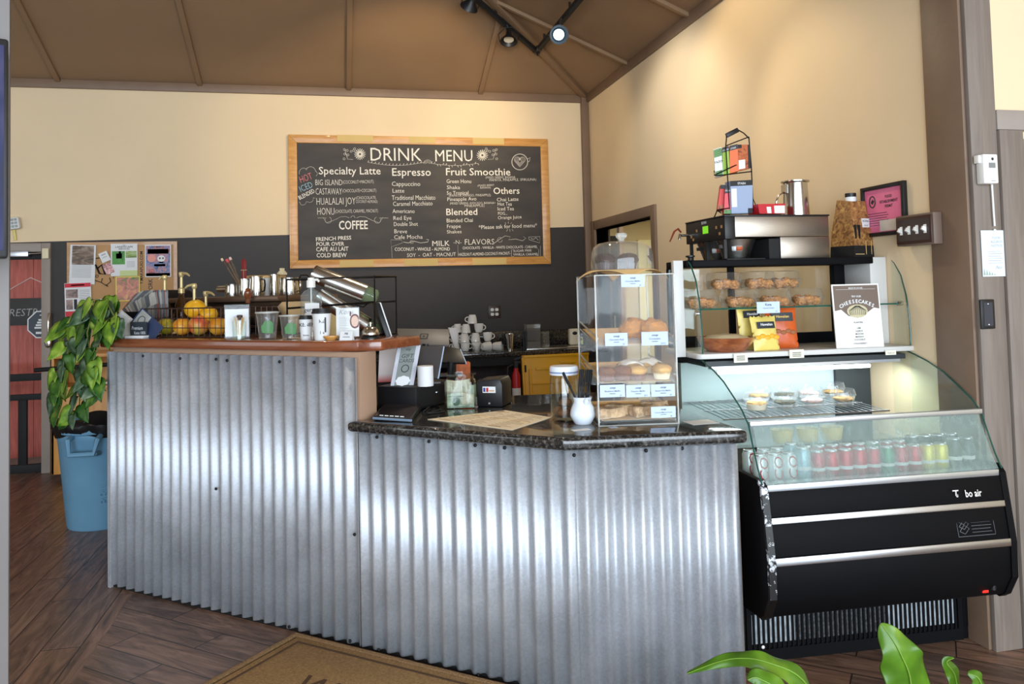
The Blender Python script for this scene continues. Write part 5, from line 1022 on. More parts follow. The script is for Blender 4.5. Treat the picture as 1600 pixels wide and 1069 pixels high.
# menu sheets lying on the counter
Q = [ong(*q_) for q_ in ((668, 656), (800, 673), (862, 653), (790, 642))]; c = (Q[0] + Q[1] + Q[2] + Q[3]) / 4
t = thing('menu_sheet', 'laminated two-page cream menu lying on the granite counter', 'menu', c + V((0, 0, .001)))
m = MB(); m.prism([tuple((q_ - c).to_2d()) for q_ in Q], 0, .0015); m.build('sheet', mat('cream menu paper', C(250, 236, 208), .45), t)
m = MB(); a_, b_, c_, d_2 = [q_ - c for q_ in Q]
def mp(u, v): return a_ * (1 - u) * (1 - v) + b_ * u * (1 - v) + c_ * u * v + d_2 * (1 - u) * v
rn = random.Random(5)
for col in range(3):
    for row in range(13):
        u0 = .06 + .31 * col; u1 = u0 + rn.uniform(.12, .26); v0 = .07 + .068 * row
        if row in (0, 6): v1 = v0 + .03; u1 = u0 + .15
        else: v1 = v0 + .014
        m.poly([mp(u0, v0) + V((0, 0, .0018)), mp(u1, v0) + V((0, 0, .0018)), mp(u1, v1) + V((0, 0, .0018)), mp(u0, v1) + V((0, 0, .0018))])
m.poly([mp(x, y) + V((0, 0, .0019)) for x, y in ((.02, .86), (.1, .86), (.1, .94), (.02, .94))]); m.build('print', mat('brown print', C(160, 132, 100), .6), t)
m = MB(); m.tube([tuple(mp(.03, .5) + V((0, 0, .002))), tuple(mp(.97, .5) + V((0, 0, .002)))], .001, 5); m.build('fold', M['kraft'], t)
# payment tablet lying near the bar wall
Q = [ong(*q_) for q_ in ((583, 656), (643, 660), (662, 637), (606, 633))]; c = (Q[0] + Q[1] + Q[2] + Q[3]) / 4; t = thing('payment_tablet', 'black payment tablet lying on the granite beside the bar wall', 'tablet', c)
q_ = [(x - c) for x in Q]; m = MB(); m.rings([[V((p.x, p.y, .001)) for p in q_], [V((p.x, p.y, .014 + (.016 if i > 1 else 0))) for i, p in enumerate(q_)]]); m.build('body', M['black'], t, bev=.003)
m = MB(); m.rings([[V((p.x * .92, p.y * .9, .0148 + (.0155 if i > 1 else .0005))) for i, p in enumerate(q_)], [V((p.x * .92, p.y * .9, .0154 + (.0155 if i > 1 else .0005))) for i, p in enumerate(q_)]]); m.build('screen', mat('picture on tablet', C(70, 62, 62), .12, var=.5, vs=14), t)
m = MB()
for k in range(5): a = q_[0].lerp(q_[1], .12 + .15 * k); b = q_[0].lerp(q_[1], .22 + .15 * k); a = a * .9; b = b * .9; m.tube([(a.x, a.y, .0165), (b.x, b.y, .0165)], .0025, 5)
m.build('screen_print', M['white'], t)
m = MB(); m.tube([(q_[0].x, q_[0].y - .002, .007), (q_[1].x, q_[1].y - .002, .007)], .0055, 6); m.build('front_edge', mat('blue grey edge', C(130, 150, 172), .3), t)
cm = [('red', M['red'], ((606, 634), (604, 622), (612, 615), (622, 619), (628, 632)), .0045), ('white', M['ceram'], ((606, 618), (614, 620), (620, 630)), .005), ('black', M['black'], ((590, 628), (598, 614), (606, 622), (610, 634)), .003), ('black', M['black'], ((662, 641), (676, 632), (688, 638), (668, 645), (694, 642)), .0035)]
for k, (nm, mt, pts_, r_) in enumerate(cm):
    Y_ = ong(606, 640).y
    P3 = [ay(x, y, Y_ + .03) if k < 3 else ong(x, y + 3) + V((0, 0, .004)) for x, y in pts_]
    if k < 3: P3[0].z = max(P3[0].z, ZG + .006); P3[-1].z = ZG + .006
    m = MB()
    PP_ = []
    for i in range(len(P3) - 1):
        for s_ in range(6):
            f = s_ / 6; p0 = P3[max(i - 1, 0)]; p1 = P3[i]; p2 = P3[i + 1]; p3 = P3[min(i + 2, len(P3) - 1)]
            PP_.append(.5 * ((2 * p1) + (p2 - p0) * f + (2 * p0 - 5 * p1 + 4 * p2 - p3) * f * f + (3 * p1 - p0 - 3 * p2 + p3) * f ** 3))
    PP_.append(P3[-1]); m.tube([tuple(p) for p in PP_], r_, 8); tag(m.build('cable', mt), ('red cable looping up behind the payment tablet', 'short white cable inside the red loop', 'thin black cable beside the bar wall', 'black cable coiled on the granite in front of the cash drawer')[k], 'cable')
# big lidded jar and pitcher of pens
P = ong(883, 655); r = pm(P, 22.5); h = zat(P, 572) - ZG; t = thing('cookie_jar', 'tall clear jar with a white screw lid beside the pastry case', 'jar', P)
m = MB(); m.lathe([(0, 0), (r * .9, 0), (r, .01), (r, h * .76), (r * .93, h * .82), (r * .9, h * .86), (r * .86, h * .86), (r * .95, h * .75), (r * .95, .014), (0, .01)], 36); m.build('glass', M['glass'], t)
m = MB(); m.lathe([(0, h * .84), (r * .98, h * .84), (r * 1.0, h * .86), (r * 1.0, h * .96), (r * .93, h), (0, h)], 36, fn=None); m.build('lid', mat('blue-white lid', C(226, 230, 240), .35), t)
m = MB(); m.lathe([(r * 1.0, h * .875), (r * 1.015, h * .88), (r * 1.015, h * .9), (r * 1.0, h * .905)], 36); m.build('lid_ring', mat('blue ring', C(130, 150, 185), .35), t)
ck = mat('brown biscuit', C(120, 76, 44), .8, var=.3, vs=30)
for k, (a, rr_, z) in enumerate(((0, .45, 0), (2.1, .5, 0), (4.2, .45, 0), (1, .2, .035))):
    m = MB(); m.ball((0, 0, 0), (.026, .026, .017), 14, 8, lambda d: 1 + .12 * mnoise.noise(d * 3 + V((k, 0, 0)))); tag(m.build('biscuit', ck, None, P + V((r * rr_ * math.cos(a), r * rr_ * math.sin(a), .031 + z))), 'small brown dog biscuit at the bottom of the tall clear jar', 'biscuit', 'biscuits in the tall jar')
P = ong(911, 662); r = pm(P, 20); h = zat(P, 620) - ZG; t = thing('white_pitcher', 'small round white ceramic pitcher holding black pens', 'pitcher', P, facing(P))
m = MB(); m.lathe([(0, 0), (r * .62, 0), (r * .7, .004), (r * .98, h * .28), (r, h * .38), (r * .9, h * .58), (r * .7, h * .78), (r * .68, h * .86), (r * .78, h), (r * .72, h), (r * .62, h * .84), (r * .85, h * .55), (r * .9, h * .35), (r * .6, .008), (0, .008)], 36); m.tube([(r * .25, -r * .55, h * .8), (r * .3, -r * .78, h * .9), (r * .33, -r * .9, h * .97)], [.012, .011, .006], 10); m.build('body', mat('pale blue-white glaze', C(226, 234, 244), .12, coat=.6), t)
pen0 = None
for k, (px0, px1, pyt, lab) in enumerate(((899, 879, 580, 'black pen leaning far left over the tall jar'), (904, 908, 571, 'black pen at the near left of the pitcher'), (908, 911, 570, 'black pen standing next to the middle of the pitcher'), (911, 917, 572, 'black pen in the middle of the pitcher'), (916, 921, 568, 'black pen leaning right in the pitcher'), (919, 925, 567, 'rightmost black pen in the white pitcher'))):
    top = ay(px1, pyt, P.y + .004 * k - .008); b = ay(px0, 622, P.y + .004 * k - .008); d = top - b; ln = d.length + .03; b = b - d.normalized() * .03
    if pen0 is None:
        pen0 = thing('pen', lab, 'pen', b, 0, 'black pens in the white pitcher')
        m = MB(); m.tube([(0, 0, 0), (0, 0, .008), (0, 0, .14)], [.002, .0042, .0042], 10); m.build('barrel', M['black'], pen0)
        m = MB(); m.lathe([(.0045, .075), (.0048, .075), (.0048, .14), (.0045, .14)], 10); m.box(-.001, -.0065, .09, .001, -.0045, .138); m.build('cap', M['matte'], pen0)
        m = MB(); m.text('kona coffee', .008, (.0, -.0046, .02), (0, 0, 1), (-1, 0, 0)); m.build('print', M['white'], pen0); o = pen0
    else: o = dup(pen0, b, label=lab)
    o.rotation_euler = d.to_track_quat('Z', 'Y').to_euler(); o.location = b
# ------------------------------------------------------------------ acrylic pastry case
A = ong(935, 667); B = ong(1062, 662); ux = (B - A); WC = ux.length; ux.normalize(); prz = math.atan2(ux.y, ux.x); uy = V((-ux.y, ux.x, 0)); HC = zat(A, 429) - ZG
best = min((abs(proj_x(A + uy * (i * .005), 0)[0] - 901), i * .005) for i in range(30, 110)); DC = best[1]
DC = min(max(DC, .26), .42)
pc = thing('pastry_case', 'tall clear acrylic pastry case with slanted trays on the granite counter', 'display case', A, prz)
def pane(name, x0, y0, z0, x1, y1, z1, mt=None): m = MB(); m.box(x0, y0, z0, x1, y1, z1); return m.build(name, mt or M['acryl'], pc)
e = .006
pane('front_panel', e, 0, .0, WC - e, e, HC - e); pane('side_panel', 0, 0, 0, e, DC, HC - e); pane('side_panel', WC - e, 0, 0, WC, DC, HC - e)
pane('base_panel', e, e, 0, WC - e, DC, e); pane('top_panel', 0, 0, HC - e, WC, DC, HC)
m = MB(); m.box(e, DC - .004, e, WC - e, DC, HC - e - .001); m.build('rear_door', M['acryl'], pc)
m = MB()
for (x, y) in ((0, 0), (WC, 0), (0, DC), (WC, DC)): m.cb((x + (e / 2 if x == 0 else -e / 2), y + (e / 2 if y == 0 else -e / 2), HC / 2), (e * .9, e * .9, HC - .004))
for z in (.002, HC - .003):
    m.cb((WC / 2, .002, z), (WC, .004, .004)); m.cb((.002, DC / 2, z), (.004, DC, .004)); m.cb((WC - .002, DC / 2, z), (.004, DC, .004))
m.build('polished_edges', M['acedge'], pc)
def fpz(py): return zat(A, py) - ZG
tray_z = [(fpz(543), .045), (fpz(603), .045), (.012, .02)]
for z0, rise in tray_z:
    m = MB(); m.rings([[(e + .002, e + .012, z0), (WC - e - .002, e + .012, z0), (WC - e - .002, DC - .01, z0 + rise), (e + .002, DC - .01, z0 + rise)], [(e + .002, e + .012, z0 + .005), (WC - e - .002, e + .012, z0 + .005), (WC - e - .002, DC - .01, z0 + rise + .005), (e + .002, DC - .01, z0 + rise + .005)]]); m.box(e + .002, e + .008, z0, WC - e - .002, e + .012, z0 + .03); tr = m.build('tray', M['acryl'], pc)
    m = MB()
    for x in (e + .004, WC - e - .004):
        m.tube([(x, e + .01, z0 + .032), (x, DC - .01, z0 + rise + .034)], .004, 6); m.tube([(x, e + .01, z0 + .002), (x, DC - .01, z0 + rise + .002)], .003, 6)
    m.build('edge', M['acedge'], tr)
    m = MB(); m.rings([[(e + .012, e + .02, z0 + .0055), (WC - e - .012, e + .02, z0 + .0055), (WC - e - .012, DC - .02, z0 + rise * .95 + .0055), (e + .012, DC - .02, z0 + rise * .95 + .0055)], [(e + .012, e + .02, z0 + .0065), (WC - e - .012, e + .02, z0 + .0065), (WC - e - .012, DC - .02, z0 + rise * .95 + .0065), (e + .012, DC - .02, z0 + rise * .95 + .0065)]]); m.build('parchment_sheet', M['kraft'], tr)
def inC(px, py, dy): # point inside the case at depth dy behind the front panel
    d = ray(px, py); o = A + uy * dy; s = (o - CC).dot(uy) / d.dot(uy); return CC + d * s
def trz(k, dy): z0, rise = tray_z[k]; return ZG + z0 + .007 + rise * max(0, dy - .012) / (DC - .022)
flaky = mat('golden flaky pastry', C(200, 132, 54), .55, var=.5, vs=55, bump=1, bs=70, stretch=(1, 1, 2))
def croissant(px, dy, L_, r_, rot, k, lab):
    P = inC(px, 500, dy); P.z = trz(k, dy)
    m = MB(); pts_ = []; rad = []
    for i in range(29):
        f = i / 28; a = (f - .5) * 2.3; x = math.sin(a) * L_ * .62; y = (1 - math.cos(a)) * L_ * .5; seg = .78 + .22 * abs(math.sin(f * PI * 5.5)) ** .6; pts_.append((x, y, r_ * (1 - .35 * abs(f - .5) * 2))); rad.append(max(.006, r_ * (1 - (abs(f - .5) * 2) ** 2.2 * .75) * seg))
    m.tube(pts_, rad, 18); 
    for v in m.bm.verts: v.co *= 1 + .07 * mnoise.noise(v.co * 70) + .05 * mnoise.noise(v.co * 160)
    zmin = min(v.co.z for v in m.bm.verts)
    for v in m.bm.verts: v.co.z -= zmin
    tag(m.build('croissant', flaky, None, P, prz + rot, ang=80), lab, 'croissant', 'croissants in the pastry case')
croissant(990, .11, .085, .044, .3, 0, 'large golden croissant further from the price labels')
croissant(1020, .075, .08, .045, -.35, 0, 'large golden croissant nearest the case front on the top tray')
P = inC(962, 540, .08); P.z = trz(0, .08); m = MB(); m.ball((0, 0, .018), (.045, .03, .018), 18, 10, lambda d: 1 + .05 * mnoise.noise(d * 4)); tag(m.build('cinnamon_roll', flaky, None, P, prz), 'flat golden roll behind the first price label of the top tray', 'pastry')
def muffin(name, lab, P, rz, r_, top, cup, grp, wrap=None, cat='muffin'):
    t = thing(name, lab, cat, P, rz, grp); h_ = r_ * 1.05
    m = MB(); R = []
    for z, rr_ in ((0, .72), (h_ * .5, .86), (h_, 1.0)): R.append([(r_ * rr_ * (1 + .03 * (-1) ** i) * math.cos(2 * PI * i / 48), r_ * rr_ * (1 + .03 * (-1) ** i) * math.sin(2 * PI * i / 48), z) for i in range(48)])
    m.rings(R); m.build('paper_cup', cup, t, ang=20)
    m = MB(); m.ball((0, 0, h_ * .92), (r_ * 1.06, r_ * 1.06, r_ * .62), 22, 14, lambda d: 1 + .1 * mnoise.noise(d * 3 + P * 9) + .04 * mnoise.noise(d * 9)); m.build('crumb_top', top, t)
    if wrap:
        m = MB(); m.grid(lambda u, v: (r_ * 2.1 * (u - .5) * 1.15, r_ * 2.1 * (v - .5) * 1.15, h_ * 1.05 + r_ * .55 - 1.5 * r_ * ((u - .5) ** 2 + (v - .5) ** 2) + .15 * r_ * mnoise.noise(V((u * 5, v * 5, P.x * 9)))), 12, 12); m.build('wrapper', wrap, t, norm=False, solid=.0006)
    return t
choc = mat('dark chocolate crumb', C(66, 38, 26), .75, var=.5, vs=40, bump=.8, bs=90); brownm = mat('baked brown crumb', C(134, 84, 44), .7, var=.4, vs=40, bump=.6, bs=80); palem = mat('pale golden crumb', C(206, 160, 90), .7, var=.25, vs=40, bump=.5, bs=80)
cupb = mat('brown muffin paper', C(120, 74, 46), .7); cupd = mat('dark muffin paper', C(92, 80, 84), .5); cupp = mat('pale muffin paper', C(222, 206, 168), .7); wrapm = mat('waxed wrapper', C(236, 226, 210), .4)
for px, dy, r_, top, cup, wrap, lab in ((947, .05, .034, brownm, cupb, None, 'brown muffin above the first label of the middle tray'), (972, .05, .036, brownm, cupb, None, 'brown muffin second along the middle tray'), (996, .055, .035, palem, cupb, None, 'lighter muffin in brown paper in the middle of the tray'), (1034, .05, .037, palem, cupp, None, 'pale muffin in cream paper at the open end of the middle tray'), (985, .15, .036, palem, cupp, wrapm, 'wrapped muffin standing behind the brown muffins'), (1014, .16, .036, palem, cupp, wrapm, 'wrapped muffin standing behind the pale muffin')):
    P = inC(px, 590, dy); P.z = trz(1, dy); muffin('muffin', lab, P, prz + px, r_, top, cup, 'muffins on the middle tray', wrap)
scm = mat('sugared scone', C(196, 164, 128), .8, var=.4, vs=35, bump=.9, bs=70)
for px, dy, a, lab in ((952, .06, .2, 'sugar-dusted scone at the near end of the bottom tray'), (968, .12, -.4, 'sugar-dusted scone lying behind the near one on the bottom tray'), (1004, .08, .5, 'sugar-dusted scone behind the lowest price label'), (1020, .16, 0, 'sugar-dusted scone at the back of the bottom tray')):
    P = inC(px, 640, dy); P.z = trz(2, dy); m = MB(); m.extr([(-.055, -.03, 0), (.06, -.01, 0), (.05, .03, 0), (-.04, .045, 0)], (0, 0, .035)); bmesh.ops.subdivide_edges(m.bm, edges=m.bm.edges[:], cuts=5, use_grid_fill=True)
    for v in m.bm.verts: v.co += V((mnoise.noise(v.co * 40), mnoise.noise(v.co * 40 + V((5, 0, 0))), abs(mnoise.noise(v.co * 40 + V((0, 5, 0)))) * 1.4)) * .008
    zmin = min(v.co.z for v in m.bm.verts)
    for v in m.bm.verts: v.co.z -= zmin
    tag(m.build('scone', scm, None, P, prz + a, ang=70), lab, 'scone', 'scones on the bottom tray')
# price labels hang on the front panel
for c0, c1, s1, s2, lab in (((970, 430), (1007, 448), 'Chocolate Muffin', '$4', 'pale price label on the top edge of the pastry case'), ((945, 521), (981, 540), 'Chocolate Roll', '$5', 'pale price label below the flat roll on the top tray'), ((1002, 519), (1044, 539), 'Croissant', '$5.50', 'pale price label below the large croissants'), ((937, 602), (977, 620), 'Blueberry Muffin', '$4', 'pale price label under the first brown muffin'), ((978, 602), (1016, 620), 'Pistachio Muffin', '$4.5', 'pale price label in the middle of the middle tray'), ((1017, 601), (1055, 619), 'Banana Nut Muffin', '$4', 'pale price label under the cream-papered muffin'), ((1017, 636), (1056, 652), 'Coconut Macnut Scone', '$5', 'lowest pale price label, in front of the scones')):
    P0, P1 = inC(*c0, -.004), inC(*c1, -.004); w, h = (P1 - P0).dot(ux), P0.z - P1.z
    t = thing('price_label', lab, 'price label', V((P0.x, P0.y, P1.z)), prz, 'price labels on the pastry case')
    m = MB(); m.box(0, 0, 0, w, .0015, h); m.build('card', M['card'], t)
    m = MB(); k = min(h * .22, w / len(s1) * 1.5); m.text('coop', h * .24, (w / 2, -.0006, h * .68), align='CENTER', it=.4, bold=.02); m.text(s1, k, (w / 2, -.0006, h * .42), align='CENTER', bold=.005); m.text(s2, h * .16, (w * .82, -.0006, h * .08), align='CENTER'); m.box(w * .38, -.0006, h * .26, w * .62, -.0002, h * .3); m.build('print', M['ink'], t)
P = inC(911, 535, .2); P = A + uy * DC * .72 - ux * .0025; P.z = zat(P, 538); t = thing('price_tag', 'small cream tag stuck on the side of the pastry case', 'tag', P, prz + PI / 2)
m = MB(); m.box(-.022, 0.0005, 0, .022, .0015, .03); m.build('card', mat('cream tag', C(232, 232, 190), .5), t); m = MB(); m.box(-.012, .0016, .016, .012, .002, .024); m.build('print', M['ink'], t)
# cake stand with dome on top of the case
P = A + ux * (WC * .5) + uy * DC * .5; P.z = ZG + HC; P = V((P.x, P.y, P.z + .0005))
kp = thing('kraft_sheet', 'square sheet of brown kraft paper drooping under the cake dome', 'paper', P + V((0, 0, .0195)), prz + PI / 4)
DR = pm(P, 51)
m = MB(); S_ = DR * 2.05
def kfn(u, v):
    x, y = (u - .5) * S_, (v - .5) * S_; r_ = math.hypot(x, y); e_ = max(0, r_ - DR * .96); return (x, y, -e_ * (.3 + e_ * 6))
m.grid(kfn, 28, 28); m.build('sheet', M['kraft'], kp, norm=False, solid=.0006)
t = thing('cake_plate', 'low clear glass cake plate on top of the pastry case', 'plate', P)
m = MB(); m.lathe([(0, 0), (DR * .98, 0), (DR * 1.0, .004), (DR * .97, .018), (0, .018)], 48, fn=lambda u: 1 + .008 * math.cos(u * 2 * PI * 24)); m.build('plate', M['pet'], t)
m = MB(); m.lathe([(DR * .95, .016), (DR, .016), (DR, .0185), (DR * .95, .0185)], 48); m.build('rim', M['acedge'], t)
hd = zat(P, 377) - P.z - .021
t = thing('cake_dome', 'clear round dome with a faceted knob covering two dark muffins', 'cake dome', P + V((0, 0, .021)))
prof = [(DR * .96, 0), (DR * .955, hd * .3), (DR * .93, hd * .6), (DR * .86, hd * .8), (DR * .7, hd * .93), (DR * .45, hd * .985), (0.012, hd)]
m = MB(); m.lathe(prof + [(r_ - .003, z - .003) for r_, z in prof[::-1] if z > .01] + [(DR * .96 - .003, 0)], 48); m.build('dome', thin('clear dome plastic', (.97, .975, .97, 1), .7, .03, .06), t)
m = MB(); m.lathe([(0, hd), (.011, hd), (.013, hd + .008), (.022, hd + .016), (.025, hd + .026), (.018, hd + .033), (0, hd + .034)], 10); m.build('knob', M['acedge'], t, ang=10)
for px, k in ((946, 'nearer the menu board side'), (981, 'nearer the brown doorway post')):
    Q_ = inC(px, 410, DC * .5 + (.02 if px == 981 else -.02)); Q_.z = P.z + .022; muffin('muffin', 'dark chocolate muffin under the cake dome, the one %s' % k, Q_, px, .042, choc, cupd, 'chocolate muffins under the dome')
# loose papers on the granite
for k, (pp, lab, mt) in enumerate((((1092, 660), 'white slip of paper lying beside the fridge glass', M['white']), ((905, 672), 'small white paper scrap at the front edge of the granite', M['white']), ((955, 668), 'flat clear paper strip in front of the pastry case', M['card']))):
    Q_ = ong(*pp); m = MB(); m.box(-.05 + .02 * k, -.05 + .03 * (k > 0), 0, .06 - .02 * k, .04 - .03 * (k > 0), .0008); tag(m.build('paper_slip', mt, None, Q_ + V((0, 0, .0006)), prz + .2), lab, 'paper')
# ------------------------------------------------------------------ refrigerated case with the dry case above
FW = .98; F0 = V((1.462, 2.585, 0)); frz = math.atan2(-.05, .978); fx = V((math.cos(frz), math.sin(frz), 0)); fy = V((-fx.y, fx.x, 0))
def fw(x, d, z): return F0 + fx * x + fy * d + V((0, 0, z))
def fpt(px, py, d):   # local x, z seen at a pixel on the plane d behind the case front
    o = F0 + fy * d; r_ = ray(px, py); s = (o - CC).dot(fy) / r_.dot(fy); P = CC + r_ * s; return (P - F0).dot(fx), P.z
ft = thing('cold_case', 'black open-front refrigerated case with curved glass sides and cans inside', 'refrigerated case', F0, frz)
blk = mat('black case enamel', C(12, 12, 14), .6, var=.1, vs=6, spec=.12)
def chipped():
    m, nt, b, N, L = nodes('chipped black enamel'); tc = N('ShaderNodeTexCoord'); sp = N('ShaderNodeSeparateXYZ'); L(tc.outputs['Object'], sp.inputs[0])
    n = N('ShaderNodeTexNoise'); n.inputs['Scale'].default_value = 45; n.inputs['Detail'].default_value = 6; n.inputs['Roughness'].default_value = .7; L(tc.outputs['Object'], n.inputs[0])
    n2 = N('ShaderNodeTexNoise'); n2.inputs['Scale'].default_value = 5; L(tc.outputs['Object'], n2.inputs[0]); mm = N('ShaderNodeMath'); mm.operation = 'MULTIPLY'; L(n.outputs[0], mm.inputs[0]); L(n2.outputs[0], mm.inputs[1])
    r = ramp(nt, [(.3, C(12, 12, 14)), (.31, C(205, 208, 212))]); L(mm.outputs[0], r.inputs[0]); L(r.outputs[0], b.inputs['Base Color']); b.inputs['Roughness'].default_value = .4; return m
chip = chipped()
prof = [(.22, 0.05), (.22, .235), (.03, .245), (0, .265), (-.04, .34), (-.042, .47), (-.022, .6), (-.004, .715), (.02, .74)]
BK = .84
# side shells
for x0, x1 in ((0, .022), (FW - .022, FW)):
    m = MB(); R = [[(x0, d, z) for d, z in prof] + [(x0, BK, .74), (x0, BK, .05)], [(x1, d, z) for d, z in prof] + [(x1, BK, .74), (x1, BK, .05)]]; m.rings(R); m.build('side_shell', blk, ft, bev=.003)
for x0 in (-.002, FW - .024):
    m = MB()
    for (a, b) in zip(prof[2:-1], prof[3:]):
        m.rings([[(x0, a[0] - .006, a[1]), (x0 + .026, a[0] - .006, a[1]), (x0 + .026, a[0] + .008, a[1] + .002), (x0, a[0] + .008, a[1] + .002)], [(x0, b[0] - .006, b[1]), (x0 + .026, b[0] - .006, b[1]), (x0 + .026, b[0] + .008, b[1] + .002), (x0, b[0] + .008, b[1] + .002)]])
    m.build('corner_edge', chip if x0 < 0 else blk, ft)
def fpan(name, i0, z0, z1, mt, off=0, th=.012, x0=.024, x1=FW - .024):
    def dat(z):
        for (a, b) in zip(prof[2:-1], prof[3:]):
            if a[1] <= z <= b[1] + 1e-6: f = (z - a[1]) / (b[1] - a[1]); return a[0] + (b[0] - a[0]) * f
        return 0
    zs = [z0] + [p[1] for p in prof[3:] if z0 < p[1] < z1] + [z1]
    m = MB(); m.extr([(x0, dat(z) - off, z) for z in zs] + [(x0, dat(z) + th, z) for z in zs[::-1]], (x1 - x0, 0, 0)); return m.build(name, mt, ft, bev=.002)
fpan('front_panel', 0, .262, .452, blk); fpan('front_panel', 0, .484, .592, blk, .001); fpan('front_panel', 0, .618, .702, blk, .004)
fpan('metal_strip', 0, .454, .482, M['alu'], .008); fpan('metal_strip', 0, .594, .616, M['alu'], .008)
m = MB(); m.box(.024, -.008, .702, FW - .024, .05, .726); m.build('front_rail', mat('silver rail', C(205, 212, 218), .3, .8), ft, bev=.003)
m = MB(); m.box(.024, .03, .25, FW - .024, .22, .262); m.box(.024, BK - .03, .05, FW - .024, BK, 1.12); m.box(.024, .06, .665, FW - .024, BK - .03, .69); m.build('tub', blk, ft)
# logo, diagram label, lamp, vent
lx, lz = fpt(1511, 775, -.022); 
m = MB()
def onf(px, py, d): x, z = fpt(px, py, d); return (x, d, z)
sl = V((0, .022, .1)).normalized()
m.text('bo air', .036, onf(1509, 777, -.0285), (1, 0, 0), tuple(sl), bold=.012, sx=.8); m.text('u', .02, onf(1494, 777, -.0285), (1, 0, 0), tuple(sl), bold=.01); a = onf(1488, 768, -.0285)
m.box(a[0], a[1] - .001, a[2], a[0] + .024, a[1], a[2] + .004); m.box(a[0] + .012, a[1] - .001, a[2] - .016, a[0] + .016, a[1], a[2]); m.build('logo_lettering', M['ceram'], ft)
x0, z0 = fpt(1500, 840, -.045); x1, z1 = fpt(1556, 806, -.045); 
m = MB(); w = .0015; sk = .0; yy = -.0475
def ln(pts, r=.0008): m.tube([(x, -.0455 + .03 * max(0, z - .47) / .13 * .9 - .001, z) for x, z in pts], r, 5)
ln([(x0, z0), (x1, z0), (x1, z1 - .02), (x1 - .02, z1), (x0, z1), (x0, z0)])
for i in range(6): ln([(x0 + .058, z0 + .012 + i * .011), (x1 - .012 - .004 * (i % 2), z0 + .012 + i * .011)], .0007)
ln([(x0 + .04, z1 - .009), (x1 - .04, z1 - .009)], .0008)
for k in range(3): ln([(x0 + .008, z0 + .018 + k * .016), (x0 + .028, z0 + .008 + k * .016), (x0 + .048, z0 + .026 + k * .016), (x0 + .028, z0 + .038 + k * .016), (x0 + .008, z0 + .018 + k * .016)], .0009)
m.build('diagram_label', mat('grey diagram ink', C(120, 122, 126), .5), ft)
x0, z0 = fpt(1535, 919, .005); m = MB(); m.box(x0 - .012, -.012, z0 - .012, x0 + .012, .02, z0 + .012); m.build('switch_lamp', mat('lit red switch', C(255, 40, 30), .4, emit=1.2), ft, bev=.002)
x0, z0 = fpt(1548, 916, .0); m = MB(); m.lathe([(0, -.01), (.01, -.008), (.01, .01), (0, .012)], 12, (x0, -.012, z0)); m.build('control_knob', M['black'], ft)
for px, py in ((1209, 957), (1571, 922), (1192, 1011), (1542, 975)):
    dd = .0 if py < 960 else .214; x0, z0 = fpt(px, py, dd); m = MB(); m.ball((x0, dd - .002, z0), (.007, .004, .007), 12, 8); m.build('rivet', M['ceram'], ft)
gx0, gz0 = fpt(1196, 1020, .215); gx1, gz1 = fpt(1540, 940, .215)
m = MB(); m.box(.0, .222, .005, FW, .24, .238); m.box(.03, .214, .005, FW - .03, .222, .05); m.box(.03, .214, .19, FW - .03, .222, .238); m.box(.03, .214, .05, .05, .222, .19); m.box(FW - .05, .214, .05, FW - .03, .222, .19)
n = 44
for i in range(n): x = .05 + (FW - .1) * (i + .5) / n; m.box(x - .0042, .215, .05, x + .0042, .221, .19)
m.build('vent_grille', blk, ft)
fm = mat('grey filter', C(150, 156, 160), .8, var=.3, vs=40)
for xa, xb in ((.052, .23), (FW - .36, FW - .055)): m = MB(); m.box(xa, .2215, .07, xb, .2235, .18); m.build('filter', fm, ft)
m = MB(); m.box(.23, .2213, .07, FW - .36, .2225, .18); m.build('condenser_fins', mat('dirty condenser fins', C(70, 72, 74), .6, .5, var=.8, vs=90), ft)
m = MB()
for x in (.06, FW - .06):
    for d in (.3, .76): m.lathe([(0, 0), (.02, 0), (.022, .006), (.012, .01), (.012, .06), (0, .06)], 14, (x, d, 0))
m.build('feet', M['alu'], ft)
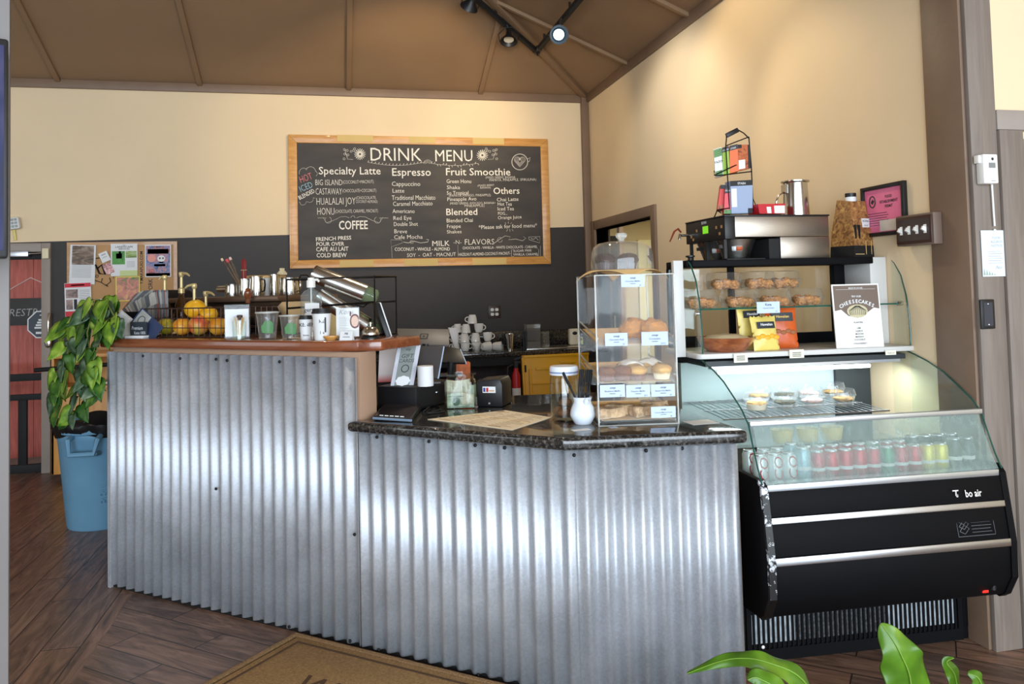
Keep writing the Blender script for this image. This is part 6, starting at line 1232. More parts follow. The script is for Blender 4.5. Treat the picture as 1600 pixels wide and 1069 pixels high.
# curved glass ends and inner lining
gl = [(.0, .727), (.03, .78), (.06, .85), (.09, .925), (.14, .972), (.2, 1.008), (.29, 1.06), (.38, 1.095), (.46, 1.118), (.52, 1.132)]
cold = thin('cold clear glass', (.93, .98, .965, 1), .8)
for x0, x1 in ((.004, .01), (FW - .01, FW - .004)):
    m = MB(); P_ = [(d, z) for d, z in gl] + [(BK - .04, 1.132), (BK - .04, .727)]
    m.rings([[(x0, d, z) for d, z in P_], [(x1, d, z) for d, z in P_]]); g = m.build('end_glass', cold, ft)
    m = MB(); m.tube([((x0 + x1) / 2, d - .001, z) for d, z in gl], .0032, 6); m.build('green_edge', mat('green glass edge', C(40, 96, 84), .1, trans=.3), g)
def foggy():
    m, nt, b, N, L = nodes('misted cold glass'); nt.nodes.remove(b); out = nt.nodes['Material Output']; tc = N('ShaderNodeTexCoord')
    t_ = N('ShaderNodeBsdfTransparent'); t_.inputs[0].default_value = (.97, 1, .99, 1); d = N('ShaderNodeBsdfDiffuse'); d.inputs[0].default_value = C(196, 218, 214); tr = N('ShaderNodeBsdfTranslucent'); tr.inputs[0].default_value = C(206, 226, 222)
    mp = N('ShaderNodeMapping'); mp.inputs['Scale'].default_value = (30, 12, 11); L(tc.outputs['Object'], mp.inputs[0]); n = N('ShaderNodeTexNoise'); n.inputs['Scale'].default_value = 2; n.inputs['Detail'].default_value = 6; L(mp.outputs[0], n.inputs[0])
    n2 = N('ShaderNodeTexNoise'); n2.inputs['Scale'].default_value = 5; n2.inputs['Detail'].default_value = 3; L(tc.outputs['Object'], n2.inputs[0]); ad = N('ShaderNodeMath'); L(n.outputs[0], ad.inputs[0]); L(n2.outputs[0], ad.inputs[1])
    r = ramp(nt, [(.34, .2), (.52, .32), (.68, .46)]); hf = N('ShaderNodeMath'); hf.operation = 'MULTIPLY'; hf.inputs[1].default_value = .5; L(ad.outputs[0], hf.inputs[0]); L(hf.outputs[0], r.inputs[0])
    m1 = N('ShaderNodeMixShader'); m1.inputs[0].default_value = .5; L(d.outputs[0], m1.inputs[1]); L(tr.outputs[0], m1.inputs[2])
    m2 = N('ShaderNodeMixShader'); L(r.outputs[0], m2.inputs[0]); L(t_.outputs[0], m2.inputs[1]); L(m1.outputs[0], m2.inputs[2])
    g_ = N('ShaderNodeBsdfGlossy'); g_.inputs['Roughness'].default_value = .15; m3 = N('ShaderNodeMixShader'); m3.inputs[0].default_value = .03; L(m2.outputs[0], m3.inputs[1]); L(g_.outputs[0], m3.inputs[2]); L(m3.outputs[0], out.inputs[0]); return m
m = MB(); pp = gl[:4]; m.rings([[(.022, d - .003, z) for d, z in pp] + [(.022, d + .003, z) for d, z in pp[::-1]], [(FW - .022, d - .003, z) for d, z in pp] + [(FW - .022, d + .003, z) for d, z in pp[::-1]]]); m.build('front_glass', foggy(), ft)
m = MB(); m.box(.008, .078, .918, FW - .008, .1, .938); m.build('glass_rail', mat('silver rail', C(205, 212, 218), .3, .8), ft, bev=.004)
lin = mat('pale cold lining', C(176, 186, 186), .4, var=.04, vs=5)
m = MB(); m.box(.024, BK - .06, .53, FW - .2, BK - .03, 1.09); m.build('back_lining', lin, ft)
m = MB(); m.box(FW - .2, BK - .08, .7, FW - .024, BK - .03, 1.09); m.box(.024, .5, 1.098, FW - .024, BK - .03, 1.12); m.build('dark_duct', mat('dark duct', C(46, 52, 54), .45), ft)
m = MB(); m.box(FW - .03, .3, .73, FW - .024, BK - .03, 1.0) if 0 else None; m.box(.024, .05, .53, FW - .024, .065, .7); m.build('front_lining', lin, ft)
A_, za = fpt(1118, 590, .47); B_, zb2 = fpt(1365, 577, .47)
m = MB(); m.box(.05, .5, 1.086, FW - .05, .535, 1.098); m.build('lamp_housing', M['alu'], ft)
m = MB(); m.tube([(.08, .5, 1.074), (FW - .2, .5, 1.074)], .009, 12); m.build('led_tube', mat('cold led tube', (.86, .97, 1, 1), .4, emit=5), ft)
def cold_lamp():
    l = bpy.data.lights.new('case_led', 'AREA'); l.shape = 'RECTANGLE'; l.size = .85; l.size_y = .03; l.energy = 4; l.color = (.84, .96, 1); o = bpy.data.objects.new('case_led', l); COL.objects.link(o)
    o.location = fw(FW / 2, .515, 1.066); o.rotation_euler = (R_(12), 0, frz)
cold_lamp()
m = MB()
for k in range(26): x = .04 + (FW - .26) * k / 25; m.tube([(x, .36, .9), (x, BK - .07, .915)], .002, 5)
for d in (.36, .55, BK - .08): m.tube([(.03, d, .9 + .015 * (d - .36) / .4), (FW - .21, d, .9 + .015 * (d - .36) / .4)], .003, 6)
m.build('wire_shelf', M['alu'], ft)
m = MB(); m.box(.03, .29, .797, FW - .1, .46, .801); m.build('lower_shelf', M['glass'], ft)
# dessert cups on the wire shelf
desr = [mat('crumble topping', C(206, 160, 90), .8, var=.4, vs=60, bump=.5, bs=120), mat('dark berry topping', C(70, 66, 40), .7, var=.6, vs=60, bump=.5, bs=120), mat('pink cream topping', C(206, 176, 168), .7, var=.3, vs=60), mat('granola topping', C(170, 130, 70), .8, var=.5, vs=60, bump=.5, bs=120)]
cup0 = None
names = ('crumble', 'dark berry', 'pink cream', 'granola')
for row, (d, pyr) in enumerate(((.47, 640), (.64, 622))):
    for k, px in enumerate((1182, 1226, 1270, 1318) if row == 0 else (1186, 1225, 1264, 1302)):
        x, _ = fpt(px, pyr, d); P = fw(x, d, .905 + .015 * (d - .36) / .4 + .003); lab = 'clear dessert cup with %s topping in the %s row of the cold case' % (names[k], 'front' if row == 0 else 'back')
        t = thing('dessert_cup', lab, 'dessert cup', P, 0, 'dessert cups in the cold case')
        m = MB(); m.lathe([(0, 0), (.04, 0), (.05, .045), (.047, .045), (.038, .003), (0, .003)], 24); m.build('cup', M['pet'], t)
        m = MB(); m.lathe([(.053, .045), (.053, .049), (.046, .072), (0, .075)], 24); m.build('lid', M['pet'], t)
        m = MB(); m.lathe([(0, .004), (.037, .004), (.043, .028), (0, .028)], 20); m.build('cream', mat('cream filling', C(232, 222, 200), .5) if cup0 is None else cup0, t); cup0 = t.children[-1].data.materials[0]
        m = MB(); m.ball((0, 0, .03), (.042, .042, .012), 18, 8, lambda q_: 1 + .25 * mnoise.noise(q_ * 5 + P * 20)); m.build('topping', desr[k], t)
# yellow-lidded tubs on the glass shelf and drinks below
yt = mat('pale yellow pudding', C(226, 206, 130), .5)
for k, px in enumerate((1222, 1262, 1300)):
    x, _ = fpt(px, 680, .34); P = fw(x, .34, .802); t = thing('pudding_tub', 'pale yellow pudding tub behind the misted glass, the one %s' % ('nearest the counter', 'in the middle', 'nearest the grey wall')[k], 'tub', P, 0, 'pudding tubs in the cold case')
    m = MB(); m.lathe([(0, 0), (.036, 0), (.044, .05), (0, .05)], 22); m.build('tub', yt, t); m = MB(); m.lathe([(0, .05), (.047, .05), (.047, .056), (0, .058)], 22); m.build('lid', M['pet'], t)
def canm(nm, c): return mat(nm, c, .3, .3)
canc = {'white': canm('white can', C(232, 234, 236)), 'red': canm('crimson can', C(196, 40, 62)), 'green': canm('green can', C(40, 130, 84)), 'yellow': canm('yellow can', C(224, 206, 70)), 'dark': canm('dark bottle', C(48, 56, 60)), 'blue': canm('pale blue carton', C(170, 200, 214))}
can0 = {}
lay = [(1168, 'white'), (1187, 'white'), (1206, 'white'), (1228, 'blue'), (1251, 'red'), (1273, 'red'), (1295, 'red'), (1317, 'red'), (1339, 'red'), (1361, 'green'), (1383, 'red'), (1405, 'red'), (1426, 'yellow'), (1447, 'yellow'), (1470, 'dark'), (1492, 'dark')]
for row in (0, 1):
    for i, (px, c) in enumerate(lay):
        x, _ = fpt(px, 735, .115); x = .058 + (i) * (FW - .116) / (len(lay) - 1)
        if row and i in (12, 13): c = 'dark'
        lab = '%s drink can behind the misted glass, %s row' % (c, 'front' if row == 0 else 'second')
        P = fw(x, .112 + .085 * row, .691)
        if c not in can0:
            t = thing('drink_can', lab, 'can', P, 0, '%s cans, %s row' % (c, 'front' if row == 0 else 'second')); can0[c] = t; h = .135 if c in ('dark', 'blue') else .12
            m = MB(); m.lathe([(0, 0), (.022, 0), (.0275, .01), (.0275, h - .018), (.022, h - .004), (0, h - .004)], 20); m.build('body', canc[c], t); m = MB(); m.lathe([(.0215, h - .006), (.0235, h - .004), (.0225, h), (.02, h - .003), (0, h - .003)], 20); m.build('rim', M['alu'], t)
            if c == 'white': m = MB(); m.text('CO' if c == 'white' else '', .05, (.018, -.0278, .02), (0, 0, 1), (-1, 0, 0), sx=1.2, it=.2); m.M = Matrix(); m.build('print', M['red'] if c == 'white' else M['white'], t)
            else: m = MB(); m.lathe([(.0278, h * .4), (.028, h * .4), (.028, h * .5), (.0278, h * .5)], 20); m.build('band', M['white'], t)
        else: dup(can0[c], P, label=lab, group='%s cans, %s row' % (c, 'front' if row == 0 else 'second'))
# ------------------------------------------------------------------ dry case on top
ZS = 1.155
dc = thing('dry_case', 'white-based glass display case with curved ends standing on the cold case', 'display case', fw(0, .47, 1.133), frz)
O = .47; zz = lambda z: z - 1.133
wsh = mat('off-white enamel', C(205, 204, 200), .35)
m = MB(); m.rings([rr(FW / 2 + .02, .2, .03, 0), rr(FW / 2 + .02, .2, .03, zz(ZS))]); m.M = Matrix()
for v in m.bm.verts: v.co += V((FW / 2, .2, 0))
m.build('base_shelf', wsh, dc, bev=.004)
ZT = 1.552
def dl(px, py, d): x, z = fpt(px, py, O + d); return x, zz(z)
m = MB(); m.box(.0, .13, zz(ZT) - .03, FW - .09, .39, zz(ZT)); m.box(-.005, .13, zz(ZT) - .03, .03, .15, zz(ZT)) ; m.build('top_panel', blk, dc, bev=.004)
m = MB(); m.box(FW - .095, .15, zz(ZS), FW - .012, .39, zz(ZT)); m.build('white_post', wsh, dc, bev=.005)
m = MB(); m.box(-.068, .12, zz(ZS) - .02, -.024, .15, zz(ZT)); m.build('white_post', wsh, dc, bev=.003)
m = MB(); m.box(.0, .37, zz(ZS), .04, .39, zz(ZT) - .03); m.box(FW - .15, .35, zz(ZS), FW - .096, .39, zz(ZT) - .03); m.box(.04, .37, zz(ZS), FW - .15, .39, zz(ZS) + .05); m.box(.3, .372, zz(ZS) + .05, .33, .388, zz(ZT) - .03); m.build('rear_frame', blk, dc)
m = MB(); m.box(.04, .376, zz(ZS) + .05, .3, .382, zz(ZT) - .03); m.box(.33, .378, zz(ZS) + .05, FW - .15, .384, zz(ZT) - .03); m.build('rear_glass', M['glass'], dc)
cg = [(.015, 0), (.012, .06), (.018, .14), (.03, .22), (.06, .31), (.1, .365), (.135, .392)]
for x0 in (.006, FW - .006):
    m = MB(); P_ = [(d, zz(ZS) + z) for d, z in cg] + [(.365, zz(ZS) + .392), (.365, zz(ZS))]; m.rings([[(x0 - .003, d, z) for d, z in P_], [(x0 + .003, d, z) for d, z in P_]]); g = m.build('end_glass', cold, dc)
    m = MB(); m.tube([(x0, d, zz(ZS) + z) for d, z in cg], .0032, 6); m.build('green_edge', mat('green glass edge', C(40, 96, 84), .1, trans=.3), g)
zsh = zz(1.342)
m = MB(); m.box(.012, .06, zsh - .006, FW - .096, .34, zsh); g = m.build('glass_shelf', cold, dc); m = MB(); m.tube([(.012, .059, zsh - .003), (FW - .012, .059, zsh - .003)], .004, 6); m.build('green_edge', mat('green glass edge', C(48, 104, 90), .1, trans=.3), g)
m = MB(); m.tube([(FW - .03, .06, zsh - .002), (FW + .0, .06, zsh - .002)], .01, 12); m.tube([(-.0, .06, zsh - .02), (.02, .06, zsh - .02)], .008, 10); m.build('shelf_clip', M['steel'], dc)
x_, z_ = dl(1078, 400, .16); m = MB(); m.lathe([(0, 0), (.012, 0), (.01, .012), (.02, .016), (.02, .022), (0, .024)], 16, (.03, .17, zz(ZT))); m.build('top_knob', M['black'], dc)
# clamshells of cookies
shell0 = None; cook = mat('baked cookie', C(204, 140, 70), .8, var=.6, vs=90, bump=1, bs=120); cook0 = None
def dry(px, d, z): x, _ = fpt(px, 450, O + d); return fw(x, O + d, z)
for lvl, (px, dd, lab) in enumerate(((1092, .14, 0), (1152, .14, 0), (1206, .13, 0), (1256, .14, 0), (1130, .17, 1), (1183, .16, 1), (1222, .2, 1))):
    z = 1.3425 + (.0785 if lab else 0); P = dry(px, dd, z); w = .066
    lb = ('clear clamshell of cookies at the counter end of the lower row', 'clear clamshell of cookies second in the lower row', 'clear clamshell of cookies in the lower row behind the shelf tag', 'clear clamshell of cookies nearest the cheesecake sign', 'clear clamshell of cookies at the counter end of the upper row', 'clear clamshell of cookies in the middle of the upper row', 'clear clamshell of cookies at the sign end of the upper row')[lvl]
    if shell0 is None:
        shell0 = thing('cookie_box', lb, 'cookie box', P, frz, 'clamshell boxes of cookies')
        m = MB(); m.rings([rr(w * .86, w * .8, .012, 0, 3), rr(w, w * .92, .015, .036, 3), rr(w * 1.06, w * .98, .015, .037, 3), rr(w * 1.06, w * .98, .015, .039, 3), rr(w * .98, w * .9, .015, .0385, 3), rr(w * .84, w * .78, .012, .0015, 3)]); m.build('tray', M['pet'], shell0)
        m = MB(); m.rings([rr(w * 1.06, w * .98, .015, .0395, 3), rr(w * .98, w * .9, .015, .041, 3), rr(w * .86, w * .8, .012, .075, 3), rr(w * .6, w * .55, .01, .077, 3)]); m.build('lid', M['pet'], shell0)
    else: dup(shell0, P, label=lb)
    for a in range(5):
        cx, cy = ((-.036, -.028), (0, -.03), (.036, -.027), (-.02, .025), (.022, .026))[a]; Pc = P + fx * cx + fy * cy + V((0, 0, .021 + .006 * (a % 2)))
        if cook0 is None:
            m = MB(); m.ball((0, 0, 0), (.0245, .024, .0195), 20, 14, lambda q_: 1 + .22 * mnoise.noise(q_ * 3) + .2 * mnoise.noise(q_ * 8)); cook0 = m.build('cookie', cook, None, Pc)
            o = cook0
        else: o = dup(cook0, Pc, rz=a * 1.3 + lvl)
        tag(o, 'golden nut cookie inside ' + lb.replace('clear clamshell of cookies', 'the clamshell'), 'cookie', 'cookies in box: ' + lb)
# shelf tag, wooden bowl, snack bags
def tagcard(name, lab, c0, c1, d, mt, paint, thick=.002):
    x0, z0 = fpt(c0[0], c1[1], d); x1, z1 = fpt(c1[0], c0[1], d); t = thing(name, lab, 'tag', fw(x0, d, z0), frz)
    w, h = x1 - x0, z1 - z0; m = MB(); m.box(0, 0, 0, w, thick, h); m.build('card', mt, t); m = MB(); paint(m, w, h); m.build('print', M['ink'], t); return t
tagcard('shelf_tag', 'pale shelf tag clipped under the cookie boxes', (1183, 471), (1218, 490), O + .02, M['card'], lambda m, w, h: (m.text('Kona', h * .28, (w / 2, -.0006, h * .66), align='CENTER', bold=.02), m.text('Oatmeal Cookies', h * .15, (w / 2, -.0006, h * .4), align='CENTER'), m.text('$7', h * .14, (w * .85, -.0006, h * .1), align='CENTER')))
tagcard('price_tag', 'clear price tag on the white shelf edge under the wooden bowl', (1147, 552), (1168, 567), O - .012, mat('cream tag', C(232, 230, 205), .5), lambda m, w, h: [m.box(w * .2, -.0006, h * (.25 + .2 * i), w * .8, -.0001, h * (.33 + .2 * i)) for i in range(3)])
tagcard('price_tag', 'clear price tag on the white shelf edge under the snack bags', (1234, 546), (1256, 560), O - .012, mat('cream tag', C(232, 230, 205), .5), lambda m, w, h: [m.box(w * .2, -.0006, h * (.2 + .2 * i), w * .8, -.0001, h * (.28 + .2 * i)) for i in range(3)])
tagcard('maker_plate', 'small cream maker plate at the end of the white shelf', (1384, 547), (1400, 555), O - .012, mat('cream tag', C(232, 230, 205), .5), lambda m, w, h: m.text('Turbo air', h * .45, (w * .5, -.0006, h * .3), align='CENTER', it=.3))
P = dry(1131, .1, ZS); r = pm(P, 45); bowlm = wood('burled bowl wood', C(120, 60, 34), C(176, 104, 62), .3, 5, (4, 4, 9), .5)
t = thing('wooden_bowl', 'round red-brown wooden bowl lined with paper in the dry case', 'bowl', P)
m = MB(); m.lathe([(0, 0), (r * .6, 0), (r * .85, .025), (r, .062), (r * .96, .062), (r * .8, .028), (r * .5, .01), (0, .01)], 36); m.build('bowl', bowlm, t)
m = MB(); m.ball((0, 0, .05), (r * .8, r * .8, .025), 24, 10, lambda q_: 1 + .15 * mnoise.noise(q_ * 3)); m.build('paper_lining', mat('cream lining', C(222, 202, 160), .7), t)
def bag(name, lab, c, w, h, Ptop, mt, rz, lean, prints):
    t = thing(name, lab, 'snack bag', Ptop, rz, 'snack bags in the dry case'); t.rotation_euler = (R_(lean), 0, rz)
    m = MB()
    for s in (-1, 1):
        m.grid(lambda u, v: ((u - .5) * w * (1 - .06 * math.sin(PI * v)), s * .022 * (math.sin(PI * u) ** .6) * (math.sin(PI * v) ** .6) + .002 * mnoise.noise(V((u * 6, v * 6, s + w))) , v * h + (.004 * math.sin(u * 40) if v > .99 else 0)), 16, 18)
    bmesh.ops.remove_doubles(m.bm, verts=m.bm.verts, dist=.0008); m.build('pouch', mt, t)
    for nm, mt2, fn in prints: m = MB(); fn(m, w, h); m.build(nm, mt2, t)
dk = mat('dark label print', C(40, 46, 50), .5); yb = mat('yellow foil bag', C(226, 204, 110), .35, var=.15, vs=12); ob = mat('orange foil bag', C(198, 88, 34), .35, var=.2, vs=12); yo = mat('orange print', C(236, 170, 40), .5)
yf = lambda x, w: -.0245 + abs(x) / w * .016
def bp_(m, w, h, a=.62, b=.82): m.rings([[(x * w, -.0235 + abs(x) ** 2 * .03, a * h) for x in (-.34, -.17, 0, .17, .34)], [(x * w, -.022 + abs(x) ** 2 * .034, b * h) for x in (-.34, -.17, 0, .17, .34)]], loop=False)
def bt_(m, w, h): m.text("Hawaiian", .016, (0, -.0255, .7 * h), align='CENTER', bold=.02)
def bc_(m, w, h):
    for k in range(5): m.ball(((k - 2) * .022, -.0225 + .0015 * abs(k - 2), .36 * h + .006 * (k % 2)), (.014, .003, .01), 10, 6)
P1 = dry(1195, .05, ZS + .001)
bag('snack_bag', 'pale yellow snack bag at the front beside the wooden bowl', 0, pm(P1, 46), .148, P1, yb, frz + .1, -12, [('label_print', dk, bp_), ('lettering', M['white'], bt_), ('chips_print', yo, bc_)])
P1 = dry(1220, .12, ZS + .001); bag('snack_bag', 'orange snack bag leaning behind the yellow ones', 0, pm(P1, 50), .19, P1, ob, frz - .15, -8, [('label_print', dk, bp_), ('lettering', mat('gold print', C(220, 180, 90), .5), bt_), ('chips_print', mat('brown chips', C(150, 90, 50), .6), bc_)])
P1 = dry(1172, .14, ZS + .001); bag('snack_bag', 'pale yellow snack bag standing at the back behind the bowl', 0, pm(P1, 46), .195, P1, yb, frz + .2, -6, [('label_print', dk, lambda m, w, h: bp_(m, w, h, .7, .86)), ('lettering', M['white'], lambda m, w, h: m.text('Hawaiian', .016, (0, -.0255, .76 * h), align='CENTER', bold=.02))])
# cheesecake sign
q0 = [fpt(1306, 542, O + .015), fpt(1380, 542, O + .015), fpt(1363, 447, O + .1), fpt(1288, 450, O + .1)]
P = fw(q0[0][0], O + .008, ZS + .001); t = thing('cheesecake_sign', 'brown and white cheesecake sign leaning in a white-edged stand on the dry case shelf', 'sign', P, frz)
w = q0[1][0] - q0[0][0]; h = .275; sk = (q0[3][0] - q0[0][0]) / h
S_ = Matrix(((1, 0, sk * .75, 0), (0, 1, .12, 0), (0, 0, 1, 0), (0, 0, 0, 1)))
m = MB(S_); m.box(0, 0, 0, w, .006, h); m.build('stand', M['ceram'], t)
bs_ = mat('taupe print', C(112, 96, 84), .5)
m = MB(S_); m.extr([(.006, -.001, h * .58), (w * .16, -.001, h * .6), (w * .3, -.001, h * .5), (w * .5, -.001, h * .46), (w * .72, -.001, h * .55), (w * .86, -.001, h * .62), (w - .006, -.001, h * .6), (w - .006, -.001, h - .006), (.006, -.001, h - .006)], (0, .0006, 0)); m.build('header_print', bs_, t)
m = MB(S_); m.ball((w * .5, -.0012, h * .57), (w * .22, .001, h * .105), 20, 8); m.build('cake_picture', mat('cake print', C(196, 186, 150), .5), t)
m = MB(S_)
for i in range(11): a = -1.1 + 2.2 * i / 10; m.tube([(w * .5 + w * .03 * a, -.003, h * .655), (w * .5 + w * .2 * math.sin(a), -.003, h * .58), (w * .5 + w * .2 * math.sin(a) * .9, -.003, h * .51)], .0009, 4)
m.build('cake_stripes', M['ink'], t)
m = MB(S_); m.text('TRY OUR', .011, (w * .5, -.0015, h * .79), align='CENTER', bold=.02); m.text('MADE IN HOUSE', .009, (w * .5, -.0015, h * .925), align='CENTER', bold=.01); m.box(w * .08, -.0012, h * .915, w * .92, -.001, h * .918)
for i, ch in enumerate('CHEESECAKES'):
    a = (i - 5) * .105; c_, s_ = math.cos(-a), math.sin(-a); m.text(ch, .022, (w * .5 + .145 * math.sin(a), -.0015, h * .7 + .145 * (math.cos(a) - 1)), (c_, 0, s_), (-s_, 0, c_), align='CENTER', bold=.025)
m.build('heading', M['white'], t)
m = MB(S_)
for i, s in enumerate(('FLAVORS', '', 'UBE', 'LILIKOI', 'MOCHA', 'MANGO', 'COCONUT')): m.text(s, .0105, (w * .5, -.0012, h * (.38 - .045 * i)), align='CENTER', bold=.01)
m.text('STRAWBERRY', .0105, (w * .5, -.0012, h * .05), align='CENTER'); m.build('list_print', M['ink'], t)
# ------------------------------------------------------------------ brewer on top of the dry case
X0 = 1.742; Y0b = 3.215; ZB0 = ZT + .001
Wd = ay(1297, 400, Y0b).x - X0; Yf = .40; Hb = .197
cb_ = thing('coffee_brewer', 'wide steel coffee brewer with black control panel on the dry case', 'coffee brewer', (X0, Y0b, ZB0))
z1 = .1
m = MB(); m.box(.0, 0, z1, Wd, Yf, Hb - .004); m.box(Wd * .47, 0, 0, Wd, Yf, z1 - .0005); m.build('housing', mat('warm brushed steel', C(158, 148, 136), .36, 1, var=.08, vs=20, stretch=(1, 1, 30)), cb_, bev=.003)
m = MB(); m.box(-.05, -.001, z1 - .008, -.0005, Yf, Hb - .004); m.build('control_panel', M['black'], cb_, bev=.003)
m = MB(); m.box(-.052, -.004, Hb - .004, Wd + .004, Yf + .002, Hb + .003); m.build('top_cover', M['black'], cb_, bev=.002)
m = MB(); m.box(Wd * .36, .01, 0, Wd * .47, Yf - .01, z1 - .008); m.build('recess', M['matte'], cb_)
for y in (.02, .19, .36):
    m = MB(); m.box(-.046, y, 0, -.032, y + .012, z1 - .008); m.box(-.046, y, 0, Wd * .33, y + .012, .005); m.build('rail_leg', M['black'], cb_)
for y in (.1, .29):
    m = MB(); m.lathe([(0, .006), (.058, .006), (.082, .075), (.09, .092), (.086, .092), (.054, .01), (0, .01)], 28, (.052, y, 0)); f = m.build('funnel', M['brush'], cb_)
    m = MB(); m.box(-.04, y - .02, .055, .01, y + .02, .07); m.build('funnel_handle', M['black'], f)
    m = MB(); m.M = Matrix.Translation((.052, y, 0)) @ Matrix.Rotation(-.35, 4, 'Z')
    m.rings([[(.075 * math.sin(a), -.075 * math.cos(a), .04) for a in (-.35, -.15, .05, .25)], [(.081 * math.sin(a), -.081 * math.cos(a), .06) for a in (-.35, -.15, .05, .25)]], loop=False); m.build('warning_label', M['white'], f, solid=.001)
    m = MB(); m.M = Matrix.Translation((.052, y, 0)) @ Matrix.Rotation(-.35, 4, 'Z'); m.rings([[(.0765 * math.sin(a), -.0765 * math.cos(a), .041) for a in (-.1, .0, .1, .24)], [(.0825 * math.sin(a), -.0825 * math.cos(a), .059) for a in (-.1, 0, .1, .24)]], loop=False); m.build('label_print', mat('orange print', C(190, 90, 50), .5), f, solid=.001)
m = MB(); m.box(-.0515, .16, .13, -.0505, .215, .165); m.build('lcd', mat('lit green display', C(120, 200, 40), .4, emit=.7), cb_)
m = MB(); m.text('BUNN', .018, (-.0515, .225, .176), (0, -1, 0), (0, 0, 1), bold=.02); m.build('brand_lettering', M['white'], cb_)
m = MB()
for y, z in ((.08, .15), (.05, .12), (.03, .15), (.28, .15), (.34, .125), (.32, .11)): m.lathe([(0, 0), (.009, 0), (.009, .003), (0, .003)], 14, (0, 0, 0)) if 0 else m.cb((-.051, y, z), (.002, .013, .013))
m.build('button', mat('amber button', C(176, 128, 74), .4), cb_)
m = MB(); m.tube([(-.05, .37, .135), (-.085, .37, .135), (-.095, .37, .14), (-.1, .37, .115)], .007, 10); tp_ = m.build('tap', M['steel'], cb_); m = MB(); m.tube([(-.09, .37, .15), (-.105, .37, .168), (-.125, .37, .155), (-.15, .37, .105)], [.007, .008, .008, .005], 8, flat=.6); m.build('tap_lever', mat('brown lever', C(128, 50, 32), .4), tp_)
ZB1 = ZB0 + Hb + .004
def onB(px, y): P = ay(px, 330, y); P.z = ZB1; return P
# tea rack
YR = Y0b + .1; c0 = onB(1128, YR)
t = thing('tea_rack', 'two-tier black wire rack of tea boxes on the coffee brewer', 'rack', c0, -.35)
def rk(px, py, y=None):
    P = ay(px, py, YR if y is None else y); return Matrix.Rotation(.35, 3, 'Z') @ (P - c0)
lw = .003; m = MB()
T1 = rk(1170, 214); T2 = rk(1134, 228); B1 = rk(1177, 330); B2 = rk(1140, 332); M1 = rk(1174, 262)
m.tube([tuple(T1), tuple(M1), tuple(B1)], lw, 6); m.tube([tuple(T2), tuple(B2)], lw, 6); m.tube([tuple(T1), tuple(T2)], lw, 6)
hA = rk(1135, 212); hB = rk(1153, 203); m.tube([tuple(T2), tuple(rk(1135, 218)), tuple(hA)], lw, 6); m.tube([tuple(hB), tuple(rk(1162, 208)), tuple(rk(1170, 216)), tuple(T1)], lw, 6)
m.tube([tuple(rk(1116, 267)), tuple(rk(1116, 274)), tuple(rk(1150, 258)), tuple(rk(1173, 262))], lw, 6); m.tube([tuple(rk(1118, 275)), tuple(rk(1175, 268))], lw, 6)
m.tube([tuple(rk(1115, 342)), tuple(rk(1121, 328)), tuple(rk(1155, 323)), tuple(rk(1158, 335))], lw, 6); m.tube([tuple(rk(1140, 335)), tuple(rk(1176, 309)), tuple(rk(1186, 333))], lw, 6)
m.tube([tuple(rk(1127, 333)), tuple(rk(1121, 329))], lw, 6)
m.build('wire_frame', M['wire'], t)
m = MB(); dh = (hB - hA); m.cb(tuple((hA + hB) / 2), (dh.length * 1.05, .012, .022), dh.to_track_quat('X', 'Z').to_matrix()); m.build('grip', M['black'], t, bev=.004)
def teabox(lab, q, y, side, cols, depth_=.05):
    Q = [ay(px, py, yy) for (px, py), yy in zip(q, y)]; base = V(Q[0]); t = thing('tea_box', lab, 'tea box', base, 0, 'tea boxes in the wire rack'); L_ = [p - base for p in Q]
    n = (L_[1] - L_[0]).cross(L_[3] - L_[0]).normalized()
    if n.y < 0: n = -n
    m = MB(); m.extr([tuple(p) for p in L_], n * depth_); m.build('carton', cols[0], t)
    def at_(u, v, e=.0008): return (L_[0] * (1 - u) + L_[1] * u) * (1 - v) + (L_[3] * (1 - u) + L_[2] * u) * v - n * e
    for nm, mt, u0, v0, u1, v1 in cols[1]: m = MB(); m.extr([at_(u0, v0), at_(u1, v0), at_(u1, v1), at_(u0, v1)], n * .0005); m.build(nm, mt, t)
    if len(cols) > 2:
        m = MB(); a, s_, mt, sz = cols[2]; xa = (L_[1] - L_[0]).normalized(); ya = (L_[3] - L_[0]).normalized(); m.text(s_, sz, tuple(at_(.5, a, .0012)), tuple(xa), tuple(ya), align='CENTER', bold=.01); m.build('lettering', mt, t)
pw_ = mat('white tea carton', C(226, 226, 222), .5); pg = mat('lime tea carton', C(150, 186, 60), .5); po = mat('orange tea carton', C(232, 106, 50), .5); pbk = M['black']; psp = pic('spice photo', [C(60, 34, 20), C(190, 90, 40), C(150, 110, 60)], 60); pbl = mat('pale blue tea carton', C(150, 164, 190), .5); prd = mat('red tea carton', C(214, 70, 66), .5); pgr = pic('mint photo', [C(30, 70, 30), C(90, 140, 60), C(40, 90, 40)], 50)
ya_, yb_ = YR + .035, YR - .02
teabox('white tea carton with a mint picture in the top tier of the rack', ((1118, 277), (1130, 274), (1127, 230), (1115, 234)), (ya_, ya_ - .015, ya_ - .015, ya_), 0, (pw_, [('picture', pgr, .02, .7, .98, .98), ('picture', pgr, .05, .02, .95, .2)], (.48, 'TAZO', M['ink'], .014)))
teabox('lime green tea carton in the top tier of the rack', ((1130, 274), (1140, 271), (1138.5, 228), (1128.5, 231)), (ya_ - .015, ya_ - .025, ya_ - .025, ya_ - .015), 0, (pg, [('band', pbk, 0, .82, 1, 1)], (.86, 'STASH', M['white'], .01)))
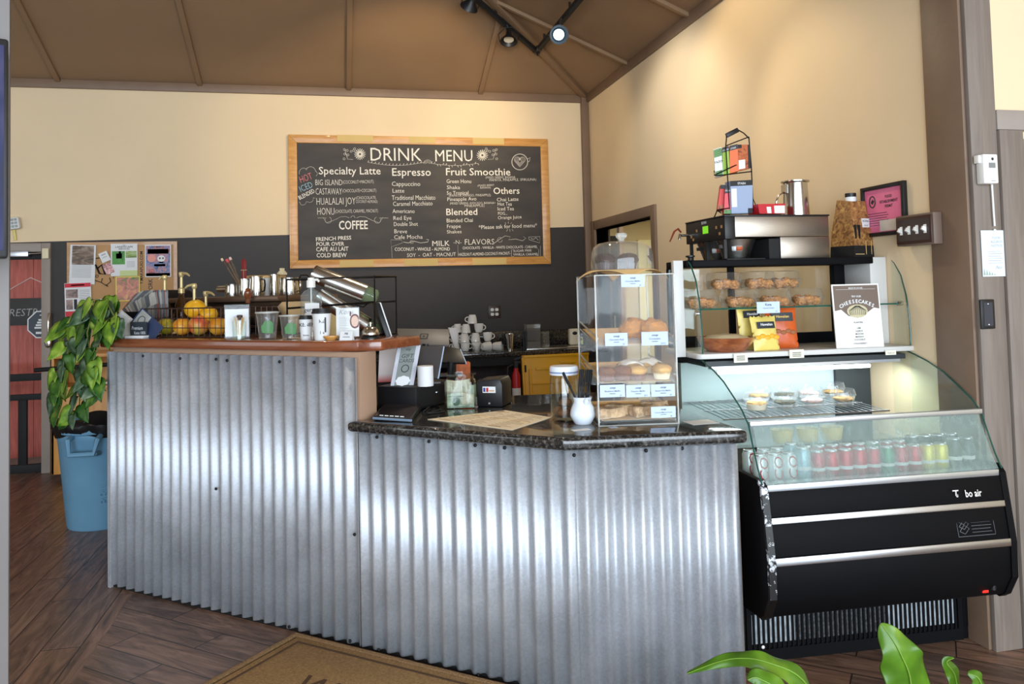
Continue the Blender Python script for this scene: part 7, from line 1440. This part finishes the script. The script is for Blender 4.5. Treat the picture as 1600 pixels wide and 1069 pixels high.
teabox('orange tea carton in the top tier of the rack', ((1140, 271), (1154, 267), (1152.5, 225), (1140, 228)), (ya_ - .025, ya_ - .04, ya_ - .04, ya_ - .025), 0, (po, [('band', pbk, 0, .82, 1, 1)], (.86, 'STASH', M['white'], .01)))
teabox('spice-picture tea carton with a black edge at the end of the top tier', ((1154, 267), (1173, 263), (1172, 226), (1153, 226)), (ya_ - .04, ya_ - .04, ya_ - .04, ya_ - .04), 0, (psp, [('edge_band', pbk, .8, 0, 1, 1), ('panel', pw_, .02, .05, .55, .4), ('band', pbk, .0, .86, .3, 1)]), .05)
teabox('red tea carton leaning at the end of the lower tier of the rack', ((1121, 328), (1131, 328), (1134, 289), (1126, 289)), (ya_, ya_ - .01, ya_ - .01, ya_), 0, (prd, [('band', pbk, .0, .84, 1, 1), ('picture', psp, 0, 0, 1, .2)]))
teabox('pinkish red tea carton in front on the lower tier of the rack', ((1131, 334), (1143, 334), (1143, 291), (1133, 294)), (ya_ - .03, ya_ - .04, ya_ - .04, ya_ - .03), 0, (mat('pink tea carton', C(216, 80, 90), .5), [('band', pbk, .0, .78, 1, 1), ('picture', pgr, .0, .0, 1, .15)], (.84, 'STASH', M['white'], .01)))
teabox('big pale blue tea carton on the lower tier of the rack', ((1143, 334), (1176, 333), (1176, 281), (1141, 283)), (ya_ - .045, ya_ - .045, ya_ - .045, ya_ - .045), 0, (pbl, [('band', pbk, 0, .84, 1, 1), ('panel', pw_, .03, .2, .27, .76), ('picture', M['ink'], .78, 0, 1, .15)], (.88, 'STASH', M['white'], .014)))
teabox('red box with two white labels lying beside the steel urn', ((1187, 334), (1227, 334), (1227, 318), (1184, 319)), (Y0b + .05, Y0b + .05, Y0b + .05, Y0b + .05), 0, (M['red'], [('label', pw_, .3, .05, .46, .7), ('label', pw_, .58, .05, .98, .8)]), .1)
P = onB(1248, Y0b + .12); P = V((P.x, Y0b + .14, ZB1)); hU = zat(P, 283) - ZB1; r = pm(P, 20)
t = thing('steel_urn', 'polished steel beaker with black-handled side beside the red box', 'beaker', P)
m = MB(); m.lathe([(0, 0), (r, 0), (r * 1.0, .004), (r * .9, hU * .94), (r * 1.08, hU * .97), (r * 1.08, hU), (r * .85, hU), (r * .84, hU * .95), (r * .93, .01), (0, .01)], 32); m.build('body', M['steel'], t)
m = MB(); m.tube([(-r * .9, 0, hU * .72), (-r * 1.5, -.0, hU * .6), (-r * 1.75, 0, hU * .4), (-r * 1.5, 0, hU * .3)], .006, 8, flat=.6); m.box(-r * 1.05, -.02, hU * .66, -r * .8, .02, hU * .9); m.build('handle', M['steel'], t)
m = MB(); m.extr([(r * .95, 0, .0), (r * 2.0, 0, 0), (r * .9, 0, hU * .6)], (0, .004, 0)); tag(m.build('paper_cone', M['white'], None, P + V((0, .08, 0))), 'white filter paper leaning behind the steel urn', 'paper')
# coffee traveller
P = ay(1333, 400, 3.29); P.z = ZT + .001; wB, hB_ = pm(P, 24), zat(P, 312) - ZT
t = thing('coffee_carrier', 'brown cardboard coffee carrier box with black foot and white label', 'carton', P, .25)
bx = pic('coffee bean print', [C(92, 60, 36), C(150, 104, 58), C(190, 146, 84)], 40)
m = MB(); dB = wB * .95
m.rings([[(-wB, -dB, 0), (wB, -dB, 0), (wB, dB, 0), (-wB, dB, 0)], [(-wB * .9, -dB * .9, hB_ * .45), (wB * .9, -dB * .9, hB_ * .45), (wB * .9, dB * .9, hB_ * .45), (-wB * .9, dB * .9, hB_ * .45)], [(-wB * .68, -dB * .55, hB_ * .95), (wB * .72, -dB * .55, hB_ * .97), (wB * .72, dB * .55, hB_), (-wB * .68, dB * .55, hB_)]]); m.build('carton', bx, t, smooth=False)
m = MB(); m.rings([[(-wB * 1.01, -dB * 1.01, .0), (wB * 1.01, -dB * 1.01, 0), (wB * 1.01, dB * 1.01, 0), (-wB * 1.01, dB * 1.01, 0)], [(-wB * .97, -dB * .97, hB_ * .2), (wB * .97, -dB * .97, hB_ * .2), (wB * .97, dB * .97, hB_ * .2), (-wB * .97, dB * .97, hB_ * .2)]]); m.build('foot_band', M['matte'], t, smooth=False)
m = MB(); m.box(-.0, -dB * .86, hB_ * .5, wB * .66, -dB * .7, hB_ * .66); m.build('label', M['white'], t)
m = MB(); m.text('KONA', .014, (wB * .32, -dB * .865, hB_ * .6), align='CENTER', bold=.02); m.text('decaf', .012, (wB * .32, -dB * .865, hB_ * .53), align='CENTER', it=.3); m.build('lettering', M['ink'], t)
m = MB()
for x in (-wB * .72, -wB * .38): m.box(x - .008, -dB * .93, hB_ * .25, x + .008, -dB * .8, hB_ * .55)
m.build('hand_slot', M['grime'], t, bev=.003)
m = MB(); m.tube([(wB * .1, -dB * .99, hB_ * .05), (wB * .1, -dB * .985, hB_ * .28), (wB * .6, -dB * .985, hB_ * .28), (wB * .6, -dB * .99, hB_ * .05)], .0015, 5); m.box(-wB * .9, -dB * 1.02, hB_ * .05, -wB * .1, -dB * 1.0, hB_ * .06); m.build('line_print', M['kraft'], t)
m = MB(); m.lathe([(0, hB_ * .96), (.024, hB_ * .96), (.024, hB_ + .012), (0, hB_ + .012)], 20); m.build('neck', M['white'], t); m = MB(); m.lathe([(0, hB_ + .012), (.025, hB_ + .012), (.025, hB_ + .03), (0, hB_ + .03)], 20); m.build('cap', M['black'], t)
# ------------------------------------------------------------------ on the walls at the far right
q = [ax(1366, 368, XR), ax(1418, 363, XR), ax(1412, 284, XR), ax(1350, 299, XR)]; zc = (q[0].z + q[2].z) / 2; yl, yr = q[3].y, q[2].y
hP = .235; t = thing('framed_permit', 'pink permit in a black frame hanging on the cream wall', 'framed notice', (XR, (yl + yr) / 2 - .01, 1.765)); wP = .145
m = MB()
m.box(-.022, -wP, -hP / 2, 0, -wP + .018, hP / 2); m.box(-.022, wP - .018, -hP / 2, 0, wP, hP / 2); m.box(-.022, -wP + .018, hP / 2 - .018, 0, wP - .018, hP / 2); m.box(-.022, -wP + .018, -hP / 2, 0, wP - .018, -hP / 2 + .018); m.build('frame', M['black'], t, bev=.002)
m = MB(); m.box(-.01, -wP + .018, -hP / 2 + .018, -.006, wP - .018, hP / 2 - .018); m.build('sheet', mat('bright pink sheet', C(238, 120, 160), .5), t)
m = MB(); X_, Y_ = (0, -1, 0), (0, 0, 1)
for i, s in enumerate(('FOOD', 'ESTABLISHMENT', 'PERMIT')): m.text(s, .018, (-.0108, -.035, .055 - .022 * i), X_, Y_, align='CENTER', bold=.02, sx=.9)
for i in range(6): m.box(-.0108, -.02 - .01 * (i % 2), -.012 - .011 * i, -.0101, .115, -.0095 - .011 * i)
m.tube([(-.0108, .075 + .02 * math.cos(a), .045 + .026 * math.sin(a)) for a in [i * PI / 10 for i in range(20)]], .003, 5, closed=True); m.cb((-.0106, .075, .045), (.001, .016, .02), Matrix.Rotation(.7, 3, 'X')); m.build('print', M['ink'], t)
m = MB(); m.box(-.0112, -.118, -.095, -.0102, .03, -.045); m.build('slip', mat('pale slip', C(216, 206, 196), .6), t)
m = MB(); m.box(-.0045, -wP + .019, -hP / 2 + .019, -.0035, wP - .019, hP / 2 - .019) if 0 else m.box(-.0175, -wP + .019, -hP / 2 + .019, -.0165, wP - .019, hP / 2 - .019); m.build('glass', M['acryl'], t)
q = [ax(1398, 340, XR - .06), ax(1398, 386, XR - .06), ax(1456, 331, XR - .06), ax(1458, 380, XR - .06)]
bx_, by0, by1 = XR - .06, min(q[2].y, q[3].y), q[0].y; z0, z1 = min(q[1].z, q[3].z), max(q[0].z, q[2].z)
t = thing('switch_box', 'brown box of four white light switches on the wall edge', 'light switch', (XR, by0, z0)); wS = by1 - by0; hS = z1 - z0
m = MB(); m.box(-.055, 0, 0, -.013, wS, hS); m.build('box', mat('brown box paint', C(112, 94, 82), .5), t, bev=.003)
m = MB(); m.box(-.061, .006, .008, -.055, wS - .006, hS - .008); m.build('cover_plate', mat('dark brown plate', C(66, 44, 36), .35), t, bev=.002)
m = MB(); m.box(-.0625, .018, .02, -.061, wS - .018, hS - .02); m.build('bevel', mat('deep brown plate', C(54, 36, 30), .35), t)
for i in range(4):
    y = .04 + (wS - .08) * i / 3; m = MB(); m.cb((-.069, y, hS / 2), (.02, .009, .016), Matrix.Rotation(.5, 3, 'Y')); m.box(-.0635, y - .008, hS / 2 - .018, -.0625, y + .008, hS / 2 + .018); m.build('toggle', M['ceram'], t)
# sensor, notice, black plate on the grey boards
YG = 2.63
P = ay(1535, 266, YG); t = thing('motion_sensor', 'small white box sensor on the grey boards', 'sensor', (P.x, YG, P.z)); w, h = pm(P, 14.5), pm(P, 23)
m = MB(); m.box(-w * .85, -.04, -h, w, -.0, h); m.build('body', M['ceram'], t, bev=.006); m = MB(); m.box(-w * 1.2, -.03, h * .4, -w * .86, -.005, h * .95); m.build('side_tab', M['ceram'], t, bev=.003)
m = MB(); m.box(-w * .2, -.042, h * .05, w * .6, -.0405, h * .4); m.build('window', mat('grey window', C(130, 132, 130), .3), t); m = MB(); m.lathe([(0, 0), (.004, 0), (.004, .003), (0, .003)], 10, (0, 0, 0)); m.bm.clear(); m.ball((w * .3, -.0405, h * .66), (.006, .002, .006), 10, 6); m.text('sensor', .008, (0, -.0408, -h * .85)); m.build('print', M['ink'], t)
m = MB(); m.tube([(w * .9, -.008, -h), (w * .95, -.008, -h - .12), (w * .98, -.008, -h - .165)], .004, 6); m.build('cable', M['white'], t)
P = ay(1554.5, 396, YG); w, h = pm(P, 25), pm(P, 36); t = thing('laminated_notice', 'white laminated notice taped to the grey boards', 'notice', (P.x, YG, P.z))
m = MB(); m.box(-w, -.0025, -h, w, -.001, h); m.build('sheet', mat('laminated paper', C(220, 230, 236), .12, coat=.5), t)
m = MB()
for i, s in enumerate(('FOOD', 'ALLERGY', 'NOTICE')): m.text(s, .014, (.008, -.0032, h * (.62 - .17 * i)), align='CENTER')
for i in range(6): m.box(-w * .55, -.0031, h * (.08 - .1 * i) - .001, w * (.4 + .1 * (i % 2)), -.0026, h * (.08 - .1 * i) + .001)
m.text('Nui', .02, (.01, -.0032, -h * .68), align='CENTER', it=.5); m.build('print', greyt, t)
m = MB()
for k in range(5): m.extr([(-w * .95 + .012 * k, -.003, -h * .95), (-w * .95 + .012 * k + .004, -.003, -h * (.6 + .07 * k)), (-w * .95 + .012 * k + .01, -.003, -h * .93)], (0, .0003, 0))
m.build('leaf_print', mat('sage print', C(150, 170, 160), .5), t)
m = MB(); m.lathe([(0, 0)] * 2, 4) if 0 else m.ball((.0, -.005, h * 1.0), (.006, .005, .006), 10, 8); m.build('pin', M['ceram'], t)
P = ay(1541, 491, YG); w, h = pm(P, 13), pm(P, 23); t = thing('wall_plate', 'black frame-like wall plate below the laminated notice', 'wall plate', (P.x, YG, P.z))
m = MB(); m.box(-w, -.01, -h, w, 0, h); m.build('plate', M['black'], t, bev=.004); m = MB(); m.box(-w * .62, -.0115, -h * .8, w * .62, -.0101, h * .8); m.build('panel', mat('blue black panel', C(52, 56, 66), .3), t)
for s in (-1, 1): m = MB(); m.ball((0, -.012, s * h * .7), (.004, .002, .004), 10, 6); m.build('screw', M['alu'], t)
# ------------------------------------------------------------------ track lights under the ceiling
def onceil(px, py, side, gap):   # sight line met with the sloping ceiling, lowered by gap
    d = ray(px, py); k = d.y if side else d.x; E = YB if side else XR   # z = ZE + TAN * (E - k s) - gap
    s = (ZE + TAN * E - gap - HCAM) / (d.z + TAN * k); return CC + d * s
c0 = onceil(838, 80, 1, .07); a0 = onceil(745, 0, 1, .07); c1 = onceil(842, 76, 0, .07); b0 = onceil(905, 0, 0, .07)
for (p0, p1, lab, nm) in ((c0, c0 + (a0 - c0) * 1.4, 'black track rail beside the hip rib, running from the ceiling corner over the bar', 0), (c1, c1 + (b0 - c1) * 1.6, 'black track rail on the ceiling slope above the cream wall', 1)):
    t = thing('light_track', lab, 'track rail', p0); d = p1 - p0; m = MB(); m.cb(tuple(d / 2), (d.length, .04, .036), d.to_track_quat('X', 'Z').to_matrix()); m.build('rail', M['matte'], t, bev=.003)
    for k in (.1, .5, .9):
        q_ = d * k; X = p0 + q_; zc_ = min(cz(XR - X.x), cz(YB - X.y)) - X.z; m = MB(); m.cyl(tuple(q_), (q_.x, q_.y, zc_ + q_.z), .01, 8); m.build('mount', M['matte'], t)
    m = MB(); m.cb((0, 0, 0), (.05, .05, .042), d.to_track_quat('X', 'Z').to_matrix()); m.build('end_cap', M['black'], t, bev=.004)
t = MB(); t.tube([tuple(c0), tuple(c0.lerp(c1, .5) - V((0, 0, .05))), tuple(c1)], .006, 8); tag(t.build('track_cable', M['black']), 'short black cable looping between the two ceiling tracks', 'cable')
def lamp(px, py, P0, aim, lab, lit, s=1.25):
    d = ray(px, py); P = CC + d * (depth(P0) / 1.0) ; t = thing('track_spotlight', lab, 'spotlight', P); t.rotation_euler = (V(aim) - P).to_track_quat('-Z', 'Y').to_euler(); q = t.rotation_euler.to_matrix().inverted()
    m = MB(); m.lathe([(.0, .07), (.02, .07), (.022, .03), (.03, .0), (.055 * s, -.045), (.06 * s, -.06), (.054 * s, -.06), (.026, .002), (0, .01)], 24); m.build('shade', M['black'], t)
    m = MB(); tgt = q @ (P0 - P); m.tube([(0, 0, .06), tuple(V((0, 0, .06)).lerp(tgt, .5)), tuple(tgt)], .009, 8)
    m.tube([(.062 * s, 0, -.05), (.07 * s, 0, .02), (.03, 0, .085), (-.03, 0, .085), (-.07 * s, 0, .02), (-.062 * s, 0, -.05)], .0035, 6); m.build('yoke', M['black'], t)
    m = MB(); m.lathe([(0, -.03), (.034 * s, -.04), (.034 * s, -.036), (0, -.025)], 24); m.build('bulb', mat('lit bulb', (.5, .76, 1, 1), .3, emit=3.5) if lit else mat('bulb glass', C(210, 200, 180), .2), t)
lamp(872, 54, onceil(877, 28, 0, .09), (1.25, 2.4, 2.2), 'black track spotlight with its lit bluish white bulb facing the viewer', 1)
lamp(795, 56, onceil(792, 38, 1, .09), (1.1, 5.3, 0), 'black track spotlight hanging with its shade pointing down, unlit', 0)
lamp(737, 2, onceil(740, -16, 1, .09), (.6, 7.4, 2.6), 'black track spotlight nearest the viewer, aimed at the wall above the menu board', 0)
# ------------------------------------------------------------------ plant in front of the fridge
pl = thing('floor_plant', 'broad-leaved green plant at the near bottom edge in front of the fridge', 'plant', (1.06, 1.72, 0))
pb0 = V(pl.location)
m = MB(); m.lathe([(0, 0), (.12, 0), (.15, .2), (.16, .21), (.14, .2), (.11, .03), (0, .03)], 28); m.build('pot', mat('clay pot', C(150, 90, 66), .7), pl)
m = MB(); m.lathe([(0, .17), (.138, .19), (0, .195)], 24); m.build('soil', M['grime'], pl)
def nest():
    m, nt, b, N, L = nodes('fern leaf'); tc = N('ShaderNodeTexCoord'); n = N('ShaderNodeTexNoise'); n.inputs['Scale'].default_value = 9; n.inputs['Detail'].default_value = 3; L(tc.outputs['Object'], n.inputs[0])
    r = ramp(nt, [(.3, C(58, 96, 26)), (.55, C(96, 140, 36)), (.75, C(150, 180, 60))]); L(n.outputs[0], r.inputs[0]); L(r.outputs[0], b.inputs['Base Color']); b.inputs['Roughness'].default_value = .28
    tr = N('ShaderNodeBsdfTranslucent'); L(r.outputs[0], tr.inputs[0]); mx = N('ShaderNodeMixShader'); mx.inputs[0].default_value = .35; L(b.outputs[0], mx.inputs[1]); L(tr.outputs[0], mx.inputs[2]); L(mx.outputs[0], nt.nodes['Material Output'].inputs[0]); return m
nl = nest()
def frond(path, ds, wid, roll=0):
    P_ = [CC + ray(px, py) * (d / ray(px, py).dot(CF)) - pb0 for (px, py), d in zip(path, ds)]
    pts = []
    for i in range(len(P_) - 1):
        for s in range(6):
            f = s / 6; p0 = P_[max(i - 1, 0)]; p1 = P_[i]; p2 = P_[i + 1]; p3 = P_[min(i + 2, len(P_) - 1)]
            pts.append(.5 * ((2 * p1) + (p2 - p0) * f + (2 * p0 - 5 * p1 + 4 * p2 - p3) * f * f + (3 * p1 - p0 - 3 * p2 + p3) * f ** 3))
    pts.append(P_[-1]); n = len(pts); R = []
    for i, p in enumerate(pts):
        T_ = (pts[min(i + 1, n - 1)] - pts[max(i - 1, 0)]).normalized(); f = i / (n - 1); w = wid * (math.sin(PI * (.08 + .92 * f) ** .8) ** .7) if f < .999 else .002; w = max(w, .003)
        S = T_.cross(CF).normalized(); S = (S * math.cos(roll) + T_.cross(S) * math.sin(roll)).normalized(); Nn = S.cross(T_)
        wv = .28 * w * math.sin(i * 1.1 + wid * 90)
        R.append([p - S * w + Nn * (.18 * w + wv), p - S * w * .5 + Nn * .02 * w, p - Nn * .1 * w, p + S * w * .5 + Nn * .02 * w, p + S * w + Nn * (.18 * w - wv)])
    m = MB(); m.rings(R, loop=False); lf = m.build('leaf', nl, pl, norm=False, solid=.0012, sub=1)
    m = MB(); m.tube([tuple(q_[2] - CF * .0015) for q_ in R], [.0022 * (1 - .7 * i / n) for i in range(n)], 6); m.build('midrib', mat('pale midrib', C(116, 152, 56), .4), lf)
frond([(1330, 1420), (1395, 1200), (1420, 1080), (1405, 1020), (1376, 974)], (1.75, 1.72, 1.68, 1.66, 1.68), .062, .15)
frond([(1320, 1420), (1300, 1200), (1262, 1075), (1200, 1036), (1140, 1030), (1074, 1052)], (1.75, 1.7, 1.66, 1.66, 1.68, 1.7), .026, .9)
frond([(1310, 1420), (1270, 1200), (1220, 1090), (1185, 1060), (1168, 1062)], (1.75, 1.66, 1.6, 1.6, 1.6), .03, .6)
frond([(1340, 1420), (1440, 1250), (1490, 1120), (1492, 1060), (1478, 1035), (1490, 1028)], (1.75, 1.72, 1.7, 1.7, 1.7, 1.7), .02, .3)
frond([(1345, 1420), (1470, 1250), (1530, 1120), (1530, 1065), (1512, 1052)], (1.75, 1.7, 1.66, 1.64, 1.64), .028, .5)
frond([(1335, 1420), (1360, 1250), (1340, 1130), (1310, 1085)], (1.75, 1.62, 1.55, 1.55), .035, .5)
